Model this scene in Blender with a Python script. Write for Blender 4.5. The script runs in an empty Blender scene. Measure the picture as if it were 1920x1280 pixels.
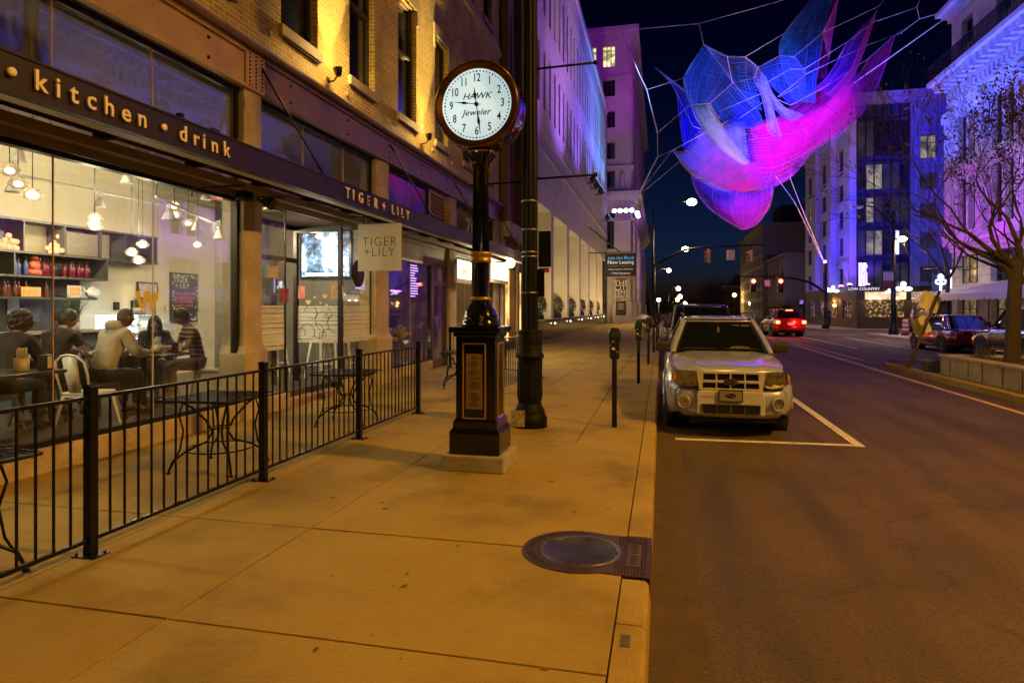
import bpy, bmesh, math, random
from mathutils import Vector, Matrix, noise
R = math.radians
random.seed(7)
scene = bpy.context.scene
COL = scene.collection

# ------------------------------------------------------------------ camera, sky, exposure
CAM_H = 1.58
F_PX = 1200.0
YAW = math.atan(280 / F_PX)
cam_d = bpy.data.cameras.new('camera')
cam = bpy.data.objects.new('camera', cam_d)
COL.objects.link(cam)
cam.location = (0, 0, CAM_H)
cam.rotation_euler = (R(90), 0, YAW)
cam_d.sensor_width = 36
cam_d.lens = 36 * F_PX / 1920
cam_d.shift_y = -(640 - 578) / 1920
cam_d.clip_start = .05
cam_d.clip_end = 2000
scene.camera = cam
world = bpy.data.worlds.new("World")
scene.world = world
world.use_nodes = True
wn = world.node_tree
bg = wn.nodes['Background']
sky = wn.nodes.new('ShaderNodeTexSky')
sky.sky_type = 'NISHITA'
sky.sun_disc = False
sky.sun_elevation = R(-6.4)
sky.sun_rotation = R(0)
sky.ozone_density = 4.5
wn.links.new(sky.outputs[0], bg.inputs['Color'])
bg.inputs['Strength'].default_value = 1.5
scene.view_settings.view_transform = 'Standard'
scene.view_settings.look = 'None'
scene.view_settings.exposure = 0
scene.view_settings.gamma = 1
scene.cycles.max_bounces = 6
scene.cycles.transparent_max_bounces = 24
scene.cycles.sample_clamp_indirect = 4
scene.cycles.sample_clamp_direct = 12
scene.cycles.blur_glossy = 1.0
scene.cycles.caustics_reflective = False
scene.cycles.caustics_refractive = False

SODIUM = (1.0, .48, .07)
def lamp(name, kind, loc, power, color, to=None, size=.1, cone=150, blend=.4, parent=None):
    d = bpy.data.lights.new(name, kind)
    d.energy = power; d.color = color
    if kind == 'SPOT':
        d.spot_size = R(cone); d.spot_blend = blend; d.shadow_soft_size = size
    elif kind == 'POINT':
        d.shadow_soft_size = size
    elif kind == 'AREA':
        d.size = size
    o = bpy.data.objects.new(name, d); COL.objects.link(o)
    o.location = loc
    if to is not None:
        o.rotation_euler = (Vector(to) - Vector(loc)).to_track_quat('-Z', 'Y').to_euler()
    if parent is not None:
        o.parent = parent; o.matrix_parent_inverse = parent.matrix_basis.inverted()
    return o

# ------------------------------------------------------------------ photo helpers (pixel -> place)
_c, _s = math.cos(YAW), math.sin(YAW)
def at(px, py, D):
    """point at depth D metres in front of the camera seen at photo pixel"""
    u = (px - 960) / F_PX
    return Vector((D * (u * _c - _s), D * (u * _s + _c), CAM_H + D * (578 - py) / F_PX))
def onX(px, py, X):
    u = (px - 960) / F_PX
    return at(px, py, X / (u * _c - _s))
def onY(px, py, Y):
    u = (px - 960) / F_PX
    return at(px, py, Y / (u * _s + _c))

# ------------------------------------------------------------------ materials
def _mat(name):
    m = bpy.data.materials.new(name); m.use_nodes = True
    nt = m.node_tree
    return m, nt, nt.nodes['Principled BSDF']
def _new(nt, t, **kw):
    n = nt.nodes.new(t)
    for k, v in kw.items(): setattr(n, k, v)
    return n
def ramp(nt, fac, stops):
    r = nt.nodes.new('ShaderNodeValToRGB')
    e = r.color_ramp.elements
    while len(e) < len(stops): e.new(.5)
    for i, (p, c) in enumerate(stops):
        e[i].position = p; e[i].color = (*c, 1) if len(c) == 3 else c
    nt.links.new(fac, r.inputs[0])
    return r.outputs[0]
def pbr(name, col, rough=.6, metal=0., var=.25, scale=6., bump=.15, fine=60., coat=0., spec=.5, stretch=None):
    """painted or mineral surface: two noises vary colour and roughness, a third gives relief"""
    m, nt, b = _mat(name)
    tc = _new(nt, 'ShaderNodeTexCoord')
    src = tc.outputs['Object']
    if stretch:
        mp = _new(nt, 'ShaderNodeMapping'); mp.inputs['Scale'].default_value = stretch
        nt.links.new(src, mp.inputs[0]); src = mp.outputs[0]
    n1 = _new(nt, 'ShaderNodeTexNoise'); n1.inputs['Scale'].default_value = scale; n1.inputs['Detail'].default_value = 6
    n2 = _new(nt, 'ShaderNodeTexNoise'); n2.inputs['Scale'].default_value = fine; n2.inputs['Detail'].default_value = 3
    nt.links.new(src, n1.inputs['Vector']); nt.links.new(src, n2.inputs['Vector'])
    mx = _new(nt, 'ShaderNodeMath', operation='MULTIPLY_ADD'); mx.inputs[1].default_value = .35
    nt.links.new(n2.outputs[0], mx.inputs[0]); nt.links.new(n1.outputs[0], mx.inputs[2])
    lo = tuple(c * (1 - var) for c in col); hi = tuple(min(1, c * (1 + var)) for c in col)
    nt.links.new(ramp(nt, mx.outputs[0], [(.42, lo), (.95, hi)]), b.inputs['Base Color'])
    rr = _new(nt, 'ShaderNodeMapRange'); rr.inputs[3].default_value = max(.02, rough - .12 * (rough > .1)); rr.inputs[4].default_value = min(1, rough + .12)
    nt.links.new(n1.outputs[0], rr.inputs[0]); nt.links.new(rr.outputs[0], b.inputs['Roughness'])
    b.inputs['Metallic'].default_value = metal
    b.inputs['Coat Weight'].default_value = coat
    b.inputs['Specular IOR Level'].default_value = spec
    if bump:
        bp = _new(nt, 'ShaderNodeBump'); bp.inputs['Strength'].default_value = bump; bp.inputs['Distance'].default_value = .01
        nt.links.new(n2.outputs[0], bp.inputs['Height']); nt.links.new(bp.outputs[0], b.inputs['Normal'])
    return m
def emis(name, col, strength, base=(.8, .8, .8)):
    m, nt, b = _mat(name)
    b.inputs['Base Color'].default_value = (*base, 1)
    b.inputs['Emission Color'].default_value = (*col, 1)
    b.inputs['Emission Strength'].default_value = strength
    return m
def lit_window(name, col, strength, scale=1.5, lo_=.38, hi_=.6):
    """a lit room behind a pane: uneven brightness from furniture and blinds"""
    m, nt, b = _mat(name)
    b.inputs['Base Color'].default_value = (.03, .03, .03, 1); b.inputs['Roughness'].default_value = .1
    tc = _new(nt, 'ShaderNodeTexCoord'); n = _new(nt, 'ShaderNodeTexNoise'); n.inputs['Scale'].default_value = scale; n.inputs['Detail'].default_value = 4
    nt.links.new(tc.outputs['Object'], n.inputs['Vector'])
    lo = tuple(c * (.25 if hi_ < .62 else .03) for c in col)
    nt.links.new(ramp(nt, n.outputs[0], [(lo_, lo), (hi_, col)]), b.inputs['Emission Color'])
    b.inputs['Emission Strength'].default_value = strength
    return m
def glass(name, tint=(1, 1, 1), refl=.08, dirt=.04, rough=.02):
    m = bpy.data.materials.new(name); m.use_nodes = True; nt = m.node_tree
    nt.nodes.clear()
    out = _new(nt, 'ShaderNodeOutputMaterial')
    tr = _new(nt, 'ShaderNodeBsdfTransparent'); tr.inputs[0].default_value = (*tint, 1)
    gl = _new(nt, 'ShaderNodeBsdfGlossy'); gl.inputs['Roughness'].default_value = rough
    df = _new(nt, 'ShaderNodeBsdfDiffuse'); df.inputs[0].default_value = (.6, .58, .52, 1)
    lw = _new(nt, 'ShaderNodeLayerWeight'); lw.inputs[0].default_value = .25
    mr = _new(nt, 'ShaderNodeMapRange'); mr.inputs[3].default_value = refl; mr.inputs[4].default_value = .38
    nt.links.new(lw.outputs['Fresnel'], mr.inputs[0])
    m1 = _new(nt, 'ShaderNodeMixShader'); m2 = _new(nt, 'ShaderNodeMixShader')
    nt.links.new(mr.outputs[0], m1.inputs[0]); nt.links.new(tr.outputs[0], m1.inputs[1]); nt.links.new(gl.outputs[0], m1.inputs[2])
    tc = _new(nt, 'ShaderNodeTexCoord'); mp = _new(nt, 'ShaderNodeMapping'); mp.inputs['Scale'].default_value = (8, 8, .8)
    n = _new(nt, 'ShaderNodeTexNoise'); n.inputs['Scale'].default_value = 3; n.inputs['Detail'].default_value = 8
    nt.links.new(tc.outputs['Object'], mp.inputs[0]); nt.links.new(mp.outputs[0], n.inputs['Vector'])
    mr2 = _new(nt, 'ShaderNodeMapRange'); mr2.inputs[1].default_value = .4; mr2.inputs[2].default_value = .8
    mr2.inputs[3].default_value = dirt * .3; mr2.inputs[4].default_value = dirt * 2
    nt.links.new(n.outputs[0], mr2.inputs[0]); nt.links.new(mr2.outputs[0], m2.inputs[0])
    nt.links.new(m1.outputs[0], m2.inputs[1]); nt.links.new(df.outputs[0], m2.inputs[2])
    nt.links.new(m2.outputs[0], out.inputs[0])
    return m
def brick_mat(name, c1, c2, mortar, bw=.21, bh=.075):
    m, nt, b = _mat(name)
    tc = _new(nt, 'ShaderNodeTexCoord'); sp = _new(nt, 'ShaderNodeSeparateXYZ'); cb = _new(nt, 'ShaderNodeCombineXYZ')
    nt.links.new(tc.outputs['Object'], sp.inputs[0])
    ad = _new(nt, 'ShaderNodeMath', operation='ADD')
    nt.links.new(sp.outputs[0], ad.inputs[0]); nt.links.new(sp.outputs[1], ad.inputs[1])
    nt.links.new(ad.outputs[0], cb.inputs[0]); nt.links.new(sp.outputs[2], cb.inputs[1])
    br = _new(nt, 'ShaderNodeTexBrick')
    br.inputs['Scale'].default_value = 1; br.inputs['Brick Width'].default_value = bw; br.inputs['Row Height'].default_value = bh
    br.inputs['Mortar Size'].default_value = .011; br.inputs['Mortar Smooth'].default_value = .3; br.inputs['Bias'].default_value = -.1
    br.inputs['Color1'].default_value = (*c1, 1); br.inputs['Color2'].default_value = (*c2, 1); br.inputs['Mortar'].default_value = (*mortar, 1)
    nt.links.new(cb.outputs[0], br.inputs['Vector'])
    n = _new(nt, 'ShaderNodeTexNoise'); n.inputs['Scale'].default_value = 1.3; n.inputs['Detail'].default_value = 8
    nt.links.new(tc.outputs['Object'], n.inputs['Vector'])
    mx = _new(nt, 'ShaderNodeMix', data_type='RGBA', blend_type='MULTIPLY'); mx.inputs[0].default_value = .8
    nt.links.new(br.outputs[0], mx.inputs[6]); nt.links.new(ramp(nt, n.outputs[0], [(.3, (.5, .5, .5)), (.7, (1.2, 1.2, 1.2))]), mx.inputs[7])
    nt.links.new(mx.outputs[2], b.inputs['Base Color']); b.inputs['Roughness'].default_value = .85
    bp = _new(nt, 'ShaderNodeBump'); bp.inputs['Strength'].default_value = .7; bp.inputs['Distance'].default_value = .012
    inv = _new(nt, 'ShaderNodeMath', operation='SUBTRACT'); inv.inputs[0].default_value = 1
    nt.links.new(br.outputs[1], inv.inputs[1]); nt.links.new(inv.outputs[0], bp.inputs['Height']); nt.links.new(bp.outputs[0], b.inputs['Normal'])
    return m
def pavement_mat(name, col, line_dir='x'):
    """broom-finished concrete with stains and gum spots"""
    m, nt, b = _mat(name)
    tc = _new(nt, 'ShaderNodeTexCoord')
    mp = _new(nt, 'ShaderNodeMapping'); mp.inputs['Scale'].default_value = (6, 240, 1) if line_dir == 'x' else (240, 6, 1)
    nt.links.new(tc.outputs['Object'], mp.inputs[0])
    br = _new(nt, 'ShaderNodeTexNoise'); br.inputs['Scale'].default_value = 1; br.inputs['Detail'].default_value = 2
    nt.links.new(mp.outputs[0], br.inputs['Vector'])
    big = _new(nt, 'ShaderNodeTexNoise'); big.inputs['Scale'].default_value = .9; big.inputs['Detail'].default_value = 7; big.inputs['Roughness'].default_value = .62
    fn = _new(nt, 'ShaderNodeTexNoise'); fn.inputs['Scale'].default_value = 90; fn.inputs['Detail'].default_value = 4
    vo = _new(nt, 'ShaderNodeTexVoronoi'); vo.inputs['Scale'].default_value = 1.6; vo.inputs['Randomness'].default_value = 1
    for n in (big, fn, vo): nt.links.new(tc.outputs['Object'], n.inputs['Vector'])
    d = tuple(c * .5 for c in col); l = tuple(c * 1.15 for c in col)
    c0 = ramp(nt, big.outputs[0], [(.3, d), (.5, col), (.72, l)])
    m1 = _new(nt, 'ShaderNodeMix', data_type='RGBA', blend_type='MULTIPLY'); m1.inputs[0].default_value = 1
    nt.links.new(c0, m1.inputs[6]); nt.links.new(ramp(nt, br.outputs[0], [(.3, (.84, .84, .84)), (.7, (1.08, 1.08, 1.08))]), m1.inputs[7])
    m2 = _new(nt, 'ShaderNodeMix', data_type='RGBA', blend_type='MULTIPLY'); m2.inputs[0].default_value = 1
    nt.links.new(m1.outputs[2], m2.inputs[6]); nt.links.new(ramp(nt, fn.outputs[0], [(.3, (.82, .82, .82)), (.65, (1.08, 1.08, 1.08))]), m2.inputs[7])
    m3 = _new(nt, 'ShaderNodeMix', data_type='RGBA', blend_type='MULTIPLY'); m3.inputs[0].default_value = 1
    nt.links.new(m2.outputs[2], m3.inputs[6]); nt.links.new(ramp(nt, vo.outputs['Distance'], [(.04, (.45, .42, .38)), (.05, (1, 1, 1))]), m3.inputs[7])
    nt.links.new(m3.outputs[2], b.inputs['Base Color'])
    b.inputs['Roughness'].default_value = .8
    bp = _new(nt, 'ShaderNodeBump'); bp.inputs['Strength'].default_value = .25; bp.inputs['Distance'].default_value = .004
    nt.links.new(br.outputs[0], bp.inputs['Height']); nt.links.new(bp.outputs[0], b.inputs['Normal'])
    return m
def asphalt_mat(name, col):
    m, nt, b = _mat(name)
    tc = _new(nt, 'ShaderNodeTexCoord')
    vo = _new(nt, 'ShaderNodeTexVoronoi'); vo.inputs['Scale'].default_value = 95
    big = _new(nt, 'ShaderNodeTexNoise'); big.inputs['Scale'].default_value = .55; big.inputs['Detail'].default_value = 8; big.inputs['Roughness'].default_value = .6
    mp = _new(nt, 'ShaderNodeMapping'); mp.inputs['Scale'].default_value = (1.6, .18, 1)
    st = _new(nt, 'ShaderNodeTexNoise'); st.inputs['Scale'].default_value = 1.4; st.inputs['Detail'].default_value = 5
    nt.links.new(tc.outputs['Object'], mp.inputs[0]); nt.links.new(mp.outputs[0], st.inputs['Vector'])
    for n in (vo, big): nt.links.new(tc.outputs['Object'], n.inputs['Vector'])
    c0 = ramp(nt, big.outputs[0], [(.3, tuple(c * .7 for c in col)), (.7, tuple(c * 1.25 for c in col))])
    m1 = _new(nt, 'ShaderNodeMix', data_type='RGBA', blend_type='MULTIPLY'); m1.inputs[0].default_value = 1
    nt.links.new(c0, m1.inputs[6]); nt.links.new(ramp(nt, vo.outputs['Color'], [(.1, (.6, .6, .6)), (.9, (1.5, 1.45, 1.4))]), m1.inputs[7])
    m2 = _new(nt, 'ShaderNodeMix', data_type='RGBA', blend_type='MULTIPLY'); m2.inputs[0].default_value = 1
    nt.links.new(m1.outputs[2], m2.inputs[6]); nt.links.new(ramp(nt, st.outputs[0], [(.33, (.55, .55, .55)), (.55, (1.05, 1.05, 1.05))]), m2.inputs[7])
    nw = _new(nt, 'ShaderNodeTexNoise'); nw.inputs['Scale'].default_value = 1.1; nw.inputs['Detail'].default_value = 6
    va = _new(nt, 'ShaderNodeVectorMath', operation='MULTIPLY_ADD'); va.inputs[1].default_value = (1.6, 1.6, 0); nt.links.new(tc.outputs['Object'], nw.inputs['Vector']); nt.links.new(nw.outputs[1], va.inputs[0]); nt.links.new(tc.outputs['Object'], va.inputs[2])
    ck = _new(nt, 'ShaderNodeTexVoronoi', feature='DISTANCE_TO_EDGE'); ck.inputs['Scale'].default_value = .33; nt.links.new(va.outputs[0], ck.inputs['Vector'])
    ok = _new(nt, 'ShaderNodeTexVoronoi'); ok.inputs['Scale'].default_value = .8; nt.links.new(va.outputs[0], ok.inputs['Vector'])
    m3 = _new(nt, 'ShaderNodeMix', data_type='RGBA', blend_type='MULTIPLY'); m3.inputs[0].default_value = 1; m4 = _new(nt, 'ShaderNodeMix', data_type='RGBA', blend_type='MULTIPLY'); m4.inputs[0].default_value = 1
    nt.links.new(m2.outputs[2], m3.inputs[6]); nt.links.new(ramp(nt, ck.outputs[0], [(.003, (.68, .68, .68)), (.009, (1, 1, 1))]), m3.inputs[7])
    nt.links.new(m3.outputs[2], m4.inputs[6]); nt.links.new(ramp(nt, ok.outputs[0], [(.05, (.6, .6, .6)), (.2, (1, 1, 1))]), m4.inputs[7])
    nt.links.new(m4.outputs[2], b.inputs['Base Color'])
    b.inputs['Roughness'].default_value = .75
    bp = _new(nt, 'ShaderNodeBump'); bp.inputs['Strength'].default_value = .5; bp.inputs['Distance'].default_value = .006
    nt.links.new(vo.outputs['Distance'], bp.inputs['Height']); nt.links.new(bp.outputs[0], b.inputs['Normal'])
    return m

# ------------------------------------------------------------------ mesh builder
class MB:
    def __init__(self): self.v = []; self.f = []; self.sm = []
    def add(self, vs, fs, M=None, smooth=False):
        o = len(self.v)
        self.v += [(M @ Vector(p)) if M else Vector(p) for p in vs]
        self.f += [tuple(i + o for i in f) for f in fs]; self.sm += [smooth] * len(fs)
        return self
    def box(self, a, b, M=None):
        x0, y0, z0 = a; x1, y1, z1 = b
        x0, x1 = min(x0, x1), max(x0, x1); y0, y1 = min(y0, y1), max(y0, y1); z0, z1 = min(z0, z1), max(z0, z1)
        return self.add([(x0,y0,z0),(x1,y0,z0),(x1,y1,z0),(x0,y1,z0),(x0,y0,z1),(x1,y0,z1),(x1,y1,z1),(x0,y1,z1)],
                 [(0,3,2,1),(4,5,6,7),(0,1,5,4),(1,2,6,5),(2,3,7,6),(3,0,4,7)], M)
    def cbox(self, c, s, M=None):
        return self.box([c[i] - s[i] / 2 for i in range(3)], [c[i] + s[i] / 2 for i in range(3)], M)
    def quad(self, a, b, c, d): return self.add([a, b, c, d], [(0, 1, 2, 3)])
    def tube(self, pts, r, n=8, cap=True, smooth=True):
        pts = [Vector(p) for p in pts]
        rs = r if isinstance(r, (list, tuple)) else [r] * len(pts)
        vs = []; up = None
        for i, p in enumerate(pts):
            d = (pts[min(i + 1, len(pts) - 1)] - pts[max(i - 1, 0)])
            d = d.normalized() if d.length > 1e-9 else Vector((0, 0, 1))
            if up is None: up = Vector((0, 0, 1)) if abs(d.z) < .9 else Vector((1, 0, 0))
            s = d.cross(up)
            if s.length < 1e-4: s = d.cross(Vector((0, 1, 0)))
            s.normalize(); t = s.cross(d).normalized(); up = t
            for k in range(n):
                a = 2 * math.pi * k / n
                vs.append(p + (s * math.cos(a) + t * math.sin(a)) * rs[i])
        fs = [(i*n+k, i*n+(k+1) % n, (i+1)*n+(k+1) % n, (i+1)*n+k) for i in range(len(pts)-1) for k in range(n)]
        self.add(vs, fs, None, smooth)
        if cap:
            o = len(self.v) - len(vs)
            self.f.append(tuple(o + k for k in range(n))[::-1]); self.sm.append(False)
            self.f.append(tuple(o + (len(pts)-1)*n + k for k in range(n))); self.sm.append(False)
        return self
    def lathe(self, prof, n=24, M=None, smooth=True, flute=0, fr=0., cap=True):
        """prof: (radius, z) pairs round the z axis"""
        vs = []
        for r, z in prof:
            for k in range(n):
                rr = r * (1 - fr * (k % 2)) if flute else r
                a = 2 * math.pi * k / n
                vs.append((rr * math.cos(a), rr * math.sin(a), z))
        m = len(prof)
        fs = [(i*n+k, i*n+(k+1) % n, (i+1)*n+(k+1) % n, (i+1)*n+k) for i in range(m-1) for k in range(n)]
        fs2 = [tuple(range(n))[::-1], tuple((m-1)*n + k for k in range(n))]
        self.add(vs, fs, M, smooth and not flute)
        o = len(self.v) - len(vs)
        for f in fs2 if cap else (): self.f.append(tuple(i + o for i in f)); self.sm.append(False)
        return self
    def ball(self, c, r, n=12, sc=(1, 1, 1), M=None):
        prof = [(max(1e-4, r * math.sin(math.pi * i / n)), -r * math.cos(math.pi * i / n)) for i in range(n + 1)]
        MM = Matrix.Translation(c) @ Matrix.Diagonal((*sc, 1))
        return self.lathe(prof, max(8, n + 4), (M @ MM) if M else MM)
    def prism(self, poly, a, b, axis='y', M=None):
        """poly in the plane across `axis`, extruded from a to b"""
        def P(p, t):
            return {'y': (p[0], t, p[1]), 'x': (t, p[0], p[1]), 'z': (p[0], p[1], t)}[axis]
        n = len(poly)
        vs = [P(p, a) for p in poly] + [P(p, b) for p in poly]
        fs = [tuple(range(n)), tuple(range(n, 2*n))[::-1]] + [(i, i+n, (i+1) % n + n, (i+1) % n) for i in range(n)]
        return self.add(vs, fs, M)
    def grid(self, rows, smooth=True, closed=False):
        m = len(rows[0]); vs = [p for r in rows for p in r]
        fs = [(i*m+k, i*m+(k+1) % m, (i+1)*m+(k+1) % m, (i+1)*m+k) for i in range(len(rows)-1) for k in range(m if closed else m-1)]
        return self.add(vs, fs, None, smooth)
    def wall(self, O, U, V, w, h, holes, depth):
        """wall sheet with rectangular openings and reveals; O corner, U/V unit directions, openings (u0,u1,v0,v1)"""
        O, U, V = Vector(O), Vector(U), Vector(V); N = U.cross(V).normalized()
        us = sorted({0, w, *[q for hh in holes for q in hh[:2] if 0 < q < w]}); vs_ = sorted({0, h, *[q for hh in holes for q in hh[2:] if 0 < q < h]})
        P = lambda u, v, d=0: O + U * u + V * v - N * d
        for i in range(len(us)-1):
            for j in range(len(vs_)-1):
                cu, cv = (us[i]+us[i+1])/2, (vs_[j]+vs_[j+1])/2
                if any(a < cu < b and c < cv < d for a, b, c, d in holes): continue
                self.quad(P(us[i], vs_[j]), P(us[i+1], vs_[j]), P(us[i+1], vs_[j+1]), P(us[i], vs_[j+1]))
        for a, b, c, d in holes:
            a, b, c, d = max(a, 0), min(b, w), max(c, 0), min(d, h)
            self.quad(P(a, c), P(a, c, depth), P(b, c, depth), P(b, c)); self.quad(P(a, d), P(b, d), P(b, d, depth), P(a, d, depth))
            self.quad(P(a, c), P(a, d), P(a, d, depth), P(a, c, depth)); self.quad(P(b, c), P(b, c, depth), P(b, d, depth), P(b, d))
        return self
    def obj(self, name, mat, parent=None, label=None, bevel=0, seg=2):
        me = bpy.data.meshes.new(name)
        me.from_pydata([tuple(p) for p in self.v], [], self.f)
        me.polygons.foreach_set('use_smooth', self.sm)
        me.materials.append(mat)
        bm = bmesh.new(); bm.from_mesh(me)
        bmesh.ops.recalc_face_normals(bm, faces=bm.faces)
        bm.to_mesh(me); bm.free(); me.update()
        o = bpy.data.objects.new(name, me); COL.objects.link(o)
        if bevel:
            md = o.modifiers.new('edge', 'BEVEL'); md.width = bevel; md.segments = seg; md.limit_method = 'ANGLE'; md.angle_limit = R(40)
        put(o, parent)
        if label: o['label'] = label
        return o
def put(o, parent):
    if parent is not None:
        o.parent = parent
        q = parent; M = Matrix()
        chain = []
        while q is not None: chain.append(q); q = q.parent
        for q in reversed(chain): M = M @ q.matrix_parent_inverse @ q.matrix_basis
        o.matrix_parent_inverse = M.inverted()
def thing(name, label, cat, loc=(0, 0, 0), group=None, kind=None):
    o = bpy.data.objects.new(name, None); COL.objects.link(o)
    o.location = loc; o.empty_display_size = .2
    return tag(o, label, cat, group, kind)
def tag(o, label=None, cat=None, group=None, kind=None):
    if label: o['label'] = label
    if cat: o['category'] = cat
    if group: o['group'] = group
    if kind: o['kind'] = kind
    return o
def copy_thing(root, loc, rz=None, label=None, group=None, parent=None):
    c = root.copy(); COL.objects.link(c)
    if parent is None:
        c.location = loc
        if rz is not None: c.rotation_euler = (0, 0, rz)
        if label: c['label'] = label
        if group: c['group'] = group
    else: c.parent = parent
    for ch in root.children:
        copy_thing(ch, None, parent=c)
    return c
FONT_CACHE = {}
def text(body, size, M, mat, parent, name='lettering', extrude=.004, align='CENTER', spacing=1., shear=0., xs=1., bold=0.):
    cu = bpy.data.curves.new(name, 'FONT'); cu.body = body; cu.size = size; cu.extrude = extrude
    cu.align_x = align; cu.align_y = 'CENTER'; cu.space_character = spacing; cu.shear = shear; cu.resolution_u = 3; cu.offset = bold
    t = bpy.data.objects.new('tmp', cu); COL.objects.link(t)
    dg = bpy.context.evaluated_depsgraph_get()
    me = bpy.data.meshes.new_from_object(t.evaluated_get(dg))
    bpy.data.objects.remove(t); bpy.data.curves.remove(cu)
    me.transform(M @ Matrix.Diagonal((xs, 1, 1, 1)))
    me.materials.clear(); me.materials.append(mat); me.name = name
    o = bpy.data.objects.new(name, me); COL.objects.link(o); put(o, parent)
    return o
def frame(O, U, V):
    """matrix taking text x,y to directions U,V at O"""
    U, V = Vector(U).normalized(), Vector(V).normalized(); N = U.cross(V)
    M = Matrix((U, V, N)).transposed().to_4x4(); M.translation = Vector(O)
    return M
def struct(mb, name, mat, bevel=0):
    return tag(mb.obj(name, mat, None, None, bevel), kind='structure')

X0 = -5.75      # street face of the left-hand buildings
M = {}
M['black'] = pbr('black_paint', (.007, .007, .008), .3, 0, .3, 8, .08, spec=.25)
M['gloss_black'] = pbr('gloss_black_enamel', (.005, .005, .006), .14, 0, .2, 5, .03, coat=.25, spec=.4)
M['iron'] = pbr('dark_iron', (.02, .018, .018), .4, .4, .3, 9, .2)
M['gold'] = pbr('gold_paint', (.5, .3, .07), .35, .7, .2, 9, .1)
M['bronze'] = pbr('bronze_trim', (.2, .1, .035), .22, .85, .2, 9, .05)
M['white_paint'] = pbr('white_paint', (.75, .74, .7), .45, 0, .1, 6, .05)
M['steel'] = pbr('brushed_steel', (.5, .5, .5), .3, 1, .1, 6, .05)
M['chrome'] = pbr('chrome', (.75, .75, .77), .08, 1, .05, 6, 0)
M['rubber'] = pbr('tyre_rubber', (.012, .012, .012), .75, 0, .3, 12, .3)
M['glass_clear'] = glass('window_glass', (.96, .98, .97), .03, .015)
M['glass_dark'] = pbr('dark_window_glass', (.008, .01, .014), .06, 0, .4, 2, 0, spec=1)
M['concrete'] = pbr('cast_concrete', (.34, .31, .26), .85, 0, .3, 3, .4, 40)
M['yellow_stone'] = pbr('painted_stone_pier', (.48, .40, .26), .75, 0, .28, 2.2, .6, 25)
M['limestone'] = pbr('limestone', (.48, .45, .40), .75, 0, .16, .8, .25, 20)
# ------------------------------------------------------------------ ground
RZ = -.14
KX = -.07
g = MB(); g.quad((-400, -60, RZ - .03), (600, -60, RZ - .03), (600, 1200, RZ - .03), (-400, 1200, RZ - .03))
struct(g, 'ground', pbr('earth', (.06, .055, .05), .9, 0, .3, .5, .2))
g = MB(); rows = []
g.quad((KX, -12, RZ), (9.2 + 3.4, -12, RZ), (9.2 + 3.4, 300, RZ), (KX, 300, RZ))
M['asphalt'] = asphalt_mat('asphalt', (.076, .048, .014))
struct(g, 'road', M['asphalt'])
g = MB(); g.quad((-90, 73.5, RZ + .004), (120, 73.5, RZ + .004), (120, 84, RZ + .004), (-90, 84, RZ + .004))
g.quad((12.6, 44.5, RZ + .008), (70, 44.5, RZ + .008), (70, 53, RZ + .008), (12.6, 53, RZ + .008))
struct(g, 'side_road', M['asphalt'])
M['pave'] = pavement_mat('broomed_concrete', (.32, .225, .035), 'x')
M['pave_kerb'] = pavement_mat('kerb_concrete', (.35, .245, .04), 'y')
g = MB(); g.box((-6.2, -12, -.16), (KX - .03, 73.4, -.035))
struct(g, 'pavement_bed', pbr('joint_dirt', (.05, .042, .03), .95, 0, .4, 9, .3))
ys = [-12, -6, -1.5, 1.4, 2.78, 4.16, 7.52, 9.6, 11.6, 13.6, 15.6, 17.6, 19.6, 21.6, 23.6, 25.6, 28, 31, 34, 37, 40, 44, 48, 52, 56, 60, 65, 70, 73.4]
g = MB(); j = .006
for i in range(len(ys) - 1):
    far = ys[i] >= 7.5
    xs = [-6.2, -3.62, -2.2, -.98, -.226] if far else [-6.2, -3.62, -2.46, -.226]
    for k in range(len(xs) - 1):
        dz = random.uniform(-.0015, .0015)
        g.box((xs[k] + j, ys[i] + j, -.15), (xs[k+1] - j, ys[i+1] - j, dz))
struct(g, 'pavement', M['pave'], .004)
g = MB()
ky = -12
while ky < 73:
    n = ky + 3.05
    for a, b in ([(ky, n)] if not (ky < 4.15 < n) else [(ky, 3.80), (4.52, n)]):
        g.prism([(-.223, -.20), (KX, -.20), (KX + .012, RZ - .02), (KX, -.022), (KX - .022, 0), (-.223, 0)], a + .004, b - .004, 'y')
    ky = n
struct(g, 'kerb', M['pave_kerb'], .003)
g = MB(); g.quad((KX, -12, RZ + .004), (KX + .3, -12, RZ + .004), (KX + .3, 73, RZ + .004), (KX, 73, RZ + .004))
struct(g, 'gutter', pbr('gutter_concrete', (.074, .047, .015), .85, 0, .35, 5, .4))
def mark(pts, name, mat, z=RZ + .008):
    g = MB(); g.add([(x, y, z) for x, y in pts], [tuple(range(len(pts)))]); return struct(g, name, mat)
def worn(name, col, thr=.36):
    m = pbr(name, col, .7, 0, .2, 9, .25)
    nt = m.node_tree; b = nt.nodes['Principled BSDF']
    n = _new(nt, 'ShaderNodeTexNoise'); n.inputs['Scale'].default_value = 14; n.inputs['Detail'].default_value = 8; n.inputs['Roughness'].default_value = .7
    tc = _new(nt, 'ShaderNodeTexCoord'); nt.links.new(tc.outputs['Object'], n.inputs['Vector'])
    nt.links.new(ramp(nt, n.outputs[0], [(thr, (0, 0, 0)), (thr + .06, (1, 1, 1))]), b.inputs['Alpha'])
    return m
WL = worn('worn_white_line', (.62, .6, .54)); YL = worn('worn_yellow_line', (.55, .36, .06), .33)
mark([(.18, 8.62), (2.42, 8.72), (2.42, 8.84), (.18, 8.74)], 'road_marking', WL)
mark([(2.34, 8.68), (2.46, 8.68), (2.5, 15.6), (2.38, 15.6)], 'road_marking', WL, RZ + .012)
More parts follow.
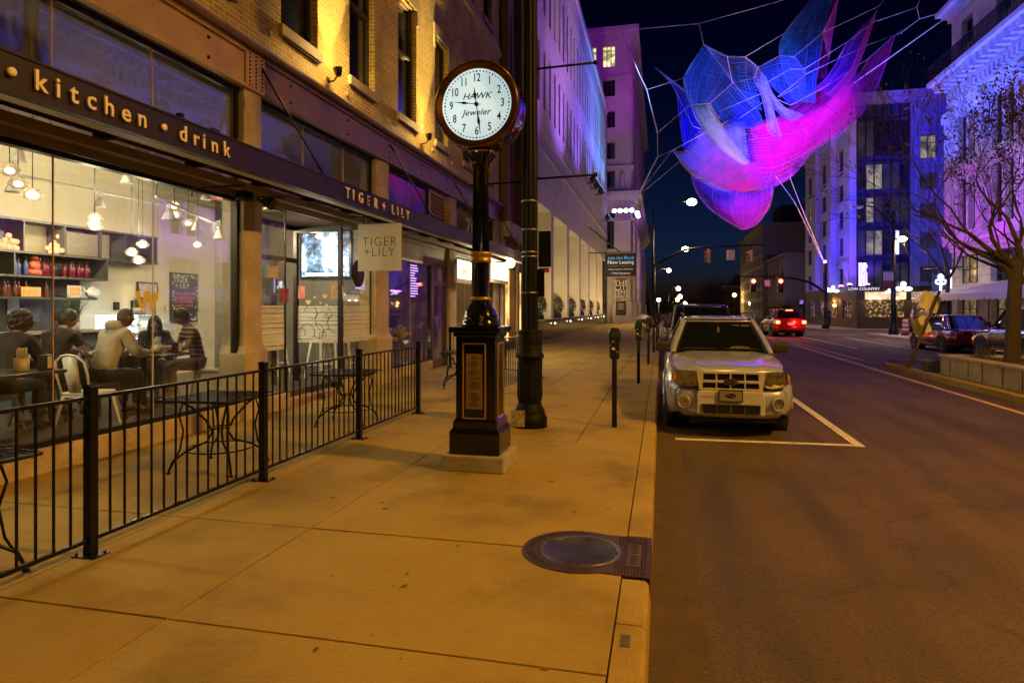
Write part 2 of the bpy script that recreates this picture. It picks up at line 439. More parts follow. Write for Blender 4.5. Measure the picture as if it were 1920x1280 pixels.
for k in range(1, 9):
    y = 9 + 6.6 * k
    mark([(.2, y), (2.3, y), (2.3, y + .1), (.2, y + .1)], 'road_marking', WL)
    mark([(2.34, y - 1.2), (2.46, y - 1.2), (2.46, y + 1.2), (2.34, y + 1.2)], 'road_marking', WL, RZ + .012)
mark([(5.55, 2), (5.67, 2), (6.08, 33), (5.96, 33)], 'road_marking', YL)
mark([(5.87, 19.5), (6.0, 22), (6.3, 33.5), (6.18, 33.5)], 'road_marking', YL)
mark([(6.4, 23.2), (6.55, 23.2), (6.62, 36), (6.48, 36)], 'road_marking', YL)
mark([(10.0, 8), (10.12, 8), (10.55, 41), (10.42, 41)], 'road_marking', WL)
mark([(8.1, 30), (8.24, 30), (8.3, 44), (8.18, 44)], 'road_marking', WL)
for y0 in (45, 49.2): mark([(.6, y0), (12.3, y0), (12.3, y0 + .35), (.6, y0 + .35)], 'road_marking', WL)
mark([(6.1, 38), (6.22, 38), (6.3, 45), (6.18, 45)], 'road_marking', YL)
RX = 12.6
g = MB()
for a, b in ((-12, 44.4), (53.1, 140)):
    g.box((RX, a, -.2), (40, b, 0))
struct(g, 'pavement', pavement_mat('far_pavement', (.34, .31, .27), 'x'), .01)
g = MB()
g.prism([(6.25, -10), (6.3, 20.3), (6.6, 21.6), (7.3, 22.2), (8.4, 22.2), (9.0, 21.4), (9.05, -10)], -.2, 0, 'z')
struct(g, 'median_kerb', M['pave_kerb'], .012)
M['soil'] = pbr('garden_soil', (.06, .045, .028), .95, 0, .5, 14, .8, 50)
def lumpy(x0, x1, y0, y1, z, amp, n, m, name):
    g = MB(); rows = []
    for i in range(n + 1):
        y = y0 + (y1 - y0) * i / n
        rows.append([(x0 + (x1 - x0) * k / m, y, z + (amp * (noise.noise(Vector((k * .7, i * .7, z))) + .6) if 0 < k < m and 0 < i < n else 0)) for k in range(m + 1)])
    g.grid(rows); return struct(g, name, M['soil'])
lumpy(6.5, 8.8, 17.7, 21.3, .008, .06, 20, 14, 'soil')

t = thing('storm_inlet', 'rusty cast iron inlet plate with round lid set in the pavement edge', 'manhole', (-.5, 4.16, 0))
M['rust_iron'] = pbr('rusty_cast_iron', (.085, .052, .04), .5, .7, .45, 7, .5, 90)
M['lid_iron'] = pbr('worn_lid_iron', (.16, .15, .19), .3, .85, .35, 5, .4, 90)
out = []
cx, cy, ro = -.53, 4.165, .365
for k in range(25):
    a = R(63) + (R(297) - R(63)) * k / 24
    out.append((cx + ro * math.cos(a), cy + ro * math.sin(a)))
poly = out + [(-.22, 3.83), (KX + .004, 3.82), (KX + .004, 4.50), (-.22, 4.49)]
g = MB(); g.prism(poly, -.12, .006, 'z'); g.obj('frame_plate', M['rust_iron'], t, bevel=.003)
g = MB(); g.box((KX - .02, 3.83, -.135), (KX + .006, 3.9, -.001)); g.box((KX - .02, 4.42, -.135), (KX + .006, 4.49, -.001)); g.obj('inlet_jaw', M['rust_iron'], t)
g = MB(); g.box((KX - .12, 3.9, -.136), (KX - .016, 4.42, -.02)); g.obj('inlet_mouth', pbr('void_black', (.002, .002, .002), .9, 0, .1, 3, 0), t)
g = MB()
g.lathe([(.262, .0), (.262, .009), (.245, .009), (.243, .0065), (.0005, .0065)], 48, Matrix.Translation((cx + .02, cy, 0)))
for i in range(-14, 15):
    for k in range(-14, 15):
        x, y = i * .0165, k * .0165
        if x * x + y * y < .232 ** 2: g.cbox((cx + .02 + x, cy + y, .008), (.0085, .0085, .006))
g.obj('lid', M['lid_iron'], t)
g = MB()
for i in range(10):
    for k in range(30):
        x, y = -.27 + i * .019, 3.86 + k * .021
        if (x - cx - .02) ** 2 + (y - cy) ** 2 > .285 ** 2 and not (-.21 < x < -.13 and 3.98 < y < 4.34): g.cbox((x, y, .007), (.009, .009, .005))
for k in range(56):
    a = R(70) + (R(220)) * k / 55
    for rr in (.305, .33): g.cbox((cx + rr * math.cos(a), cy + rr * math.sin(a), .007), (.009, .009, .005))
g.obj('stud_pattern', M['rust_iron'], t)
g = MB(); g.box((-.215, 3.97, .004), (-.125, 4.35, .0085)); o = g.obj('name_panel', pbr('panel_iron', (.14, .09, .05), .5, .6, .3, 9, .3), t)
for k in range(12):
    g = MB() if k == 0 else g
    g.box((-.19, 4.0 + k * .027 + (.02 if k > 5 else 0), .0075), (-.15, 4.015 + k * .027 + (.02 if k > 5 else 0), .0105))
g.obj('raised_letters', M['rust_iron'], o)
tag(MB().box((-.19, 3.03, -.01), (-.145, 3.14, .0035)).obj('utility_marker', pbr('marker', (.08, .07, .06), .7, 0, .3, 20, .2)), 'small dark rectangular marker plate set in the kerb stone', 'plate')
rr = random.Random(44); g = MB()
for k in range(150):
    on = rr.random() < .45; x, y = (rr.uniform(KX + .02, KX + .28), rr.uniform(1, 26)) if on else (rr.uniform(-3.4, -.3), rr.uniform(1.8, 16)); z = (RZ + .006) if on else .003; s_ = rr.uniform(.006, .02); a = rr.random() * 6
    g.add([(x + s_ * math.cos(a + q * 1.57) * rr.uniform(.5, 1.3), y + s_ * math.sin(a + q * 1.57) * rr.uniform(.5, 1.3), z + rr.uniform(0, .006)) for q in range(4)], [(0, 1, 2, 3)])
o = g.obj('litter', pbr('dry_leaf_bits', (.10, .07, .035), .8, 0, .6, 40, .2)); o['kind'] = 'stuff'; o['label'] = 'scattered dry leaf bits and grit on pavement and gutter'; o['category'] = 'litter'
# ------------------------------------------------------------------ brick corner building with the shops
M['brick'] = brick_mat('yellow_brown_brick', (.54, .38, .08), (.38, .24, .05), (.78, .62, .28))
M['brick_dark'] = brick_mat('dark_brick', (.10, .05, .03), (.07, .035, .022), (.16, .12, .09))
M['tan_metal'] = pbr('tan_painted_steel', (.48, .33, .10), .5, 0, .22, 2.5, .15, 30)
M['brown_metal'] = pbr('brown_painted_steel', (.20, .135, .10), .5, 0, .25, 2.5, .15, 30)
M['soffit'] = pbr('soffit_paint', (.30, .23, .14), .6, 0, .2, 3, .1)
M['door_black'] = pbr('black_aluminium', (.018, .016, .015), .35, .3, .3, 9, .05)
M['sill'] = pbr('window_sill_stone', (.40, .31, .17), .8, 0, .25, 4, .4)
M['win_frame'] = pbr('dark_sash_paint', (.045, .032, .022), .5, 0, .3, 6, .1)
bld = thing('brick_building', 'yellow brick building with glass shopfronts below and tall sash windows above', 'building', (X0, 8, 0))
Y0B, Y1B = -3.0, 22.6
wins = [(4.3, 5.4), (6.6, 7.7), (8.86, 9.95), (11.1, 12.2), (13.4, 14.5), (15.8, 16.85), (18.2, 19.25), (20.5, 21.5)]
ZS, ZH = 5.97, 8.72
holes = [(a - Y0B, b - Y0B, ZS - 5.3, ZH - 5.3) for a, b in wins] + [(a - Y0B, b - Y0B, 11.3 - 5.3, 13.7 - 5.3) for a, b in wins]
g = MB(); g.wall((X0, Y0B, 5.3), (0, 1, 0), (0, 0, 1), Y1B - Y0B, 12, holes, .28)
g.box((X0 - 8, Y1B - .02, 5.3), (X0 - .002, Y1B, 17.3)); g.quad((X0, Y0B, 17.3), (X0, Y1B, 17.3), (X0 - 12, Y1B, 17.3), (X0 - 12, Y0B, 17.3))
g.quad((X0, Y0B, -.1), (X0, Y0B, 17.3), (X0 - 12, Y0B, 17.3), (X0 - 12, Y0B, -.1))
g.obj('wall', M['brick'], bld)
def sash(y0, y1, z0, z1, parent, X=X0 - .2, mat=None, glassm=None):
    mat = mat or M['win_frame']
    g = MB(); w = .06
    g.box((X, y0, z0), (X + .07, y0 + w, z1)); g.box((X, y1 - w, z0), (X + .07, y1, z1))
    g.box((X, y0 + w, z0), (X + .07, y1 - w, z0 + w)); g.box((X, y0 + w, z1 - w), (X + .07, y1 - w, z1))
    zm = z0 + (z1 - z0) * .56
    g.box((X + .01, y0 + w, zm - .03), (X + .09, y1 - w, zm + .03))
    f = g.obj('window', mat, parent)
    MB().box((X + .005, y0 + w, z0 + w), (X + .018, y1 - w, z1 - w)).obj('pane', glassm or M['glass_dark'], f)
    return f
for a, b in wins:
    sash(a, b, ZS, ZH, bld); sash(a, b, 11.3, 13.7, bld)
    for z0, z1 in ((ZS, ZH), (11.3, 13.7)):
        g = MB(); g.box((X0 - .2, a - .07, z0 - .17), (X0 + .07, b + .07, z0 + .002)); g.obj('window_sill', M['sill'], bld, bevel=.008)
        MB().box((X0 - .2, a + .05, z0 - .2), (X0 + .045, b - .05, z0 - .172)).obj('sill_bracket', M['win_frame'], bld)
        g = MB(); g.box((X0 - .05, a - .12, z1), (X0 + .035, b + .12, z1 + .28)); g.box((X0 - .05, a - .12, z1 - .35), (X0 + .034, a - .001, z1)); g.box((X0 - .05, b + .001, z1 - .35), (X0 + .034, b + .12, z1))
        g.obj('lintel', M['sill'], bld, bevel=.006)
for y, z in ((8.55, 5.72), (10.3, 5.66), (11.0, 5.6), (13.25, 5.68), (15.6, 5.66), (17.2, 5.66), (7.3, 5.95)):
    MB().lathe([(.055, 0), (.055, .02), (.03, .03), (.001, .032)], 8, Matrix.Translation((X0, y, z)) @ Matrix.Rotation(R(90), 4, 'Y')).obj('tie_plate', M['sill'], bld)
g = MB(); g.box((X0 + .002, Y0B, 10.7), (X0 + .1, Y1B, 10.95)); g.obj('string_course', M['yellow_stone'], bld, bevel=.01)
g = MB()
g.prism([(X0 - .1, 5.27), (X0 + .14, 5.27), (X0 + .17, 5.31), (X0 + .17, 5.35), (X0 + .05, 5.42), (X0 - .1, 5.42)], Y0B, 22.6, 'y')
g.obj('ledge', M['brown_metal'], bld)
for y0, y1, mt in ((Y0B, 7.93, M['tan_metal']), (8.39, 22.6, M['brown_metal'])):
    g = MB()
    g.box((X0 - .1, y0, 4.74), (X0 + .02, y1, 5.27)); g.box((X0 - .1, y0, 4.70), (X0 + .07, y1, 4.74)); g.box((X0 - .1, y0, 5.2), (X0 + .06, y1, 5.268))
    b_ = g.obj('lintel_beam', mt, bld)
    g = MB(); y = y0 + .7
    while y < y1 - .1:
        for z in (4.84, 5.1): g.lathe([(.028, 0), (.026, .012), (.012, .022), (.001, .024)], 8, Matrix.Translation((X0 + .02, y, z)) @ Matrix.Rotation(R(90), 4, 'Y'))
        y += 1.9
    g.obj('bolt', M['iron'], b_)
g = MB(); g.box((X0 - .1, 7.935, 4.70), (X0 + .05, 8.385, 5.262)); pl = g.obj('cast_plate', M['tan_metal'], bld, bevel=.01)
g = MB()
for i in range(3):
    for k in range(9):
        g.lathe([(.016, 0), (.016, .008), (.001, .014)], 7, Matrix.Translation((X0 + .05, 8.02 + i * .14, 4.76 + k * .055)) @ Matrix.Rotation(R(90), 4, 'Y'))
g.obj('rivet', M['iron'], pl)
def pier(y0, y1, z0=0, z1=4.70, X=X0):
    g = MB(); rows = []
    n = 40
    for i in range(n + 1):
        z = z0 + (z1 - z0) * i / n
        ch = .05 if z > 3.45 else .006
        d = [ch * (noise.noise(Vector((y0 * 3, z * 5, k * 9.))) ) for k in range(4)]
        e = .06 if z < .95 else (.06 * (1.08 - z) / .13 if z < 1.08 else 0)
        rows.append([(X - .35, y0 - e, z), (X + e + d[0] * .5, y0 - e + abs(d[1]), z), (X + .03 + e + d[1], (y0 + y1) / 2 + d[2], z), (X + e + d[2] * .5, y1 + e - abs(d[3]), z), (X - .35, y1 + e, z)])
    g.grid(rows, smooth=False); g.obj('pier', M['yellow_stone'], bld)
piers = [(3.35 - 4.6, 3.8 - 4.6), (7.95, 8.37), (12.25, 12.9), (17.0, 17.6), (21.95, 22.6)]
for a, b in piers: pier(a, b)
M['plinth'] = pbr('yellow_painted_plinth', (.44, .36, .22), .8, 0, .35, 3, .5, 20)
g = MB(); g.box((X0 - .3, -3, -.02), (X0 - .02, 7.95, .235)); g.box((X0 - .3, 8.37, -.02), (X0 - .02, 9.15, .235)); g.box((X0 - .3, 11.0, -.02), (X0 - .02, 12.25, .235)); g.box((X0 - .3, 12.9, -.02), (X0 - .02, 15.7, .235)); g.box((X0 - .3, 17.6, -.02), (X0 - .02, 21.95, .235))
g.obj('plinth', M['plinth'], bld, bevel=.012)
g = MB(); g.box((X0 - 1.1, 9.15, -.02), (X0 - .06, 11, .10)); g.obj('door_step', pbr('terracotta_step', (.3, .2, .13), .7, 0, .3, 4, .3), bld)
GX = X0 - .12
def shopglass(y0, y1, z0, z1, parent, cuts=(), X=GX, fr=True):
    w = .055 if fr else .02; q = .05 if fr else .012; f = MB()
    f.box((X - q, y0, z0), (X + q, y1, z0 + w)); f.box((X - q, y0, z1 - w), (X + q, y1, z1))
    f.box((X - q, y0, z0 + w), (X + q, y0 + w, z1 - w)); f.box((X - q, y1 - w, z0 + w), (X + q, y1, z1 - w))
    o = f.obj('shop_window', M['door_black'], parent)
    e = [y0 + w] + list(cuts) + [y1 - w]
    for a, b in zip(e[:-1], e[1:]):
        MB().box((X - .006, a + .004, z0 + w), (X + .006, b - .004, z1 - w)).obj('pane', M['glass_clear'], o)
    for c_ in cuts:
        MB().box((X - .009, c_ - .0035, z0 + w), (X + .009, c_ + .0035, z1 - w)).obj('silicone_joint', pbr('clear_joint', (.6, .5, .33), .4, 0, .1, 5, 0), o)
    return o
shopglass(-.8, 7.95, .235, 3.14, bld, [-.1, 1.6, 3.35, 5.14, 6.42])
M['glass_upper'] = glass('dusty_transom_glass', (.5, .47, .45), .05, .10)
def transom(y0, y1, cuts, z0=3.3, z1=4.68):
    X = GX - .02; f = MB(); w = .05
    f.box((X - .05, y0, z0), (X + .05, y1, z0 + w)); f.box((X - .05, y0, z1 - w), (X + .05, y1, z1))
    f.box((X - .05, y0, z0 + w), (X + .05, y0 + w, z1 - w)); f.box((X - .05, y1 - w, z0 + w), (X + .05, y1, z1 - w))
    o = f.obj('transom_window', M['door_black'], bld)
    e = [y0 + w] + list(cuts) + [y1 - w]
    for a, b in zip(e[:-1], e[1:]): MB().box((X - .005, a + .004, z0 + w), (X + .005, b - .004, z1 - w)).obj('pane', M['glass_upper'], o)
    for c_ in cuts: MB().box((X - .008, c_ - .006, z0 + w), (X + .01, c_ + .006, z1 - w)).obj('joint', M['tan_metal'], o)
transom(-.8, 7.95, [1.6, 3.35, 5.14, 6.42]); transom(8.37, 12.25, [9.7, 11.1]); transom(12.9, 15.6, [14.3]); transom(17.6, 21.95, [19.2, 20.6])
g = MB(); g.box((X0 - .2, -3, 3.145), (X0 - .06, 22.0, 3.30)); g.obj('fascia_rail', M['soffit'], bld)
g = MB(); g.box((X0 - .16, 15.6, 3.4), (X0 - .08, 15.7, 4.68)); g.box((X0 - .16, 16.85, 3.4), (X0 - .08, 16.95, 4.68)); g.box((X0 - .16, 15.7, 4.58), (X0 - .08, 16.85, 4.68))
v = g.obj('vent', M['tan_metal'], bld); g = MB()
for k in range(11): g.prism([(X0 - .17, 3.45 + k * .105), (X0 - .07, 3.40 + k * .105), (X0 - .07, 3.42 + k * .105), (X0 - .17, 3.47 + k * .105)], 15.71, 16.84, 'y')
g.box((X0 - .22, 15.7, 3.4), (X0 - .19, 16.85, 4.6))
g.obj('louvre', M['tan_metal'], v)
shopglass(8.37, 9.17, .235, 3.14, bld, fr=False)
YB = 11.0
f = MB(); f.box((-6.85, YB - .04, .1), (-6.78, YB + .04, 3.14)); f.box((X0 - .17, YB - .04, .1), (X0 - .1, YB + .04, 3.14))
f.box((-6.78, YB - .04, .1), (X0 - .17, YB + .04, .2)); f.box((-6.78, YB - .04, 3.02), (X0 - .17, YB + .04, 3.14))
o = f.obj('entrance_screen', M['door_black'], bld); MB().box((-6.78, YB - .006, .2), (X0 - .17, YB + .006, 3.02)).obj('pane', M['glass_clear'], o)
o = shopglass(11.04, 12.25, .235, 3.14, bld, fr=False)
f = MB(); f.box((-6.88, 9.15, .1), (-6.8, 9.22, 3.14)); f.box((-6.88, 9.22, 2.45), (-6.8, 10.96, 2.53)); f.box((-6.88, 9.22, 3.06), (-6.8, 10.96, 3.14)); f.box((-6.88, 10.3, .1), (-6.8, 10.36, 2.45))
f.box((-6.8, 9.12, .1), (X0 - .17, 9.2, .22))
d = f.obj('entrance_door', M['door_black'], bld)
MB().box((-6.845, 9.22, .15), (-6.835, 10.3, 2.45)).obj('pane', M['glass_clear'], d)
MB().box((-6.8, 9.15, 3.14), (X0 - .2, 10.96, 3.18)).obj('recess_ceiling', pbr('recess_ceiling_paint', (.25, .22, .19), .7, 0, .1, 3, .1), bld)
M['frost'] = pbr('frosted_film', (.8, .82, .78), .6, 0, .1, 5, 0)
def frosted(name, parent, y0=None, y1=None, x0=None, x1=None, yc=None, seed=1):
    rnd = random.Random(seed); g = MB(); z = .93
    while z < 1.62:
        h = rnd.choice([.012, .02, .03, .045, .06]) * (1 if z < 1.5 else .6)
        if y0 is not None: g.box((GX + .008, y0, z), (GX + .0095, y1, z + h))
        else: g.box((x0, yc - .0085, z), (x1, yc - .0075, z + h))
        z += h + rnd.choice([.004, .006, .008, .014])
    m2 = bpy.data.materials.get('frost_film_see_through')
    if not m2:
        m2 = M['frost'].copy(); m2.name = 'frost_film_see_through'; m2.node_tree.nodes['Principled BSDF'].inputs['Alpha'].default_value = .72
    o_ = g.obj(name, m2, parent); return o_
frosted('frosted_stripes', bld, 8.43, 9.11, seed=3); frosted('frosted_stripes', bld, x0=-6.78, x1=X0 - .17, yc=YB, seed=3); frosted('frosted_stripes', bld, 11.1, 12.19, seed=3)
g = MB()
def curl(pts): g.tube(pts, .004, 5)
rnd = random.Random(5)
for k in range(9):
    x0 = -6.7 + rnd.random() * .75; z0 = 1.0 + rnd.random() * .5; r = .05 + rnd.random() * .06; a0 = rnd.random() * 6
    curl([(x0 + r * math.cos(a0 + t * .5) * (1 + t * .09), YB - .012, z0 + r * math.sin(a0 + t * .5) * (1 + t * .12)) for t in range(11)])
g.obj('vine_drawing', M['door_black'], bld)
shopglass(12.9, 15.75, .235, 2.75, bld, [14.4])
g = MB(); g.box((X0 - .2, 12.9, 2.75), (X0 - .08, 16.98, 3.14)); g.obj('shop_fascia', M['soffit'], bld)
f = MB(); Xd = GX
f.box((Xd - .05, 15.78, 0), (Xd + .05, 15.9, 2.74)); f.box((Xd - .05, 16.86, 0), (Xd + .05, 16.98, 2.74)); f.box((Xd - .05, 15.9, 2.2), (Xd + .05, 16.86, 2.3)); f.box((Xd - .05, 15.9, 0), (Xd + .05, 16.86, .22)); f.box((Xd - .05, 15.9, 2.66), (Xd + .05, 16.86, 2.74))
d = f.obj('shop_door', pbr('brown_door_frame', (.10, .06, .045), .4, .2, .2, 6, .05), bld)
MB().box((Xd - .005, 15.9, .22), (Xd + .005, 16.86, 2.66)).obj('pane', M['glass_clear'], d)
MB().tube([(Xd + .02, 15.98, 1.0), (Xd + .1, 15.98, 1.0), (Xd + .1, 15.98, 1.35), (Xd + .02, 15.98, 1.35)], .014).obj('handle', M['gold'], d)
shopglass(17.6, 19.9, .235, 3.14, bld, [18.8])
f = MB(); f.box((Xd - .05, 19.92, 0), (Xd + .05, 20.0, 3.1)); f.box((Xd - .05, 21.1, 0), (Xd + .05, 21.2, 3.1)); f.box((Xd - .05, 20.0, 2.2), (Xd + .05, 21.1, 2.3)); f.box((Xd - .05, 20.0, 0), (Xd + .05, 21.1, .2))
d = f.obj('shop_door', M['door_black'], bld); MB().box((Xd - .005, 20.0, .2), (Xd + .005, 21.1, 3.1)).obj('pane', M['glass_clear'], d)
shopglass(21.2, 21.95, .235, 3.14, bld)

# ------------------------------------------------------------------ canopy with lettering
M['canopy'] = pbr('bronze_canopy_metal', (.018, .011, .008), .55, .1, .25, 2, .08)
M['letter'] = pbr('cream_letter', (.92, .80, .55), .45, 0, .08, 9, .02)
CXF = -4.7
can = thing('storefront_canopy', 'long dark bronze canopy with cream letters over the restaurant window', 'canopy', (CXF, 8, 3.2))
g = MB(); g.box((CXF - .05, -3, 3.2), (CXF, 24.0, 3.47)); g.box((CXF - .09, -3, 3.18), (CXF + .012, 24.0, 3.199)); g.box((CXF - .09, -3, 3.471), (CXF + .012, 24.0, 3.49))
g.obj('fascia_board', M['canopy'], can)
g = MB(); g.box((X0 + .09, -3, 3.37), (CXF - .05, 24.0, 3.42)); g.obj('deck', M['canopy'], can)
g = MB(); g.box((CXF - .29, -3, 3.20), (CXF - .092, 24.0, 3.225)); g.obj('soffit_strip', pbr('pale_soffit_strip', (.62, .58, .5), .5, 0, .1, 3, .05), can)
g = MB(); y = -2.4
while y < 24: g.box((X0 + .08, y, 3.3), (CXF - .29, y + .06, 3.37)); y += 1.3
g.obj('underside_ribbing', M['canopy'], can)
g = MB(); g.box((X0 + .075, -3, 3.2), (X0 + .2, 24, 3.3)); g.obj('wall_rail', M['soffit'], can)
for y in (3.4, 8.3, 12.9, 17.4, 22.0):
    MB().tube([(X0 + .03, y + .0, 5.12), (CXF - .12, y + 1.4 * .2, 3.49)], .018, 8).obj('stay_rod', M['canopy'], can)
yk0 = onX(0, 140, CXF).y
def letters(txt, px0, px1, zc, size):
    """letters spaced between the two photo columns they stand at on the fascia"""
    ya, yb = onX(px0, 0, CXF).y, onX(px1, 0, CXF).y
    n = len(txt)
    for i, ch in enumerate(txt):
        if ch == ' ': continue
        y = ya + (yb - ya) * i / (n - 1)
        yield ch, y
def put_letters(pairs, size, zc, bold=.0, xs=1.):
    for ch, px in pairs:
        y = onX(px, 0, CXF + .02).y
        if ch == '·':
            MB().lathe([(.032, 0), (.032, .03), (.001, .03)], 14, Matrix.Translation((CXF + .012, y, zc)) @ Matrix.Rotation(R(90), 4, 'Y')).obj('dot', M['letter'], can)
        else: text(ch, size, frame((CXF + .028, y, zc), (0, 1, 0), (0, 0, 1)), M['letter'], can, 'letter', .008, xs=xs, bold=bold)
put_letters(list(zip('·kitchen·drink', [20, 74, 107, 137, 170, 203, 235, 265, 306, 342, 366, 381, 401, 423])), .222, 3.325, .003)
put_letters(list(zip('TIGER+LILY', [651, 662, 676, 690, 704, 719, 736, 745, 754, 764])), .235, 3.335, .002, .95)
for z in (): pass
g = MB(); g.box((CXF - .1, 6.0, 3.49), (CXF - .02, 6.12, 3.53)); g.box((CXF - .1, 5.55, 3.49), (CXF - .04, 5.6, 3.56)); g.obj('cable_clip', M['iron'], can)

t = thing('hanging_sign', 'square cream sign reading TIGER + LILY hanging under the canopy', 'sign', (-5.2, 8.9, 3.1))
pa = at(672, 421, 8.9); pb = at(753, 508, 8.9)
Ys = onX(712, 0, -4.98).y
xa, xb = onY(672, 0, Ys).x, onY(753, 0, Ys).x
zt, zb = onY(672, 421, Ys).z, onY(672, 509, Ys).z
M['sign_cream'] = pbr('cream_sign_board', (.40, .36, .27), .5, 0, .08, 3, .03)
MB().box((xa, Ys - .02, zb), (xb, Ys + .02, zt)).obj('board', M['sign_cream'], t, bevel=.004)
ink = pbr('sign_ink', (.05, .05, .04), .5, 0, .1, 9, 0)
w = xb - xa
for s_, z_, sz in (('TIGER', zt - .385 * (zt - zb), .175), ('+LILY', zt - .605 * (zt - zb), .175)):
    text(s_, sz * w / .62, frame(((xa + xb) / 2, Ys - .023, z_), (1, 0, 0), (0, 0, 1)), ink, t, 'lettering', .001, spacing=1.15, xs=.95, bold=-.003)
g = MB(); g.tube([(X0 - .06, Ys, zt + .13), (xb + .05, Ys, zt + .13)], .014); g.tube([(xa + .1, Ys, zt + .13), (xa + .1, Ys, zt)], .012); g.tube([(xb - .1, Ys, zt + .13), (xb - .1, Ys, zt)], .012)
g.obj('bracket', M['iron'], t)
for y in (6.9, 7.75):
    b_ = MB(); b_.tube([(X0 + .02, y, 2.98), (X0 + .02, y, 3.08), (X0 + .75, y + .05, 3.1)], .011)
    tag(b_.obj('sign_bracket', M['iron']), 'thin empty iron bracket under canopy ' + ('nearest the big window' if y < 7 else 'between the stone pier and the square sign'), 'bracket', 'empty brackets')
t = thing('wall_speaker', 'small black box speaker at the top corner of the restaurant window', 'speaker', (X0, 7.6, 2.95))
p = onX(452, 363, X0 + .05); MB().box((p.x, p.y - .1, p.z - .1), (p.x + .13, p.y + .1, p.z + .1)).obj('case', M['black'], t, bevel=.01); MB().box((p.x - .05, p.y - .03, p.z - .03), (p.x, p.y + .03, p.z + .03)).obj('mount', M['iron'], t)
t = thing('wall_light', 'round brown wall light beside the entrance pier', 'light', (X0, 8.6, 3.0))
p = onX(497, 378, X0 + .1); MB().tube([(p.x - .1, p.y, p.z + .1), (p.x + .12, p.y + .02, p.z - .05)], [.07, .09], 16).obj('housing', M['canopy'], t)
MB().tube([(X0 - .1, p.y, p.z + .12), (p.x - .1, p.y, p.z + .1)], .02).obj('arm', M['canopy'], t)
for px, py, lab in ((636, 138, 'small iron up light on the brick between first and second window sills'), (806, 259, 'small iron up light on the brick just left of the street clock')):
    p = onX(px, py, X0 + .22); t = thing('up_light', lab, 'light', (X0, p.y, p.z - .15), 'up lights on the brick wall')
    MB().tube([(X0, p.y, p.z - .14), (X0 + .12, p.y, p.z - .12), (X0 + .2, p.y, p.z - .02)], .016).obj('arm', M['iron'], t)
    g = MB(); g.lathe([(.03, -.08), (.06, -.05), (.085, .06), (.085, .07), (.07, .07), (.06, .02), (.001, .02)], 14, Matrix.Translation((X0 + .2, p.y, p.z + .03)) @ Matrix.Rotation(R(-12), 4, 'Y')); g.obj('lamp_head', M['iron'], t)
    MB().lathe([(.058, .022), (.058, .03), (.001, .03)], 14, Matrix.Translation((X0 + .2, p.y, p.z + .03)) @ Matrix.Rotation(R(-12), 4, 'Y')).obj('bulb', emis('halogen_bulb', (1, .8, .45), 30), t)
    lamp('up_light_beam', 'SPOT', (X0 + .2, p.y, p.z + .17), 5200, (1, .70, .26), (X0 - .06, p.y, p.z + 2.2), .03, 58, 1, t); lamp('up_light_glow', 'POINT', (X0 + .22, p.y, p.z + .3), 120, (1, .66, .22), None, .05, parent=t)

# ------------------------------------------------------------------ brown annex between brick building and bank
an = thing('brown_annex', 'dark brown building of tall vertical piers behind the lamp post', 'building', (X0, 25, 0))
M['annex'] = pbr('brown_terracotta', (.13, .075, .045), .7, 0, .25, 1.2, .3)
g = MB(); ya, yb = 22.62, 27.75
hl = [(1.0, 1.9, 5.6, 8.5), (3.2, 4.1, 5.6, 8.5), (1.0, 1.9, 10, 13), (3.2, 4.1, 10, 13), (1.0, 1.9, 14.5, 17.5), (3.2, 4.1, 14.5, 17.5), (.5, 2.4, .3, 3.1), (2.9, 4.6, .3, 3.1)]
g.wall((X0 + .02, ya, 0), (0, 1, 0), (0, 0, 1), yb - ya, 22, hl, .3); g.quad((X0, ya, 22), (X0, yb, 22), (X0 - 12, yb, 22), (X0 - 12, ya, 22)); g.quad((X0, ya, 17), (X0 - 12, ya, 17), (X0 - 12, ya, 22), (X0, ya, 22))
g.obj('wall', M['annex'], an)
for y in (ya + .1, ya + 2.45, ya + 4.6): MB().box((X0 + .02, y, 4.8), (X0 + .3, y + .35, 21.5)).obj('pier', M['annex'], an)
MB().box((X0 + .02, ya, 4.2), (X0 + .4, yb, 4.75)).obj('cornice', M['yellow_stone'], an)
for a, b, c, d in hl: MB().box((X0 - .24, ya + a, c), (X0 - .2, ya + b, d)).obj('window', M['glass_dark'] if c > 4 else lit_window('amber_shop', (1, .55, .15), 2.2), an)
for y in (ya + .05, ya + 2.5, ya + 4.65): MB().box((X0 + .021, y, 0), (X0 + .12, y + .38, 4.19)).obj('shop_pier', M['yellow_stone'], an)

# ------------------------------------------------------------------ limestone bank
bk = thing('bank_building', 'pale limestone bank with tall ground floor piers and narrow windows', 'building', (X0, 28, 0))
ya, yb, zt = 27.8, 70.0, 23.2
g = MB(); hl = []
n1 = 26; pitch = (yb - ya) / n1
for k in range(n1):
    y0 = k * pitch + .5
    for z0, z1 in ((11.6, 14.6), (16.4, 20.0)): hl.append((y0, y0 + .62, z0, z1))
n2 = 7; pw = (yb - ya) / n2
for k in range(n2): hl.append((k * pw + .85, k * pw + pw, 1.0, 6.7))
g.wall((X0, ya, 0), (0, 1, 0), (0, 0, 1), yb - ya, zt, hl, .95)
g.quad((X0, ya, 0), (X0 - 15, ya, 0), (X0 - 15, ya, zt), (X0, ya, zt)); g.quad((X0, yb, 0), (X0, yb, zt), (X0 - 15, yb, zt), (X0 - 15, yb, 0)); g.quad((X0, ya, zt), (X0, yb, zt), (X0 - 15, yb, zt), (X0 - 15, ya, zt))
g.obj('wall', M['limestone'], bk)
lw1 = lit_window('bank_lit_window', (1, .82, .45), 1.3); lw2 = pbr('bronze_spandrel', (.2, .13, .06), .5, .3, .3, 2, .1)
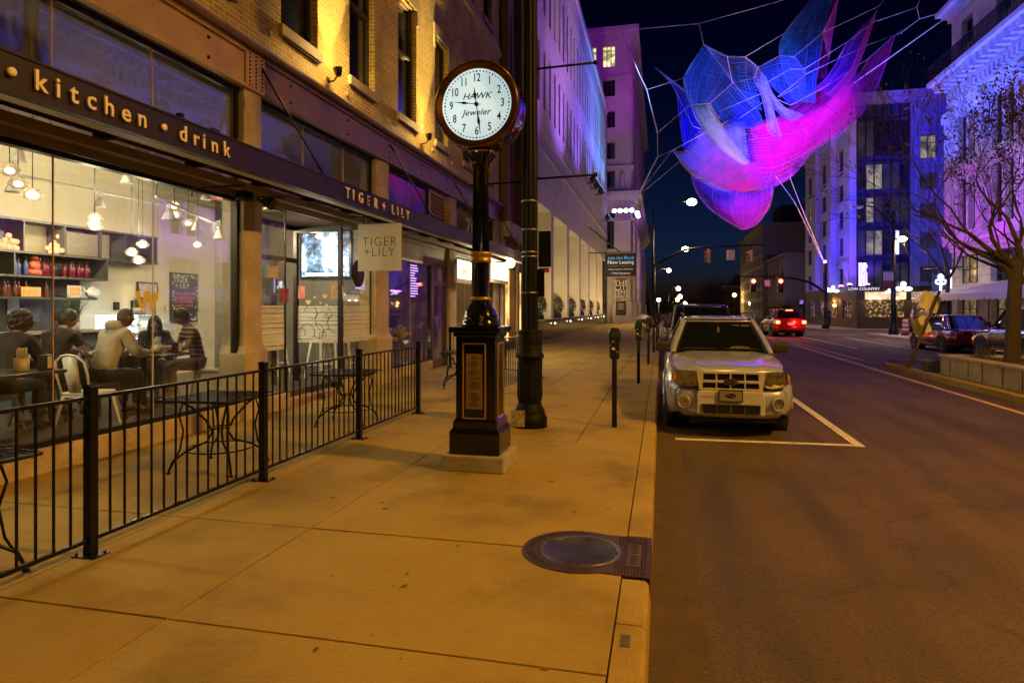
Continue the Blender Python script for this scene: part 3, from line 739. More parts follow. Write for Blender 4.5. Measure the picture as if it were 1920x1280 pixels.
for i, (a, b, c, d) in enumerate(hl):
    up = c > 4
    m_ = (lw1 if (i % 52) in (9, 11, 17, 19, 21) else lw2) if up else pbr('bank_recess_stone', (.36, .30, .20), .7, 0, .2, 1, .2) if i == len(hl) - n2 else last
    last = m_
    MB().box((X0 - .94, ya + a, c), (X0 - .91, ya + b, d)).obj('window', m_, bk)
for k in range(n2):
    g = MB(); y0 = ya + k * pw + .85
    for q in range(1, 6): g.box((X0 - .9, y0 + q * .86, 1.0), (X0 - .82, y0 + q * .86 + .06, 6.7))
    for q in (1, 2, 3): g.box((X0 - .24 * q - .01, ya + k * pw + pw - .004, 1.0), (X0 - .24 * q + .008, ya + k * pw + pw - .001, 6.7))
    for q in (1, 2): g.box((X0 - .95, ya + k * pw + pw - .004, 1.0 + q * 1.9), (X0 + .001, ya + k * pw + pw - .001, 1.02 + q * 1.9))
    g.obj('mullion', M['limestone'], bk)
g = MB(); g.box((X0 - .94, ya + .01, 0), (X0 + .05, yb - .01, .99))
g.obj('granite_base', pbr('polished_black_granite', (.02, .02, .022), .12, 0, .5, 4, 0), bk)
for z, h_, pr in ((9.35, .12, .05), (10.4, .06, .03), (15.4, .07, .03), (20.7, .07, .03), (22.7, .5, .12)):
    MB().box((X0 + .002, ya, z), (X0 + pr, yb, z + h_)).obj('string_course', M['limestone'], bk)
M['box_leaf'] = pbr('boxwood_leaf', (.012, .022, .008), .6, 0, .5, 20, 1, 50)
for k in range(n2):
    y = ya + (k + 1) * pw - .6; c_0 = Vector((X0 - .5, y, 1.0))
    t = thing('topiary', 'dark clipped shrub standing on the granite base between two bank piers', 'shrub', c_0, 'clipped shrubs along the bank')
    MB().lathe([(.16, 0), (.22, .02), (.25, .26), (.001, .25)], 14, Matrix.Translation(c_0)).obj('planter', M['gloss_black'], t)
    rr = random.Random(k); g = MB()
    for q in range(800):
        v = Vector((rr.gauss(0, 1), rr.gauss(0, 1), rr.gauss(0, 1))).normalized() * (.36 * (.8 + .25 * rr.random())); c_ = c_0 + Vector((v.x, v.y, .75 + v.z * 1.4))
        g.add([c_] + [c_ + Vector((rr.random() - .5, rr.random() - .5, rr.random() - .5)) * .15 for w_ in (0, 1)], [(0, 1, 2)])
    g.obj('foliage', M['box_leaf'], t)
for k in range(n2):
    y = ya + k * pw + .42; t = thing('base_light', 'small lit lamp low on the granite base of the bank', 'light', (X0 + .1, y, .7), 'lamps along the bank base')
    MB().box((X0 + .052, y - .06, .62), (X0 + .12, y + .06, .9)).obj('housing', M['iron'], t)
    MB().ball((X0 + .15, y, .78), .05, 8).obj('bulb', emis('bank_base_lamp', (1, .8, .5), 5), t)
    lamp('base_lamp_glow', 'SPOT', (X0 + 1.2, y + 1.6, .9), 900, (1, .68, .28), (X0 - .5, y + 5.2, 4.4), .08, 110, .9, t)
t0 = None
for k, (px, py) in enumerate(((1112, 336), (1119, 347), (1127, 358), (1139, 409 - 1))):
    p = onX(px, py, X0 + .5)
    t = thing('flood_light', ['blue flood light on the bank ledge, nearest of the row', 'second blue flood light from the near end of the bank ledge', 'third blue flood light from the near end of the bank ledge', 'blue flood light on bracket at the far corner of the bank'][k], 'light', p, 'flood lights on the bank')
    MB().tube([(X0, p.y, p.z - .3), (p.x, p.y, p.z - .3), (p.x, p.y, p.z)], .05, 6).obj('arm', M['iron'], t)
    g = MB(); g.lathe([(.2, -.25), (.34, .1), (.34, .25), (.001, .2)], 14, Matrix.Translation(p) @ Matrix.Rotation(R(60), 4, 'Y')); g.obj('lamp_head', M['iron'], t)
    MB().lathe([(.3, .2), (.3, .27), (.001, .27)], 14, Matrix.Translation(p) @ Matrix.Rotation(R(60), 4, 'Y')).obj('lens', emis('blue_flood_lens', (.15, .35, 1), 3), t)

# ------------------------------------------------------------------ neoclassical tower beyond
ct = thing('stone_tower', 'tall stone office tower with cornices and fluted pilasters lit violet', 'building', (-3.3, 72, 0))
XT, YT, YE, ZT = -3.3, 72.0, 125.0, 32.6
M['tower'] = pbr('tower_stone', (.42, .38, .36), .75, 0, .2, .5, .3, 8)
hl = [(.45 + .0, 1.55, z, z + 2.7) for z in (11.0, 14.9, 18.9, 22.7, 26.6)]
W = 14
g = MB()
hf = []
for z in (8.2, 15.0, 18.2, 21.7, 25.2, 28.5):
    h_ = 1.9 if z < 28 else 2.3
    for a in (W - 2.4, W - 4.5, W - 6.6): hf.append((a - .68, a + .68, z, z + (h_ if z > 8.5 else 4)))
g.wall((XT - W, YT, 0), (1, 0, 0), (0, 0, 1), W, ZT, hf, .4)
hs = []
for k in range(13):
    for z in (3, 14.6, 18.0, 21.6, 25.1, 28.3): hs.append((2.2 + k * 4, 4.0 + k * 4, z, z + (8.6 if z == 3 else 2.1)))
g.wall((XT, YT, 0), (0, 1, 0), (0, 0, 1), YE - YT, ZT, hs, .4)
g.quad((XT, YT, ZT), (XT, YE, ZT), (XT - W, YE, ZT), (XT - W, YT, ZT))
g.obj('wall', M['tower'], ct)
lwt = lit_window('tower_lit_window', (1, .85, .4), 1.6)
for (a, b, c, d) in hf:
    f = MB(); x0, x1 = XT - W + a, XT - W + b
    f.box((x0, YT + .3, c), (x1, YT + .36, c + .12)); f.box((x0, YT + .3, d - .5), (x1, YT + .36, d - .42))
    for q in range(4): f.box((x0 + q * (x1 - x0) / 3 - .04, YT + .3, c), (x0 + q * (x1 - x0) / 3 + .04, YT + .36, d))
    f = f.obj('window', M['win_frame'], ct); MB().box((x0, YT + .38, c), (x1, YT + .39, d)).obj('pane', lwt if c > 28 else M['glass_dark'], f)
for (a, b, c, d) in hs: MB().box((XT - .39, YT + a, c), (XT - .36, YT + b, d)).obj('window', M['glass_dark'], ct)
for z, h_, pr in ((ZT - .6, .6, .9), (ZT - 1.1, .5, .5), (ZT - 1.5, .4, .25), (13.9, .5, 1.2), (13.4, .5, .8), (12.9, .5, .4), (26.9 + .2, .3, .2), (16.9, .5, .35), (11.3, .3, .3)):
    g = MB(); g.box((XT - W, YT - pr, z), (XT + pr, YT - .003, z + h_)); g.box((XT + .003, YT - .003, z), (XT + pr, YE, z + h_)); g.obj('cornice', M['tower'], ct)
for x in [XT - .9, XT - 8.1]:
    g = MB()
    g.box((x - .9, YT - .34, 2.2), (x + .9, YT - .25, 11.2))
    for q in range(7): g.box((x - .78 + q * .24, YT - .42, 2.4), (x - .66 + q * .24, YT - .341, 10.9))
    g.box((x - 1.05, YT - .6, -.1), (x + 1.05, YT - .02, 2.2)); g.box((x - 1.0, YT - .5, 11.2), (x + 1.0, YT - .02, 11.28))
    g.obj('pilaster', M['tower'], ct)
for k in range(13):
    g = MB(); y = YT + .3 + k * 4
    g.box((XT + .25, y, 2.2), (XT + .34, y + 1.5, 11.2))
    for q in range(5): g.box((XT + .341, y + .1 + q * .29, 2.4), (XT + .42, y + .24 + q * .29, 10.9))
    g.box((XT + .02, y - .1, -.1), (XT + .6, y + 1.6, 2.2)); g.obj('pilaster', M['tower'], ct)
    MB().box((XT + .003, y + .2, 14.5), (XT + .18, y + 1.3, 30.8)).obj('pier', M['tower'], ct)
MB().lathe([(.05, 14.6), (.25, 15), (.32, 15.8), (.2, 16.4), (.22, 16.7), (.001, 16.7)], 12, Matrix.Translation((XT - .9, YT - .05, 0))).obj('urn_relief', M['tower'], ct)
lens = emis('violet_white_lens', (.45, .4, 1), 14)
for k in range(7):
    if k < 4: p = Vector((XT - 1.3 + k * .62 - .4, YT - 1.0, 12.2))
    else: p = Vector((XT + .7, YT + .4 + (k - 4) * 1.3, 12.1 - (k - 4) * .0))
    t = thing('flood_light', 'violet white lamp on the stone tower ledge, ' + ['first', 'second', 'third', 'fourth', 'fifth, at the corner', 'sixth, on the street side', 'last, on the street side'][k] + ' from the left', 'light', p, 'lamps on the tower ledge')
    MB().tube([p + Vector((0, .2, -.25)), p + Vector((0, .1, 0))], .05, 6).obj('bracket', M['iron'], t)
    MB().lathe([(.2, -.05), (.3, .12), (.3, .2), (.001, .15)], 14, Matrix.Translation(p) @ Matrix.Rotation(R(80), 4, 'X')).obj('lamp_head', M['iron'], t)
    MB().ball(p + Vector((0, -.16, .02)), .27, 10, (1, .4, 1)).obj('lens', lens, t)
t = thing('vertical_banner', 'tall dark banner reading THE CITIZENS CONDOS on the tower pilaster', 'banner', (XT - .9, YT - .65, 6))
bx0, bx1 = onY(1155, 0, YT - .7).x, onY(1174, 0, YT - .7).x; bz1, bz0 = onY(1160, 524, YT - .7).z, onY(1160, 591, YT - .7).z
MB().box((bx0, YT - .75, bz0), (bx1, YT - .68, bz1)).obj('banner_cloth', pbr('banner_charcoal', (.03, .025, .022), .7, 0, .1, 3, 0), t)
bw = pbr('banner_cream', (.6, .55, .48), .7, 0, .1, 3, 0); xc = (bx0 + bx1) / 2; H_ = bz1 - bz0
for s_, q, sz in (('THE', .11, .85), ('CITI', .235, .78), ('ZENS', .36, .66), ('CONDOS', .475, .40), ('.COM', .565, .46)):
    text(s_, sz, frame((xc, YT - .76, bz1 - q * H_), (1, 0, 0), (0, 0, 1)), bw, t, 'lettering', .004, bold=.008)
for q in (.7, .76, .82): MB().box((xc - .3, YT - .757, bz1 - q * H_), (xc + .3, YT - .751, bz1 - q * H_ + .06)).obj('fine_print', bw, t)
MB().box((bx0 + .1, YT - .757, bz1 - .035 * H_), (bx1 - .1, YT - .751, bz1 - .005 * H_)).obj('red_strip', pbr('banner_red', (.4, .03, .02), .7, 0, .1, 3, 0), t)
YS = 52.0
t = thing('leasing_sign', 'black board reading Join the Block Now Leasing projecting from the bank', 'sign', (X0 + .5, YS, 5))
sx0, sx1 = onY(1135, 0, YS).x, onY(1193, 0, YS).x; sz1, sz0 = onY(1135, 476, YS).z, onY(1135, 519, YS).z
MB().box((sx0, YS - .06, sz0), (sx1, YS + .06, sz1)).obj('board', pbr('black_board', (.012, .011, .013), .5, 0, .1, 3, 0), t)
g = MB(); g.tube([(X0, YS, sz1 + .1), (sx1, YS, sz1 + .1)], .04, 6); g.tube([(X0, YS - .0, sz1 + 2.2), (sx0 + 1.2, YS, sz1 + .1)], .05, 6); g.obj('bracket', M['iron'], t)
xc = (sx0 + sx1) / 2; hh = sz1 - sz0
cw = emis('board_white', (.9, .9, .9), .35, (.8, .8, .8)); cb = emis('board_blue', (.1, .45, .9), .5, (.05, .3, .7)); cr = pbr('board_red', (.5, .03, .02), .5, 0, .1, 3, 0)
text('Join the Block', .37, frame((xc + .04, YS - .065, sz1 - .19 * hh), (1, 0, 0), (0, 0, 1)), cb, t, 'lettering', .003, bold=.001)
text('Now Leasing', .40, frame((xc, YS - .065, sz1 - .38 * hh), (1, 0, 0), (0, 0, 1)), cw, t, 'lettering', .003, bold=.001)
text('APARTMENTS · OFFICE · RETAIL', .14, frame((xc, YS - .065, sz1 - .55 * hh), (1, 0, 0), (0, 0, 1)), M['concrete'], t, 'lettering', .003)
text('theplazacompanies.net  614.237.6800', .13, frame((xc, YS - .065, sz1 - .68 * hh), (1, 0, 0), (0, 0, 1)), cw, t, 'lettering', .003)
text('( Plaza Companies', .2, frame((xc, YS - .065, sz1 - .85 * hh), (1, 0, 0), (0, 0, 1)), cw, t, 'lettering', .003)
MB().box((xc, YS - .065, sz0 + .03), (sx1 - .05, YS - .061, sz0 + .1)).obj('red_strip', cr, t)
g = MB(); y = 28.9
while y < 70:
    g.box((X0 + .0015, y, 6.9), (X0 + .003, y + .03, 9.3)); y += 2.01
for z in (7.9, 12.9, 13.9, 17.9, 21.6): g.box((X0 + .0015, 27.9, z), (X0 + .003, 69.9, z + .03))
g.obj('stone_joint', M['iron'], bk)
# ------------------------------------------------------------------ restaurant interior
FZ = .2
XB = -10.0; YE1 = 12.78
room = thing('restaurant_room', 'pale dining room seen behind the big shop window', 'room', (-8, 6, FZ)); room['kind'] = 'structure'
M['cream_wall'] = pbr('cream_wall_paint', (.66, .58, .42), .8, 0, .06, 1, .05)
M['floor_int'] = pbr('dark_wood_floor', (.09, .065, .045), .35, 0, .35, 3, .1, stretch=(6, .6, 1))
MB().box((XB, -3, FZ - .1), (X0 - .3, YE1, FZ)).obj('floor', M['floor_int'], room)
MB().box((XB - .1, -3, FZ), (XB, YE1, 4.7)).obj('wall', M['cream_wall'], room)
MB().box((XB, YE1, .1), (GX - .06, YE1 + .1, 4.7)).obj('end_wall', pbr('grey_end_wall', (.13, .12, .10), .8, 0, .1, 1, .05), room)
MB().box((XB, -3.1, FZ), (GX - .06, -3, 4.7)).obj('end_wall', pbr('red_wall_paint', (.45, .03, .02), .7, 0, .1, 1, .05), room)
MB().box((XB, -3, 4.6), (X0 - .2, YE1, 4.7)).obj('ceiling', pbr('grey_ceiling', (.09, .085, .08), .8, 0, .15, 1, .1), room)
MB().box((-8.2, 10.2, 3.62), (-7.0, YE1, 4.0)).obj('duct', pbr('red_duct', (.4, .03, .03), .6, 0, .1, 1, .05), room)
p = onX(3, 500, -6.3); MB().box((-6.5, p.y - 1.0, FZ), (-6.3, p.y - .06, 3.2)).obj('post', bpy.data.materials['red_wall_paint'], room)
g = MB(); g.box((-7.4, 3, 4.0), (-6.9, 6.0, 4.59)); g.obj('bulkhead', bpy.data.materials['grey_end_wall'], room)
for (x0, y0, x1, y1, z) in ((-7.6, 5.5, -7.0, 11.0, 3.6), (-8.8, 5, -8.8, 10.5, 3.45), (-6.9, 7.6, -8.9, 12.2, 3.15)):
    t = thing('track_light', 'white ceiling track rail with cone spotlights in the restaurant, ' + {3.6: 'highest of the three', 3.45: 'nearest the shelves', 3.15: 'lowest of the three'}[z], 'light', ((x0 + x1) / 2, (y0 + y1) / 2, z))
    MB().tube([(x0, y0, z), (x1, y1, z)], .022, 6).obj('rail', M['white_paint'], t)
    for q in (.12, .38, .64, .9):
        x, y = x0 + (x1 - x0) * q, y0 + (y1 - y0) * q
        g = MB(); g.tube([(x, y, z), (x, y, z - .1)], .015, 6); g.lathe([(.03, 0), (.045, -.05), (.09, -.16), (.085, -.165), (.001, -.12)], 12, Matrix.Translation((x, y, z - .09))); g.obj('lamp_head', M['white_paint'], t)
    MB().tube([(x0, y0, z), (x0 - .05, y0 + .1, z + .3), (x0 + .1, y0, z + .6), (x0, y0, 4.6)], .008, 5).obj('cable', M['iron'], t)
sh = thing('wall_shelving', 'charcoal stepped wall shelving above the bar', 'shelf', (-9.8, 8, 1.5))
M['charcoal'] = pbr('charcoal_shelf_paint', (.028, .025, .023), .6, 0, .2, 3, .1)
SX0, SX1 = -9.99, -9.62
g = MB()
for z, y1 in ((2.97, 10.66), (2.47, 10.66), (2.10, 9.5), (1.76, 9.27)): g.box((SX0, 5.5, z - .035), (SX1, y1, z))
g.obj('shelf', M['charcoal'], sh)
g = MB()
for y in (5.9, 7.0, 7.95, 8.65, 9.35, 9.9, 10.63): g.box((SX0, y - .012, 2.471), (SX1 - .003, y + .012, 2.934))
for y in (7.8, 9.48): g.box((SX0, y - .012, 2.101), (SX1 - .003, y + .012, 2.434))
g.obj('divider', M['charcoal'], sh)
g = MB(); g.box((SX0 + .001, 5.5, 2.471), (SX0 + .012, 8.0, 2.93)); g.box((SX0 + .001, 8.67, 2.471), (SX0 + .012, 9.33, 2.93)); g.box((SX0 + .001, 10.2, 2.471), (SX0 + .012, 10.6, 2.93)); g.box((SX0 + .001, 5.5, 1.1), (SX0 + .012, 9.25, 2.43)); g.box((SX0 + .001, 9.25, 2.1), (SX0 + .012, 9.48, 2.43))
g.obj('back_panel', M['charcoal'], sh)
MB().box((SX1 - .05, 8.7, 2.48), (SX1 - .03, 9.3, 2.86)).obj('lattice_panel', pbr('brass_lattice', (.10, .08, .06), .4, .5, .5, 60, .5), sh)
bottle_w = emis('bottle_glint', (.5, .05, .08), .02, (.22, .02, .04)); bottle_b = pbr('blue_bottle', (.03, .035, .1), .15, 0, .1, 5, 0)
bottle_r = pbr('red_bottle', (.06, .004, .012), .15, 0, .2, 5, 0); bottle_a = pbr('amber_bottle', (.08, .02, .01), .15, 0, .2, 5, 0)
def bottle(p, mat, lab, grp):
    g = MB(); g.lathe([(.033, 0), (.036, .02), (.036, .15), (.03, .18), (.013, .205), (.012, .27), (.016, .275), (.001, .275)], 10, Matrix.Translation(p))
    tag(g.obj('bottle', mat), lab, 'bottle', grp)
for k in range(20):
    px = [28, 38, 48, 72, 83, 92, 99, 124, 133, 141, 148, 157, 162, 168, 8, 18, 28, 38, 48, 90][k]
    up = k < 14
    p = onX(px, 0, SX1 - .12); z = 2.10 if up else 1.76
    grp = ('blue bottles on the upper bottle shelf' if k < 3 else 'red bottles on the upper bottle shelf') if up else 'dark amber bottles on the lower shelf'
    bottle((SX1 - .12 - .04 * (k % 2), p.y, z), bottle_b if k < 3 else (bottle_r if up else bottle_a), {0: 'dark blue bottle', 1: 'slim red bottle'}[int(k >= 3)] + ' on the second shelf of the bar wall' if up else 'dark amber bottle on the third shelf of the bar wall', grp)
def lumps(c, r, n, mat, name, lab, cat, seed=0):
    rr = random.Random(seed); g = MB()
    for q in range(n): g.ball(Vector(c) + Vector((rr.gauss(0, r * .4), rr.gauss(0, r * .45), abs(rr.gauss(0, r * .5)))), r * .28, 6)
    return tag(g.obj(name, mat), lab, cat)
blossom_mat = emis('glowing_blossom', (1, .7, .35), .7, (.6, .2, .1))  # the blossoms themselves are weakly emissive
lumps((-9.75, onX(10, 0, -9.75).y, 2.5), .16, 30, blossom_mat, 'flower_arrangement', 'glowing flower arrangement at the left end of the top shelf', 'flowers', 1)
lumps((-9.75, onX(108, 0, -9.75).y, 2.5), .15, 26, blossom_mat, 'flower_arrangement', 'glowing flower arrangement beside the window joint on top shelf', 'flowers', 2)
g = MB(); c = Vector((-9.75, onX(64, 0, -9.75).y, 2.10)); g.lathe([(.09, 0), (.11, .03), (.1, .1), (.001, .11)], 14, Matrix.Translation(c)); g.ball(c + Vector((0, 0, .16)), .085, 10); g.ball(c + Vector((0, 0, .28)), .06, 10); g.tube([c + Vector((0, .07, .2)), c + Vector((0, .1, .3))], .018)
tag(g.obj('lucky_cat', pbr('red_gold_glaze', (.3, .06, .03), .3, 0, .7, 25, .1)), 'small red and gold lucky cat figure between the bottles', 'figurine')
c = Vector((-9.72, onX(174, 0, -9.72).y, 1.76)); g = MB(); g.lathe([(.05, 0), (.11, .05), (.12, .1), (.09, .17), (.03, .2), (.02, .23), (.001, .235)], 16, Matrix.Translation(c)); g.tube([c + Vector((0, -.1, .08)), c + Vector((0, -.17, .13)), c + Vector((0, -.2, .2))], [.025, .02, .012])
tag(g.obj('teapot', M['white_paint']), 'white round teapot on the end of the lower bar shelf', 'teapot')
for px, w, h, lab, mt in ((57, .32, .15, 'yellow framed card propped on the lower bar shelf', (.55, .32, .06)), (139, .26, .2, 'white framed print propped on the lower bar shelf', (.6, .55, .45))):
    c = Vector((-9.68, onX(px, 0, -9.68).y, 1.765)); t = thing('picture_frame', lab, 'picture', c)
    MB().box(c + Vector((0, -w / 2, 0)), c + Vector((.02, w / 2, h))).obj('frame', pbr('frame_' + str(px), mt, .5, 0, .1, 5, 0), t); MB().box(c + Vector((.02, -w / 2 + .03, .03)), c + Vector((.024, w / 2 - .03, h - .03))).obj('print', pbr('print_' + str(px), (.5, .25, .1), .6, 0, .6, 14, 0), t)
ctr = thing('bar_counter', 'blue grey bar counter with pale top below the shelves', 'counter', (-9, 7, FZ))
MB().box((-9.2, 2, FZ), (-8.9, 9.0, 1.2)).obj('front_panel', pbr('blue_counter', (.07, .12, .17), .5, 0, .2, 3, .05), ctr); MB().box((-9.3, 2, 1.2), (-8.8, 9.05, 1.24)).obj('counter_top', pbr('pale_counter_top', (.4, .35, .3), .4, 0, .1, 3, 0), ctr)
for (x, px0, px1, py0, py1, nm, lab, c) in ((XB + .01, 12, 33, 560, 590, 'notice', 'upper white notice pinned behind the bar', (.7, .7, .65)), (XB + .01, 12, 33, 595, 615, 'notice', 'lower white notice pinned behind the bar', (.6, .6, .58)),
        (XB + .01, 40, 74, 570, 605, 'menu_print', 'dark print of blue flowers behind the bar', (.08, .07, .15)), (XB + .01, 256, 294, 528, 561, 'framed_photos', 'black frame with two photos on the cream wall', (.35, .25, .2)),
        (XB + .01, 245, 290, 563, 593, 'menu_board', 'poster with pictures standing behind the display case', (.25, .15, .12)), (XB + .01, 212, 222, 566, 581, 'small_poster', 'tiny black poster on the cream wall', (.05, .04, .04)), (XB + .01, 309, 315, 574, 582, 'thermostat', 'small white thermostat beside the chalkboard', (.7, .7, .68))):
    a, b = onX(px0, py0, x), onX(px1, py1, x)
    t = thing(nm, lab, 'picture' if nm not in ('thermostat', 'notice') else nm, (x, (a.y + b.y) / 2, (a.z + b.z) / 2))
    MB().box((x, a.y, b.z), (x + .03, b.y, a.z)).obj('frame', M['black'] if nm not in ('notice', 'thermostat') else M['white_paint'], t)
    MB().box((x + .031, a.y + .03, b.z + .03), (x + .034, b.y - .03, a.z - .03)).obj('print', pbr(nm + '_print', c, .6, 0, .8 if nm not in ('notice', 'thermostat') else .1, 12, 0), t)
a, b = onX(320, 510, XB + .03), onX(371, 603, XB + .03)
t = thing('chalkboard', 'tall black chalkboard poster lettered TIGER + LILY in white and pink', 'poster', (XB, (a.y + b.y) / 2, a.z))
MB().box((XB + .002, a.y, b.z), (XB + .03, b.y, a.z)).obj('board', pbr('chalkboard_black', (.012, .012, .012), .8, 0, .3, 8, 0), t)
chalk = pbr('white_chalk', (.75, .75, .7), .8, 0, .1, 5, 0); pink = pbr('pink_chalk', (.7, .16, .25), .8, 0, .1, 5, 0)
yc = (a.y + b.y) / 2 - .12; H_ = a.z - b.z
F = lambda q, dy=0: frame((XB + .034, yc + dy, a.z - q * H_), (0, 1, 0), (0, 0, 1))
text('TIGER', .16, F(.15), chalk, t, 'lettering', .002); text('+ LILY', .15, F(.27, .05), chalk, t, 'lettering', .002)
for q, s_ in ((.42, 'Love your self'), (.50, 'eat good food'), (.58, 'be kind today'), (.66, 'share a smile')): text(s_, .105, F(q, .1), pink, t, 'lettering', .002, shear=.3)
rr = random.Random(4); g = MB()
for k in range(60):
    ed = rr.choice([0, 1, 2]); y = a.y + .05 + rr.random() * (b.y - a.y - .1); z = b.z + .04 + rr.random() * (H_ - .08)
    if ed == 0: y = rr.choice([a.y + .05, b.y - .08]) + rr.random() * .06
    elif ed == 1: z = b.z + .04 + rr.random() * .12
    else: z = a.z - .04 - rr.random() * .06
    g.cbox((XB + .032, y, z), (.003, .02 + rr.random() * .03, .02 + rr.random() * .02))
g.obj('drawing', chalk, t)
p = onX(277, 562, GX + .012)
t = MB()
for q, s_ in ((-.12, 1), (-.04, -1), (.04, 1), (.12, -1)):
    g_ = [(p.y + q - .035 - s_ * .03, p.z + .1), (p.y + q + .035 - s_ * .03, p.z + .1), (p.y + q + .02 + s_ * .03, p.z - .1), (p.y + q - .02 + s_ * .03, p.z - .1)]
    t.prism(g_, GX + .007, GX + .0085 + .0006 * s_, 'x')
tag(t.obj('window_sticker', pbr('yellow_vinyl', (.75, .6, .05), .5, 0, .1, 4, 0)), 'yellow zigzag W sticker on the shop glass', 'sticker')
p0 = onX(246, 612, -8.7); t = thing('display_case', 'glowing chilled glass display case with curved front', 'display case', (-8.9, p0.y + .6, FZ))
ya, yb = onX(240, 0, -8.7).y, onX(318, 0, -8.7).y
MB().box((-9.4, ya, FZ), (-8.6, yb, .95)).obj('base', M['black'], t)
poly = [(-8.6, .96), (-8.6, 1.25), (-8.68, 1.4), (-8.85, 1.47), (-9.4, 1.47), (-9.4, .96)]
g = MB()
for y in (ya + .01, yb - .03): g.prism([(x, z) for x, z in poly], y, y + .02, 'y')
g.obj('side_glass', M['glass_clear'], t)
g = MB(); g.grid([[(x + .002, y, z) for x, z in poly[:5]] for y in (ya + .02, yb - .02)]); g.obj('front_glass', M['glass_clear'], t)
MB().box((-9.39, ya + .03, .96), (-9.36, yb - .03, 1.46)).obj('lit_back', emis('case_light', (.75, .9, 1), 3.2), t)
g = MB()
for z in (1.08, 1.25): g.box((-9.35, ya + .04, z), (-8.75, yb - .04, z + .012))
g.obj('shelf', M['steel'], t); rr = random.Random(8)
g = MB()
for k in range(34): g.ball((-8.8 - rr.random() * .4, ya + .1 + rr.random() * (yb - ya - .2), rr.choice([.97, 1.1, 1.27]) + .03), .045, 6, (1, 1.2, .7))
g.obj('pastry', pbr('pastry_glaze', (.4, .25, .15), .5, 0, .6, 9, .1), t)
lamp('case_lamp', 'AREA', (-8.75, (ya + yb) / 2, 1.42), 16, (.8, .92, 1), (-9, (ya + yb) / 2, 1.0), .5, parent=t)
def spiky(c, n, h, w, mat, seed):
    rr = random.Random(seed); g = MB()
    for q in range(n):
        a = rr.random() * 6.28; d = Vector((math.cos(a), math.sin(a), 0)); l = h * (.6 + .5 * rr.random()); k = w * rr.random()
        pts = [Vector(c) + d * .02, Vector(c) + d * k * .4 + Vector((0, 0, l * .6)), Vector(c) + d * k + Vector((0, 0, l))]
        s_ = d.cross(Vector((0, 0, 1))) * .008
        g.add([pts[0] - s_, pts[0] + s_, pts[1] + s_, pts[1] - s_, pts[2]], [(0, 1, 2, 3), (3, 2, 4)])
    return g
M['leaf_green'] = pbr('green_leaf', (.035, .10, .03), .5, 0, .4, 12, .2)
t = thing('potted_grass', 'tall spiky green plant on the bar counter', 'plant', (-9.0, onX(140, 0, -9).y, 1.24))
c = Vector((-9.0, onX(140, 0, -9).y, 1.24)); spiky(c + Vector((0, 0, .1)), 60, .45, .3, M['leaf_green'], 1).obj('leaves', M['leaf_green'], t); MB().lathe([(.06, 0), (.09, .12), (.001, .12)], 12, Matrix.Translation(c)).obj('pot', M['white_paint'], t)
c = Vector((-8.8, onX(257, 0, -8.8).y, 1.47)); t = thing('potted_plant', 'small leafy plant in white pot on the display case', 'plant', c)
spiky(c + Vector((0, 0, .1)), 40, .22, .15, M['leaf_green'], 2).obj('leaves', M['leaf_green'], t); MB().lathe([(.05, 0), (.07, .12), (.001, .12)], 12, Matrix.Translation(c)).obj('pot', M['white_paint'], t)
M['bulb_warm'] = emis('pendant_bulb', (1, .80, .50), 16)
M['shade_glass'] = glass('pendant_glass', (1, .93, .82), .2, .25)
pend = [(34, 345, -7.2), (61, 366, -7.0), (178, 409, -7.8), (177, 424, -7.4), (326, 386, -7.8), (327, 403, -7.4), (353, 419, -8.2), (267, 459, -8.6), (247, 474, -8.5), (260, 489, -8.4), (370, 459, -8.8), (600, 443, None), (616, 457, None), (18, 320, -6.8)]
for i, (px, py, X) in enumerate(pend):
    p = onX(px, py, X) if X else onY(px, py, 12.0)
    lab = ['clear dim glass pendant at the upper left of the restaurant window', 'bright round pendant left of the first window joint', 'upper of two stacked glass pendants over the shelves', 'lower of two stacked glass pendants over the shelves', 'upper of two stacked pendants beneath the red duct', 'lower of two stacked pendants beneath the red duct', 'clear glass pendant in front of the cream wall near the track lights', 'right one of three small pendants before the top shelf end', 'left one of three small pendants before the top shelf end', 'lowest of three small pendants before the top shelf end', 'small pendant above the chalkboard', 'upper pendant behind the entrance pane', 'lower pendant behind the entrance pane over the television', 'pendant at the top left edge of the restaurant window'][i]
    t = thing('pendant_lamp', lab, 'lamp', p, 'glass pendant lamps in the restaurant')
    MB().tube([p + Vector((0, 0, .08)), (p.x, p.y, 4.6)], .005, 5).obj('cord', M['iron'], t)
    MB().lathe([(.02, .09), (.05, .075), (.1, .02), (.105, -.01), (.07, -.045), (.03, -.06)], 16, Matrix.Translation(p)).obj('lamp_shade', M['shade_glass'], t)
    MB().ball(p, .045 if i in (0, 6, 13) else .062, 8, (1, 1, .7)).obj('bulb', M['bulb_warm'], t)
lamp('pendant_light', 'POINT', (-7.3, 6.9, 3.05), 110, (1, .84, .50), None, .15)
lamp('pendant_light', 'POINT', (-8.3, 8.9, 2.85), 120, (1, .85, .52), None, .15)
lamp('pendant_light', 'POINT', (-7.6, 9.9, 3.0), 110, (1, .85, .52), None, .15)
lamp('pendant_light', 'POINT', (-6.9, 11.9, 2.95), 90, (1, .86, .6), None, .12)
lamp('track_spot', 'SPOT', (-8.8, 8.0, 3.3), 620, (1, .84, .52), (-10, 8.0, 3.3), .06, 150)
lamp('track_spot', 'SPOT', (-8.6, 11.8, 2.9), 560, (1, .84, .52), (-10, 11.9, 2.4), .06, 110)
lamp('pendant_light', 'POINT', (-7.4, 3.6, 2.9), 260, (1, .84, .50), None, .15)
a, b = onY(566, 436, YE1 - .06), onY(655, 518, YE1 - .06)
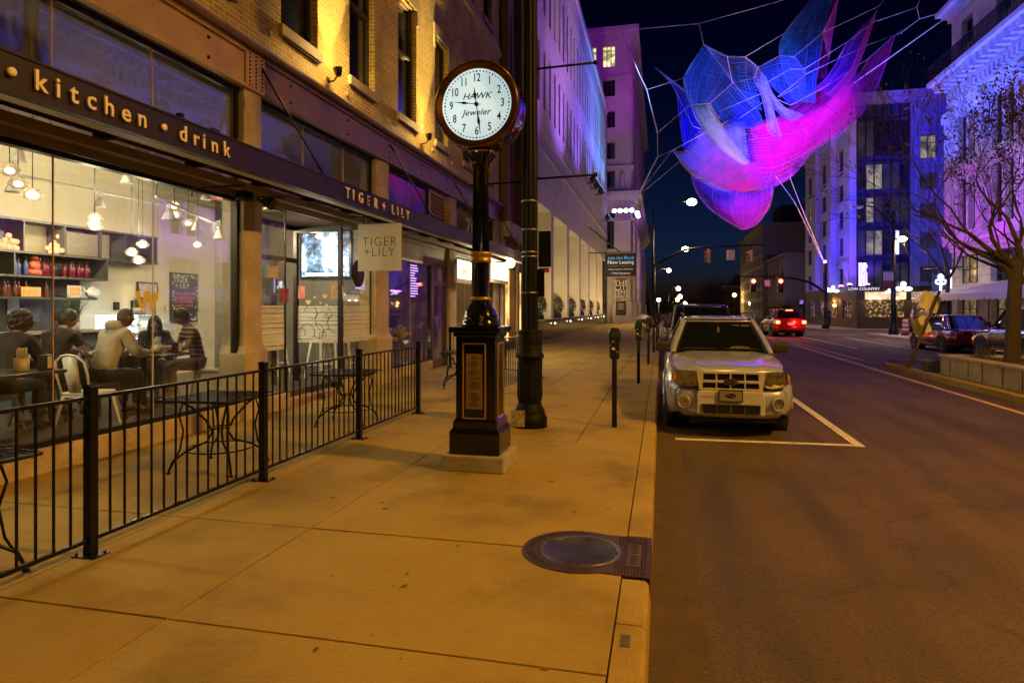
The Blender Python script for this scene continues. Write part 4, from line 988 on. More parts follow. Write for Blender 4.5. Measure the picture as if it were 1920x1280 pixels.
t = thing('television', 'large wall television glowing blue white behind the entrance pane', 'television', ((a.x + b.x) / 2, YE1, b.z))
MB().box((a.x - .04, YE1 - .06, b.z - .04), (b.x + .04, YE1 - .002, a.z + .04)).obj('bezel', M['black'], t)
m_, nt, bb = _mat('screen_picture'); tc = _new(nt, 'ShaderNodeTexCoord'); n = _new(nt, 'ShaderNodeTexNoise'); n.inputs['Scale'].default_value = 2.4; n.inputs['Detail'].default_value = 7; n.inputs['Roughness'].default_value = .7
nt.links.new(tc.outputs['Object'], n.inputs['Vector']); nt.links.new(ramp(nt, n.outputs[0], [(.4, (.01, .02, .04)), (.5, (.2, .35, .55)), (.56, (.8, .9, 1))]), bb.inputs['Emission Color']); bb.inputs['Emission Strength'].default_value = 2.4; bb.inputs['Base Color'].default_value = (0, 0, 0, 1)
MB().box((a.x, YE1 - .066, b.z), (b.x, YE1 - .061, a.z)).obj('screen', m_, t)
MB().box((a.x + .1, YE1 - .07, b.z + .02), (b.x - .1, YE1 - .0665, b.z + .08)).obj('caption_bar', emis('screen_caption', (.9, .85, 1), 3), t)
tag(MB().box(onY(527, 485, 12.74), onY(541, 491, 12.76)).obj('exit_sign', emis('exit_red', (1, .06, .02), 4)), 'small glowing red EXIT sign seen through the entrance glass', 'sign')
def heart(px, py, r, c, i):
    p = onY(px, py, YB - .012); pts = []
    for k in range(24):
        a = 2 * math.pi * k / 24; pts.append((p.x + r * math.sin(a) ** 3, p.z + r * (.81 * math.cos(a) - .31 * math.cos(2*a) - .12 * math.cos(3*a))))
    m_ = bpy.data.materials.get('heart_' + c) or pbr('heart_' + c, {'cream': (.7, .62, .35), 'blue': (.3, .5, .6)}[c], .5, 0, .1, 4, 0)
    tag(MB().prism(pts, YB - .012, YB - .009, 'y').obj('heart_sticker', m_), ['large cream paper heart on the left of the entrance glass', 'tiny cream paper heart on the entrance glass', 'large cream paper heart right of the middle on entrance glass', 'pale blue paper heart on the entrance glass', 'lowest small cream paper heart on the entrance glass'][i], 'sticker', 'paper hearts on the glass')
for i, (px, py, r, c) in enumerate(((578, 566, .055, 'cream'), (590, 557, .028, 'cream'), (609, 555, .055, 'cream'), (601, 568, .028, 'blue'), (612, 572, .028, 'cream'))): heart(px, py, r, c, i)
for px0, px1, py0, py1, c, lab in ((556, 572, 536, 560, (.6, .2, .15), 'pink and white card taped to the left of the entrance glass'), (620, 644, 536, 560, (.65, .4, .12), 'yellow and orange card taped on the entrance glass')):
    a, b = onY(px0, py0, YB - .013), onY(px1, py1, YB - .01); tag(MB().box((a.x, YB - .013, b.z), (b.x, YB - .009, a.z)).obj('taped_card', pbr('card_' + str(px0), c, .5, 0, .6, 5, 0)), lab, 'card')
for px0, px1, py0, py1, c, lab in ((502, 522, 497, 522, (.6, .55, .45), 'cream flyer on the narrow side pane'), (525, 541, 540, 567, (.35, .08, .04), 'red brown poster on the narrow side pane'), (676, 686, 552, 563, (.6, .5, .4), 'small card on the pane beside the dark round sticker')):
    a, b = onX(px0, py0, GX + .01), onX(px1, py1, GX + .01); tag(MB().box((GX + .008, a.y, b.z), (GX + .011, b.y, a.z)).obj('taped_card', pbr('card_' + str(px0), c, .5, 0, .5, 5, 0)), lab, 'card')
p = onX(672, 513, GX + .01); tag(MB().lathe([(.27, 0), (.27, .003), (.001, .003)], 30, Matrix.Translation((GX + .009, p.y, p.z)) @ Matrix.Rotation(R(90), 4, 'Y')).obj('round_sticker', pbr('round_dark_vinyl', (.03, .02, .05), .5, 0, .2, 3, 0)), 'large round dark sticker beside the hanging sign', 'sticker')
MBp = onY(520, 0, 12.5)

# ------------------------------------------------------------------ furniture
def metal_chair(mat):
    """pressed metal cafe chair with loop back; faces +y, seat at .45"""
    t = thing('metal_chair', '-', 'chair')
    g = MB(); g.prism([(-.19, -.18), (.19, -.18), (.2, .17), (.15, .2), (-.15, .2), (-.2, .17)], .435, .455, 'z'); g.prism([(-.18, -.17), (.18, -.17), (.19, .16), (-.19, .16)], .40, .434, 'z'); g.obj('seat', mat, t, bevel=.006)
    for sx, sy in ((-1, 1), (1, 1), (-1, -1), (1, -1)):
        g = MB(); top = Vector((sx * .165, sy * .155, .42)); bot = Vector((sx * .225, sy * .225, 0))
        g.grid([[top + Vector((-sx * .03, sy * .015, 0)), top + Vector((sx * .015, sy * .015, 0)), top + Vector((sx * .015, -sy * .04, 0))], [bot + Vector((-sx * .012, sy * .012, 0)), bot + Vector((sx * .012, sy * .012, 0)), bot + Vector((sx * .012, -sy * .012, 0))]], smooth=False)
        o = g.obj('leg', mat, t); md = o.modifiers.new('t', 'SOLIDIFY'); md.thickness = .006
    pts = [(-.17, -.17, .43), (-.19, -.22, .66), (-.17, -.25, .80), (-.09, -.265, .865), (0, -.27, .88), (.09, -.265, .865), (.17, -.25, .80), (.19, -.22, .66), (.17, -.17, .43)]
    MB().tube(pts, .0125, 8).obj('back_frame', mat, t)
    g = MB(); g.grid([[(-.075, -.175, .45), (0, -.18, .45), (.075, -.175, .45)], [(-.085, -.225, .66), (0, -.235, .66), (.085, -.225, .66)], [(-.09, -.262, .86), (0, -.272, .875), (.09, -.262, .86)]]); o = g.obj('backrest', mat, t); md = o.modifiers.new('t', 'SOLIDIFY'); md.thickness = .006
    return t
M['chair_white'] = pbr('cream_powder_coat', (.82, .78, .68), .4, 0, .08, 6, .03)
M['chair_black'] = pbr('black_powder_coat', (.02, .018, .016), .35, .2, .2, 6, .03)
M['chair_grey'] = pbr('gunmetal_powder_coat', (.16, .15, .14), .35, .5, .2, 6, .03)
cw_ = metal_chair(M['chair_white']); cb_ = metal_chair(M['chair_black']); cg_ = metal_chair(M['chair_grey'])
def place(root, first, loc, rz, lab, grp=None):
    if first: root.location = loc; root.rotation_euler = (0, 0, rz); root['label'] = lab; o = root
    else: o = copy_thing(root, loc, rz, lab)
    if grp: o['group'] = grp
    return o
gch = 'metal cafe chairs'
place(cw_, 1, (-6.25, 5.9, FZ), R(5), 'empty cream metal chair nearest the window glass', gch)
place(cw_, 0, (-6.7, 8.42, FZ), R(120), 'cream metal chair under the person in the striped shirt', gch)
place(cb_, 1, (-6.78, 6.52, FZ), R(-5), 'black metal chair under the person in the grey hoodie', gch)
place(cb_, 0, (-7.3, 6.25, FZ), R(20), 'black metal chair under the broad person in black', gch)
place(cg_, 1, (-6.95, 5.35, FZ), R(15), 'gunmetal chair under the curly haired person at the left', gch)
place(cg_, 0, (-7.75, 8.55, FZ), R(180), 'gunmetal chair under the long haired woman', gch)
place(cb_, 0, (-8.15, 7.45, FZ), R(210), 'black metal chair behind the dark haired man facing the hoodie', gch)
def cafe_table(x, y, w, d, rz, lab):
    t = thing('dining_table', lab, 'table', (x, y, FZ), 'square restaurant tables'); Mz = Matrix.Translation((x, y, FZ)) @ Matrix.Rotation(rz, 4, 'Z')
    MB().box((-w/2, -d/2, .715), (w/2, d/2, .75), Mz).obj('tabletop', pbr('dark_table_top', (.03, .022, .018), .3, 0, .2, 4, .03), t, bevel=.004)
    MB().tube([Mz @ Vector((0, 0, .02)), Mz @ Vector((0, 0, .715))], .035, 10).obj('column', M['iron'], t)
    g = MB(); g.box((-.28, -.035, 0), (.28, .035, .03), Mz); g.box((-.035, -.28, .0), (.035, .28, .029), Mz); g.obj('foot', M['iron'], t)
    return Mz
T1 = cafe_table(-6.55, 5.0, 1.15, .75, R(5), 'dark restaurant table at the left edge of the window')
T2 = cafe_table(-7.05, 7.55, 1.05, .7, R(12), 'dark restaurant table among the seated people')
T3 = cafe_table(-7.9, 6.9, .9, .7, R(12), 'dark restaurant table beyond the person in the grey hoodie')
def straw_cup(M_, x, y, lab, full=True):
    c = M_ @ Vector((x, y, .75)); t = thing('cutlery_pot', lab, 'pot', c, 'pots of wrapped straws and napkins')
    MB().lathe([(.062, 0), (.066, .01), (.066, .13), (.06, .13), (.058, .02), (.001, .015)], 18, Matrix.Translation(c)).obj('pot', pbr('cream_tin', (.6, .52, .38), .4, .1, .1, 4, .02), t)
    rr = random.Random(int(x * 100)); g = MB()
    for k in range(22):
        a = rr.random() * 6.28; r_ = rr.random() * .045; q = c + Vector((r_ * math.cos(a), r_ * math.sin(a), .1)); g.tube([q, q + Vector((rr.gauss(0, .008), rr.gauss(0, .008), .11 + rr.random() * .03))], .005, 5)
    g.obj('straws', pbr('paper_white', (.7, .66, .6), .7, 0, .1, 4, 0), t)
def napkin(M_, x, y, lab):
    c = M_ @ Vector((x, y, .75)); t = thing('napkin_dispenser', lab, 'dispenser', c, 'napkin dispensers')
    MB().box(c + Vector((-.05, -.05, 0)), c + Vector((.05, .05, .155))).obj('case', M['chair_black'], t, bevel=.006)
    MB().box(c + Vector((.051, -.03, .02)), c + Vector((.056, .03, .14))).obj('napkins', bpy.data.materials['paper_white'], t)
straw_cup(T1, .30, .12, 'cream pot of wrapped straws on the table at the left edge'); napkin(T1, .42, .28, 'black napkin dispenser on the table at the left edge')
straw_cup(T2, .2, -.02, 'cream pot of wrapped straws on the table of the long haired woman'); napkin(T2, .40, .12, 'black napkin dispenser beside the striped shirt')
def tumbler(M_, x, y, lab, straw=None):
    c = M_ @ Vector((x, y, .75)); t = thing('drinking_glass', lab, 'glass', c)
    MB().lathe([(.028, 0), (.036, .12), (.033, .12), (.026, .008), (.001, .008)], 14, Matrix.Translation(c)).obj('tumbler', M['shade_glass'], t)
    if straw: MB().tube([c + Vector((0, 0, .02)), c + Vector((.02, .02, .24))], .006, 6).obj('straw', straw, t)
tumbler(T2, -.02, -.18, 'clear drinking glass beside the pot of straws')
tumbler(T3, -.25, -.1, 'small glass with green straw beside the black shirts', pbr('green_straw', (.15, .6, .05), .4, 0, .1, 4, 0))
def stool():
    t = thing('bar_stool', '-', 'stool'); m_ = M['chair_white']
    g = MB(); g.prism([(-.15, -.15), (.15, -.15), (.15, .15), (-.15, .15)], .74, .76, 'z'); g.prism([(-.14, -.14), (.14, -.14), (.14, .14), (-.14, .14)], .70, .739, 'z'); g.obj('seat', m_, t, bevel=.01)
    for sx, sy in ((-1, 1), (1, 1), (-1, -1), (1, -1)):
        g = MB(); top = Vector((sx * .13, sy * .13, .72)); bot = Vector((sx * .21, sy * .21, 0))
        g.grid([[top + Vector((-sx * .05, sy * .01, 0)), top + Vector((sx * .01, sy * .01, 0)), top + Vector((sx * .01, -sy * .05, 0))], [bot + Vector((-sx * .015, sy * .012, 0)), bot + Vector((sx * .012, sy * .012, 0)), bot + Vector((sx * .012, -sy * .015, 0))]], smooth=False)
        o = g.obj('leg', m_, t); md = o.modifiers.new('t', 'SOLIDIFY'); md.thickness = .006
    g = MB()
    for z, k in ((.25, .185),):
        for a, b in (((-k, -k), (k, -k)), ((k, -k), (k, k)), ((k, k), (-k, k)), ((-k, k), (-k, -k))): g.tube([(*a, z), (*b, z)], .01, 6)
    g.obj('foot_rail', m_, t); return t
st = stool(); first = True
for px, Yv, lab in ((600, 11.7, 'cream metal bar stool nearest the entrance frame'), (628, 11.95, 'middle cream metal bar stool behind the entrance glass'), (652, 12.2, 'cream metal bar stool right of the pane edge'), (676, 12.35, 'cream metal bar stool beside the dark round sticker'), (516, 11.8, 'cream metal bar stool behind the narrow side pane')):
    p = onY(px, 700, Yv); place(st, first, (p.x, Yv, FZ), R(rnd.randint(-20, 20)), lab, 'cream bar stools'); first = False

# ------------------------------------------------------------------ people
def skin(verts, edges, radii, sub=1):
    me = bpy.data.meshes.new('sk'); me.from_pydata([tuple(v) for v in verts], edges, [])
    o = bpy.data.objects.new('sk', me); COL.objects.link(o)
    md = o.modifiers.new('s', 'SKIN'); md.use_smooth_shade = True
    for i, r in enumerate(radii):
        sv = me.skin_vertices[0].data[i]; rr_ = r if isinstance(r, tuple) else (r, r); sv.radius = rr_; sv.use_root = (i == 0)
    s2 = o.modifiers.new('d', 'SUBSURF'); s2.levels = sub; s2.render_levels = sub
    dg = bpy.context.evaluated_depsgraph_get(); dg.update()
    ev = o.evaluated_get(dg); m2 = bpy.data.meshes.new_from_object(ev)
    vs = [v.co.copy() for v in m2.vertices]; fs = [tuple(p.vertices) for p in m2.polygons]
    bpy.data.objects.remove(o); bpy.data.meshes.remove(me); bpy.data.meshes.remove(m2)
    return vs, fs
def head_mesh(c, s=1., yaw=0, pitch=0):
    """head with brow, nose, lips, jaw and ears looking along +y"""
    vs = []; fs = []; n, m = 22, 28
    Mh = Matrix.Translation(c) @ Matrix.Rotation(yaw, 4, 'Z') @ Matrix.Rotation(pitch, 4, 'X')
    for i in range(n + 1):
        th_ = math.pi * i / n
        for k in range(m):
            ph = 2 * math.pi * k / m
            x = math.sin(th_) * math.cos(ph); y = math.sin(th_) * math.sin(ph); z = -math.cos(th_)
            X, Y, Z = x * .075, y * .095, z * .115
            if z < 0:
                X *= 1 - .28 * (-z) ** 1.3; Y = Y * (1 - .18 * (-z)) + .012 * (-z)
            if y > .3:
                g_ = lambda cx, cz, sx, sz: math.exp(-((X - cx) / sx) ** 2 - ((Z - cz) / sz) ** 2)
                Y += .024 * g_(0, -.012, .010, .020) + .010 * g_(0, .004, .008, .03)          # nose
                Y += .006 * g_(0, .026, .05, .010)                                            # brow
                Y -= .010 * (g_(.029, .008, .014, .011) + g_(-.029, .008, .014, .011))        # sockets
                Y += .007 * g_(0, -.050, .02, .006) + .006 * g_(0, -.062, .018, .006) + .008 * g_(0, -.09, .02, .014)
            vs.append(Mh @ (Vector((X, Y, Z)) * s))
    for i in range(n):
        for k in range(m): fs.append((i*m+k, i*m+(k+1) % m, (i+1)*m+(k+1) % m, (i+1)*m+k))
    return vs, fs, Mh
def hand_chain(w, fwd, side, up):
    """palm and five fingers as short tapered chains; returns list of (pts, radii)"""
    out = [([w, w + fwd * .04, w + fwd * .075], [.024, .034, .030])]
    for k, (off, l) in enumerate(((-.028, .066), (-.010, .078), (.010, .074), (.028, .058))):
        b = w + fwd * .078 + side * off
        out.append(([b - fwd * .02, b + fwd * l * .45 - up * .006, b + fwd * l * .78 - up * .022, b + fwd * l * .85 - up * .040], [.010, .0092, .0085, .0070]))
    b = w + fwd * .03 - side * .03
    out.append(([b, b + fwd * .03 - side * .022 - up * .008, b + fwd * .058 - side * .026 - up * .018], [.012, .010, .008]))
    return out
SK = {'warm': pbr('warm_skin', (.36, .20, .12), .5, 0, .12, 20, .05), 'brown': pbr('brown_skin', (.20, .10, .055), .5, 0, .12, 20, .05), 'light': pbr('light_skin', (.45, .28, .19), .5, 0, .12, 20, .05)}
HAIR = pbr('dark_hair', (.012, .009, .007), .45, 0, .4, 60, .6)
def person(lab, loc, rz, shirt, trousers, sk='brown', hair='short', seated=True, lean=.08, arms='table', sleeves='short', yaw=0., pitch=-.1, hood=None, stripes=None, s=1., beard=False, cap=False):
    t = thing('person', lab, 'person', loc); B = Matrix.Translation(loc) @ Matrix.Rotation(rz, 4, 'Z') @ Matrix.Scale(s, 4)
    V_ = Vector
    if seated:
        pel = V_((0, 0, .56)); leg = lambda q: [V_((q * .09, .02, .54)), V_((q * .13, .40, .52)), V_((q * .12, .38, .10)), V_((q * .13, .52, .045))]
    else:
        pel = V_((0, 0, .94)); leg = lambda q: [V_((q * .09, 0, .90)), V_((q * .10, .03 * q + .02, .49)), V_((q * .10, -.02 + .06 * q, .09)), V_((q * .12, .13 + .06 * q, .04))]
    b = pel.z
    sp = [pel, V_((0, lean * .3, b + .15)), V_((0, lean * .7, b + .31)), V_((0, lean * 1.15, b + .46)), V_((0, lean * 1.4 + .01, b + .535)), V_((0, lean * 1.6 + .02, b + .575))]
    def arm(q):
        sh_ = sp[3] + V_((q * .17, 0, .0))
        if arms == 'table': return [sh_, sh_ + V_((q * .07, .10, -.25)), sh_ + V_((-q * .02, .34, -.24))]
        if arms == 'raised': return [sh_, sh_ + V_((q * .06, .16, -.22)), sh_ + V_((-q * .08, .30, -.02))]
        return [sh_, sh_ + V_((q * .06, -.01, -.28)), sh_ + V_((q * .05, .08, -.52))]
    vs = list(sp); rad = [(.10, .08), (.09, .07), (.10, .075), (.088, .058), (.062, .06), (.056, .058)]; ed = [(i, i + 1) for i in range(5)]
    lim = {}
    for q in (-1, 1):
        a = arm(q); o = len(vs); vs += a; rad += [.055, .042, .028]; ed += [(3, o), (o, o + 1), (o + 1, o + 2)]; lim['a', q] = a
        l = leg(q); o = len(vs); vs += l; rad += [.085, .06, .042, .035]; ed += [(0, o), (o, o + 1), (o + 1, o + 2), (o + 2, o + 3)]; lim['l', q] = l
    g = MB(); v, f = skin(vs, ed, rad, 1); g.add(v, f, B, True)
    hc = sp[5] + V_((0, .03, .085))
    v, f, Mh = head_mesh(hc, 1.0, yaw, pitch); g.add(v, f, B, True)
    for q in (-1, 1):
        g.ball((q * .076, -.004, 0), .02, 6, (.4, .9, 1.4), B @ Mh)
        a = lim['a', q]; fw = (a[2] - a[1]).normalized(); side = V_((0, 0, 1)).cross(fw).normalized() * -q; up = V_((0, 0, 1))
        for pts, r_ in hand_chain(a[2], fw, side, up): g.tube([B @ p for p in pts], [x * s for x in r_], 7)
    g.obj('body', SK[sk], t)
    def garment(name, verts, edges, radii, mat): v, f = skin(verts, edges, radii, 1); MB().add(v, f, B, True).obj(name, mat, t)
    sv = [sp[0] + V_((0, 0, -.055)), sp[1], sp[2], sp[3], sp[4] + V_((0, -.005, -.012))]; sr = [(.145, .12), (.14, .11), (.152, .118), (.155, .105), (.088, .085)]
    if sleeves == 'hoodie': sr = [(.165, .135), (.165, .13), (.175, .135), (.155, .11), (.085, .08)]
    se = [(0, 1), (1, 2), (2, 3), (3, 4)]
    for q in (-1, 1):
        a = lim['a', q]; o = len(sv); fat = .02 if sleeves == 'hoodie' else .012
        if sleeves == 'short': sv += [a[0], a[0].lerp(a[1], .6)]; sr += [.068, .062]; se += [(3, o), (o, o + 1)]
        else: sv += [a[0], a[1], a[1].lerp(a[2], .93)]; sr += [.066 + fat, .052 + fat, .036 + fat]; se += [(3, o), (o, o + 1), (o + 1, o + 2)]
    garment('shirt', sv, se, sr, shirt)
    pv = [sp[0] + V_((0, 0, .04)), sp[0] + V_((0, 0, -.03))]; pr_ = [(.135, .115), (.14, .12)]; pe = [(0, 1)]
    for q in (-1, 1):
        l = lim['l', q]; o = len(pv); pv += [l[0], l[1], l[2].lerp(l[1], .06)]; pr_ += [.102, .076, .058]; pe += [(1, o), (o, o + 1), (o + 1, o + 2)]
    garment('trousers', pv, pe, pr_, trousers)
    for q in (-1, 1):
        l = lim['l', q]; g = MB(); v, f = skin([l[2] + V_((0, -.03, -.05)), l[3] + V_((0, -.02, 0)), l[3] + V_((0, .1, 0))], [(0, 1), (1, 2)], [(.045, .045), (.048, .042), (.04, .03)], 1); g.add(v, f, B, True); g.obj('shoe', M['chair_black'], t)
    HM = B @ Mh
    rr = random.Random(int(abs(loc[0] * 77 + loc[1] * 31)))
    def shell(thr, lump, ex=1.09):
        n, m = 18, 26; g = MB(); rows = []
        for i in range(n + 1):
            th_ = math.pi * i / n; row = []
            for k in range(m):
                ph = 2 * math.pi * k / m; x = math.sin(th_) * math.cos(ph); y = math.sin(th_) * math.sin(ph); z = math.cos(th_)
                low = thr - .42 + 1.15 / (1 + math.exp(-(y - .12) * 9))
                zz = max(z, low); sc_ = math.sqrt(max(0, 1 - zz * zz)) / max(1e-3, math.sin(th_)) if z < low else 1
                e = ex + lump * noise.noise(Vector((x, y, z)) * 4 + Vector((loc[0], 0, 0)))
                q_ = Vector((x * sc_ * .079 * e, (y * sc_ * .098 - .004) * e, zz * .118 * e + .004)); row.append(HM @ q_)
            rows.append(row)
        g.grid(rows, closed=True); return g
    if hair == 'short': shell(-.2, .10, 1.10).obj('hair', HAIR, t)
    elif hair == 'curly':
        g = shell(-.4, .22, 1.2)
        for k in range(90):
            v = Vector((rr.gauss(0, 1), rr.gauss(0, 1) - .4, rr.gauss(0, 1) + .7)).normalized(); g.ball(Vector((v.x * .088, v.y * .105 - .01, v.z * .125 + .01)), .02 + .012 * rr.random(), 6, (1, 1, 1), HM)
        g.obj('hair', HAIR, t)
    elif hair == 'long':
        g = shell(-.3, .05, 1.12)
        for q in range(26):
            a = R(150 + q * 240 / 25) if q else 0; a = R(180 - 20 + q * (220 / 25))
            x, y = .078 * math.cos(a), .085 * math.sin(a)
            g.tube([HM @ V_((x, y - .005, .05)), HM @ V_((x * 1.18, y - .01, -.06)), HM @ V_((x * 1.25, y * 1.05, -.18)), HM @ V_((x * 1.3 + rr.gauss(0, .006), y * .9, -.30))], [.017, .018, .016, .006], 6)
        g.obj('hair', HAIR, t)
    elif hair == 'buzz': shell(-.1, .0, 1.008).obj('hair', pbr('shaved_hair', (.06, .035, .02), .6, 0, .3, 60, .2), t)
    g = MB()
    for q in (-1, 1): g.ball((q * .029, .082, .010), .009, 6, (1.3, .6, .7), HM)
    g.obj('eyes', M['black'], t)
    g = MB()
    for q in (-1, 1): g.tube([HM @ V_((q * .015, .094, .028)), HM @ V_((q * .03, .092, .034)), HM @ V_((q * .044, .083, .027))], .0032 * s, 5)
    g.obj('eyebrows', HAIR, t)
    MB().tube([HM @ V_((-.022, .090, -.056)), HM @ V_((0, .0985, -.055)), HM @ V_((.022, .090, -.056))], [.0015, .0038, .0015], 6).obj('lips', pbr('lips', (.3, .09, .07), .5, 0, .1, 9, 0) if 'lips' not in bpy.data.materials else bpy.data.materials['lips'], t)
    if hood is not None:
        g = MB(); rows = []
        for i in range(9):
            a = R(150 + i * 30); rows.append([(sp[4] + V_((.115 * math.cos(u) * (1 - .1 * w_), (.10 * math.sin(u) - .035), -.045 + .035 * w_ + .02 * math.sin(u) * -1))) for w_ in (0,) for u in (0,)])
        ring = []
        for i in range(16):
            a = 2 * math.pi * i / 16; c_ = sp[4] + V_((.085 * math.cos(a), .075 * math.sin(a) - .03, -.02 - .035 * math.sin(a) + (.03 if math.sin(a) < -.3 else 0)))
            rr_ = .036 + (.030 if math.sin(a) < -.2 else 0); d_ = V_((math.cos(a), math.sin(a), 0))
            ring.append([B @ (c_ + d_ * rr_ * math.cos(q) + V_((0, 0, rr_ * math.sin(q)))) for q in [2 * math.pi * w_ / 10 for w_ in range(10)]])
        ring.append(ring[0]); g.grid(ring, closed=True); g.obj('hood', hood, t)
    return t
blk = pbr('black_cotton', (.009, .008, .009), .85, 0, .3, 9, .5, 80); drk = pbr('dark_denim', (.014, .014, .017), .85, 0, .3, 9, .4, 90)
grey = pbr('grey_fleece', (.44, .40, .31), .9, 0, .15, 7, .7, 70); khaki = pbr('khaki_cloth', (.13, .095, .05), .85, 0, .2, 9, .4); greyc = pbr('charcoal_cotton', (.02, .018, .02), .85, 0, .3, 9, .5, 80)
m_, nt, bb = _mat('striped_cotton'); tc = _new(nt, 'ShaderNodeTexCoord'); sp_ = _new(nt, 'ShaderNodeSeparateXYZ'); nt.links.new(tc.outputs['Object'], sp_.inputs[0])
ml = _new(nt, 'ShaderNodeMath', operation='MULTIPLY'); ml.inputs[1].default_value = 15; fr_ = _new(nt, 'ShaderNodeMath', operation='FRACT'); nt.links.new(sp_.outputs[2], ml.inputs[0]); nt.links.new(ml.outputs[0], fr_.inputs[0])
r_ = ramp(nt, fr_.outputs[0], [(0, (.03, .04, .07)), (.3, (.45, .36, .26)), (.45, (.35, .10, .05)), (.7, (.05, .06, .09))]); r_.node.color_ramp.interpolation = 'CONSTANT'; nt.links.new(r_, bb.inputs['Base Color']); bb.inputs['Roughness'].default_value = .9
striped = m_
dirc = lambda x, y: math.atan2(-x, y)   # rotation that turns +y towards (x, y)
person('person with curly dark hair and black jacket seated at the left, back turned', (-6.95, 5.5, FZ), dirc(-.25, 1), blk, drk, 'brown', 'curly', lean=.14, sleeves='long', yaw=-.7, pitch=-.2)
person('broad person in black T-shirt seated left of the grey hoodie, back turned', (-7.3, 6.35, FZ), dirc(-.2, 1), blk, drk, 'warm', 'short', lean=.16, yaw=-.8, s=1.02)
person('dark haired man in black seen in profile past the hoodie', (-8.15, 7.4, FZ), dirc(.3, -1), greyc, drk, 'warm', 'short', lean=.1, arms='raised', yaw=.3)
person('bald person in light grey hooded sweatshirt seated with back to the window', (-6.8, 6.6, FZ), dirc(.15, 1), grey, drk, 'warm', 'buzz', lean=.17, sleeves='hoodie', hood=grey, yaw=-.15, s=1.03)
person('woman with long dark hair facing the window with hands raised', (-7.78, 8.55, FZ), dirc(.68, -.73), greyc, drk, 'light', 'long', lean=.1, arms='table', sleeves='long', yaw=0, pitch=0, s=.95)
person('person in striped T-shirt seated in profile on a cream chair', (-6.8, 8.35, FZ), dirc(-.6, -.85), striped, khaki, 'brown', 'short', lean=.12, yaw=.1, pitch=-.15, s=1.03)

def shoproom(y0, y1, label, wallc, name):
    t = thing(name, label, 'room', (-8, (y0 + y1) / 2, 0)); t['kind'] = 'structure'
    w = pbr(name + '_paint', wallc, .8, 0, .1, 1, .05)
    MB().box((-10, y0, -.05), (X0 - .2, y1, .12)).obj('floor', M['floor_int'], t)
    g = MB(); g.box((-10.1, y0, .12), (-10, y1, 4.6)); g.box((-10, y0, .12), (X0 - .3, y0 + .05, 4.6)); g.box((-10, y1 - .05, .12), (X0 - .3, y1, 4.6)); g.obj('wall', w, t)
    MB().box((-10, y0, 4.6), (X0 - .2, y1, 4.7)).obj('ceiling', w, t); return t
shoproom(12.95, 17.25, 'dim purple lit shop behind the second pier', (.2, .15, .2), 'boutique_room')
shoproom(17.3, 22.4, 'amber lit shop behind the clock', (.4, .33, .22), 'corner_shop_room')
lamp('purple_shop_light', 'POINT', (-7.6, 15, 2.4), 45, (.55, .12, 1), None, .1)
lamp('amber_shop_light', 'POINT', (-7.2, 19.5, 2.8), 90, (1, .65, .25), None, .1)
for px, py, w_, h_, st_, lab in ((733, 545, .5, .05, 8, 'violet neon tube glowing low in the boutique window'), (805, 538, .35, .04, 6, 'short violet neon tube near the boutique door')):
    p = onX(px, py, -6.6); tag(MB().tube([(p.x, p.y, p.z), (p.x, p.y + w_, p.z)], .02, 8).obj('neon_tube', emis('violet_neon_%d' % px, (.5, .12, 1), st_)), lab, 'neon light')
p0 = onX(770, 500, GX + .01)
t = thing('price_list', 'purple glowing list of lines on the boutique glass', 'notice', p0)
g = MB(); rr = random.Random(12); z = onX(770, 498, GX).z
for k in range(13):
    y = onX(769, 0, GX).y; g.box((GX + .008, y, z - k * .062), (GX + .011, y + .25 + rr.random() * .35, z - k * .062 + .026))
g.obj('text_lines', emis('violet_print', (.5, .25, 1), 1.6), t)
c = Vector((-6.15, onX(752, 0, -6.15).y, .35)); t = thing('flower_vase', 'glass vase of white flowers in the boutique window', 'vase', c)
MB().lathe([(.06, 0), (.09, .1), (.1, .3), (.06, .45), (.09, .5)], 16, Matrix.Translation(c)).obj('vase', M['shade_glass'], t)
rr = random.Random(3); g = MB()
for k in range(46): g.ball(c + Vector((rr.gauss(0, .12), rr.gauss(0, .14), .62 + rr.gauss(0, .08))), .045, 6)
g.obj('blossoms', pbr('white_blossom', (.6, .52, .42), .7, 0, .3, 20, .2), t)
g = MB()
for k in range(14): g.tube([c + Vector((0, 0, .1)), c + Vector((rr.gauss(0, .12), rr.gauss(0, .12), .75 + rr.random() * .5))], .006, 5)
g.obj('stems', M['leaf_green'], t)
lamp('vase_lamp', 'POINT', c + Vector((.0, .4, .4)), 6, (1, .75, .4), None, .05)
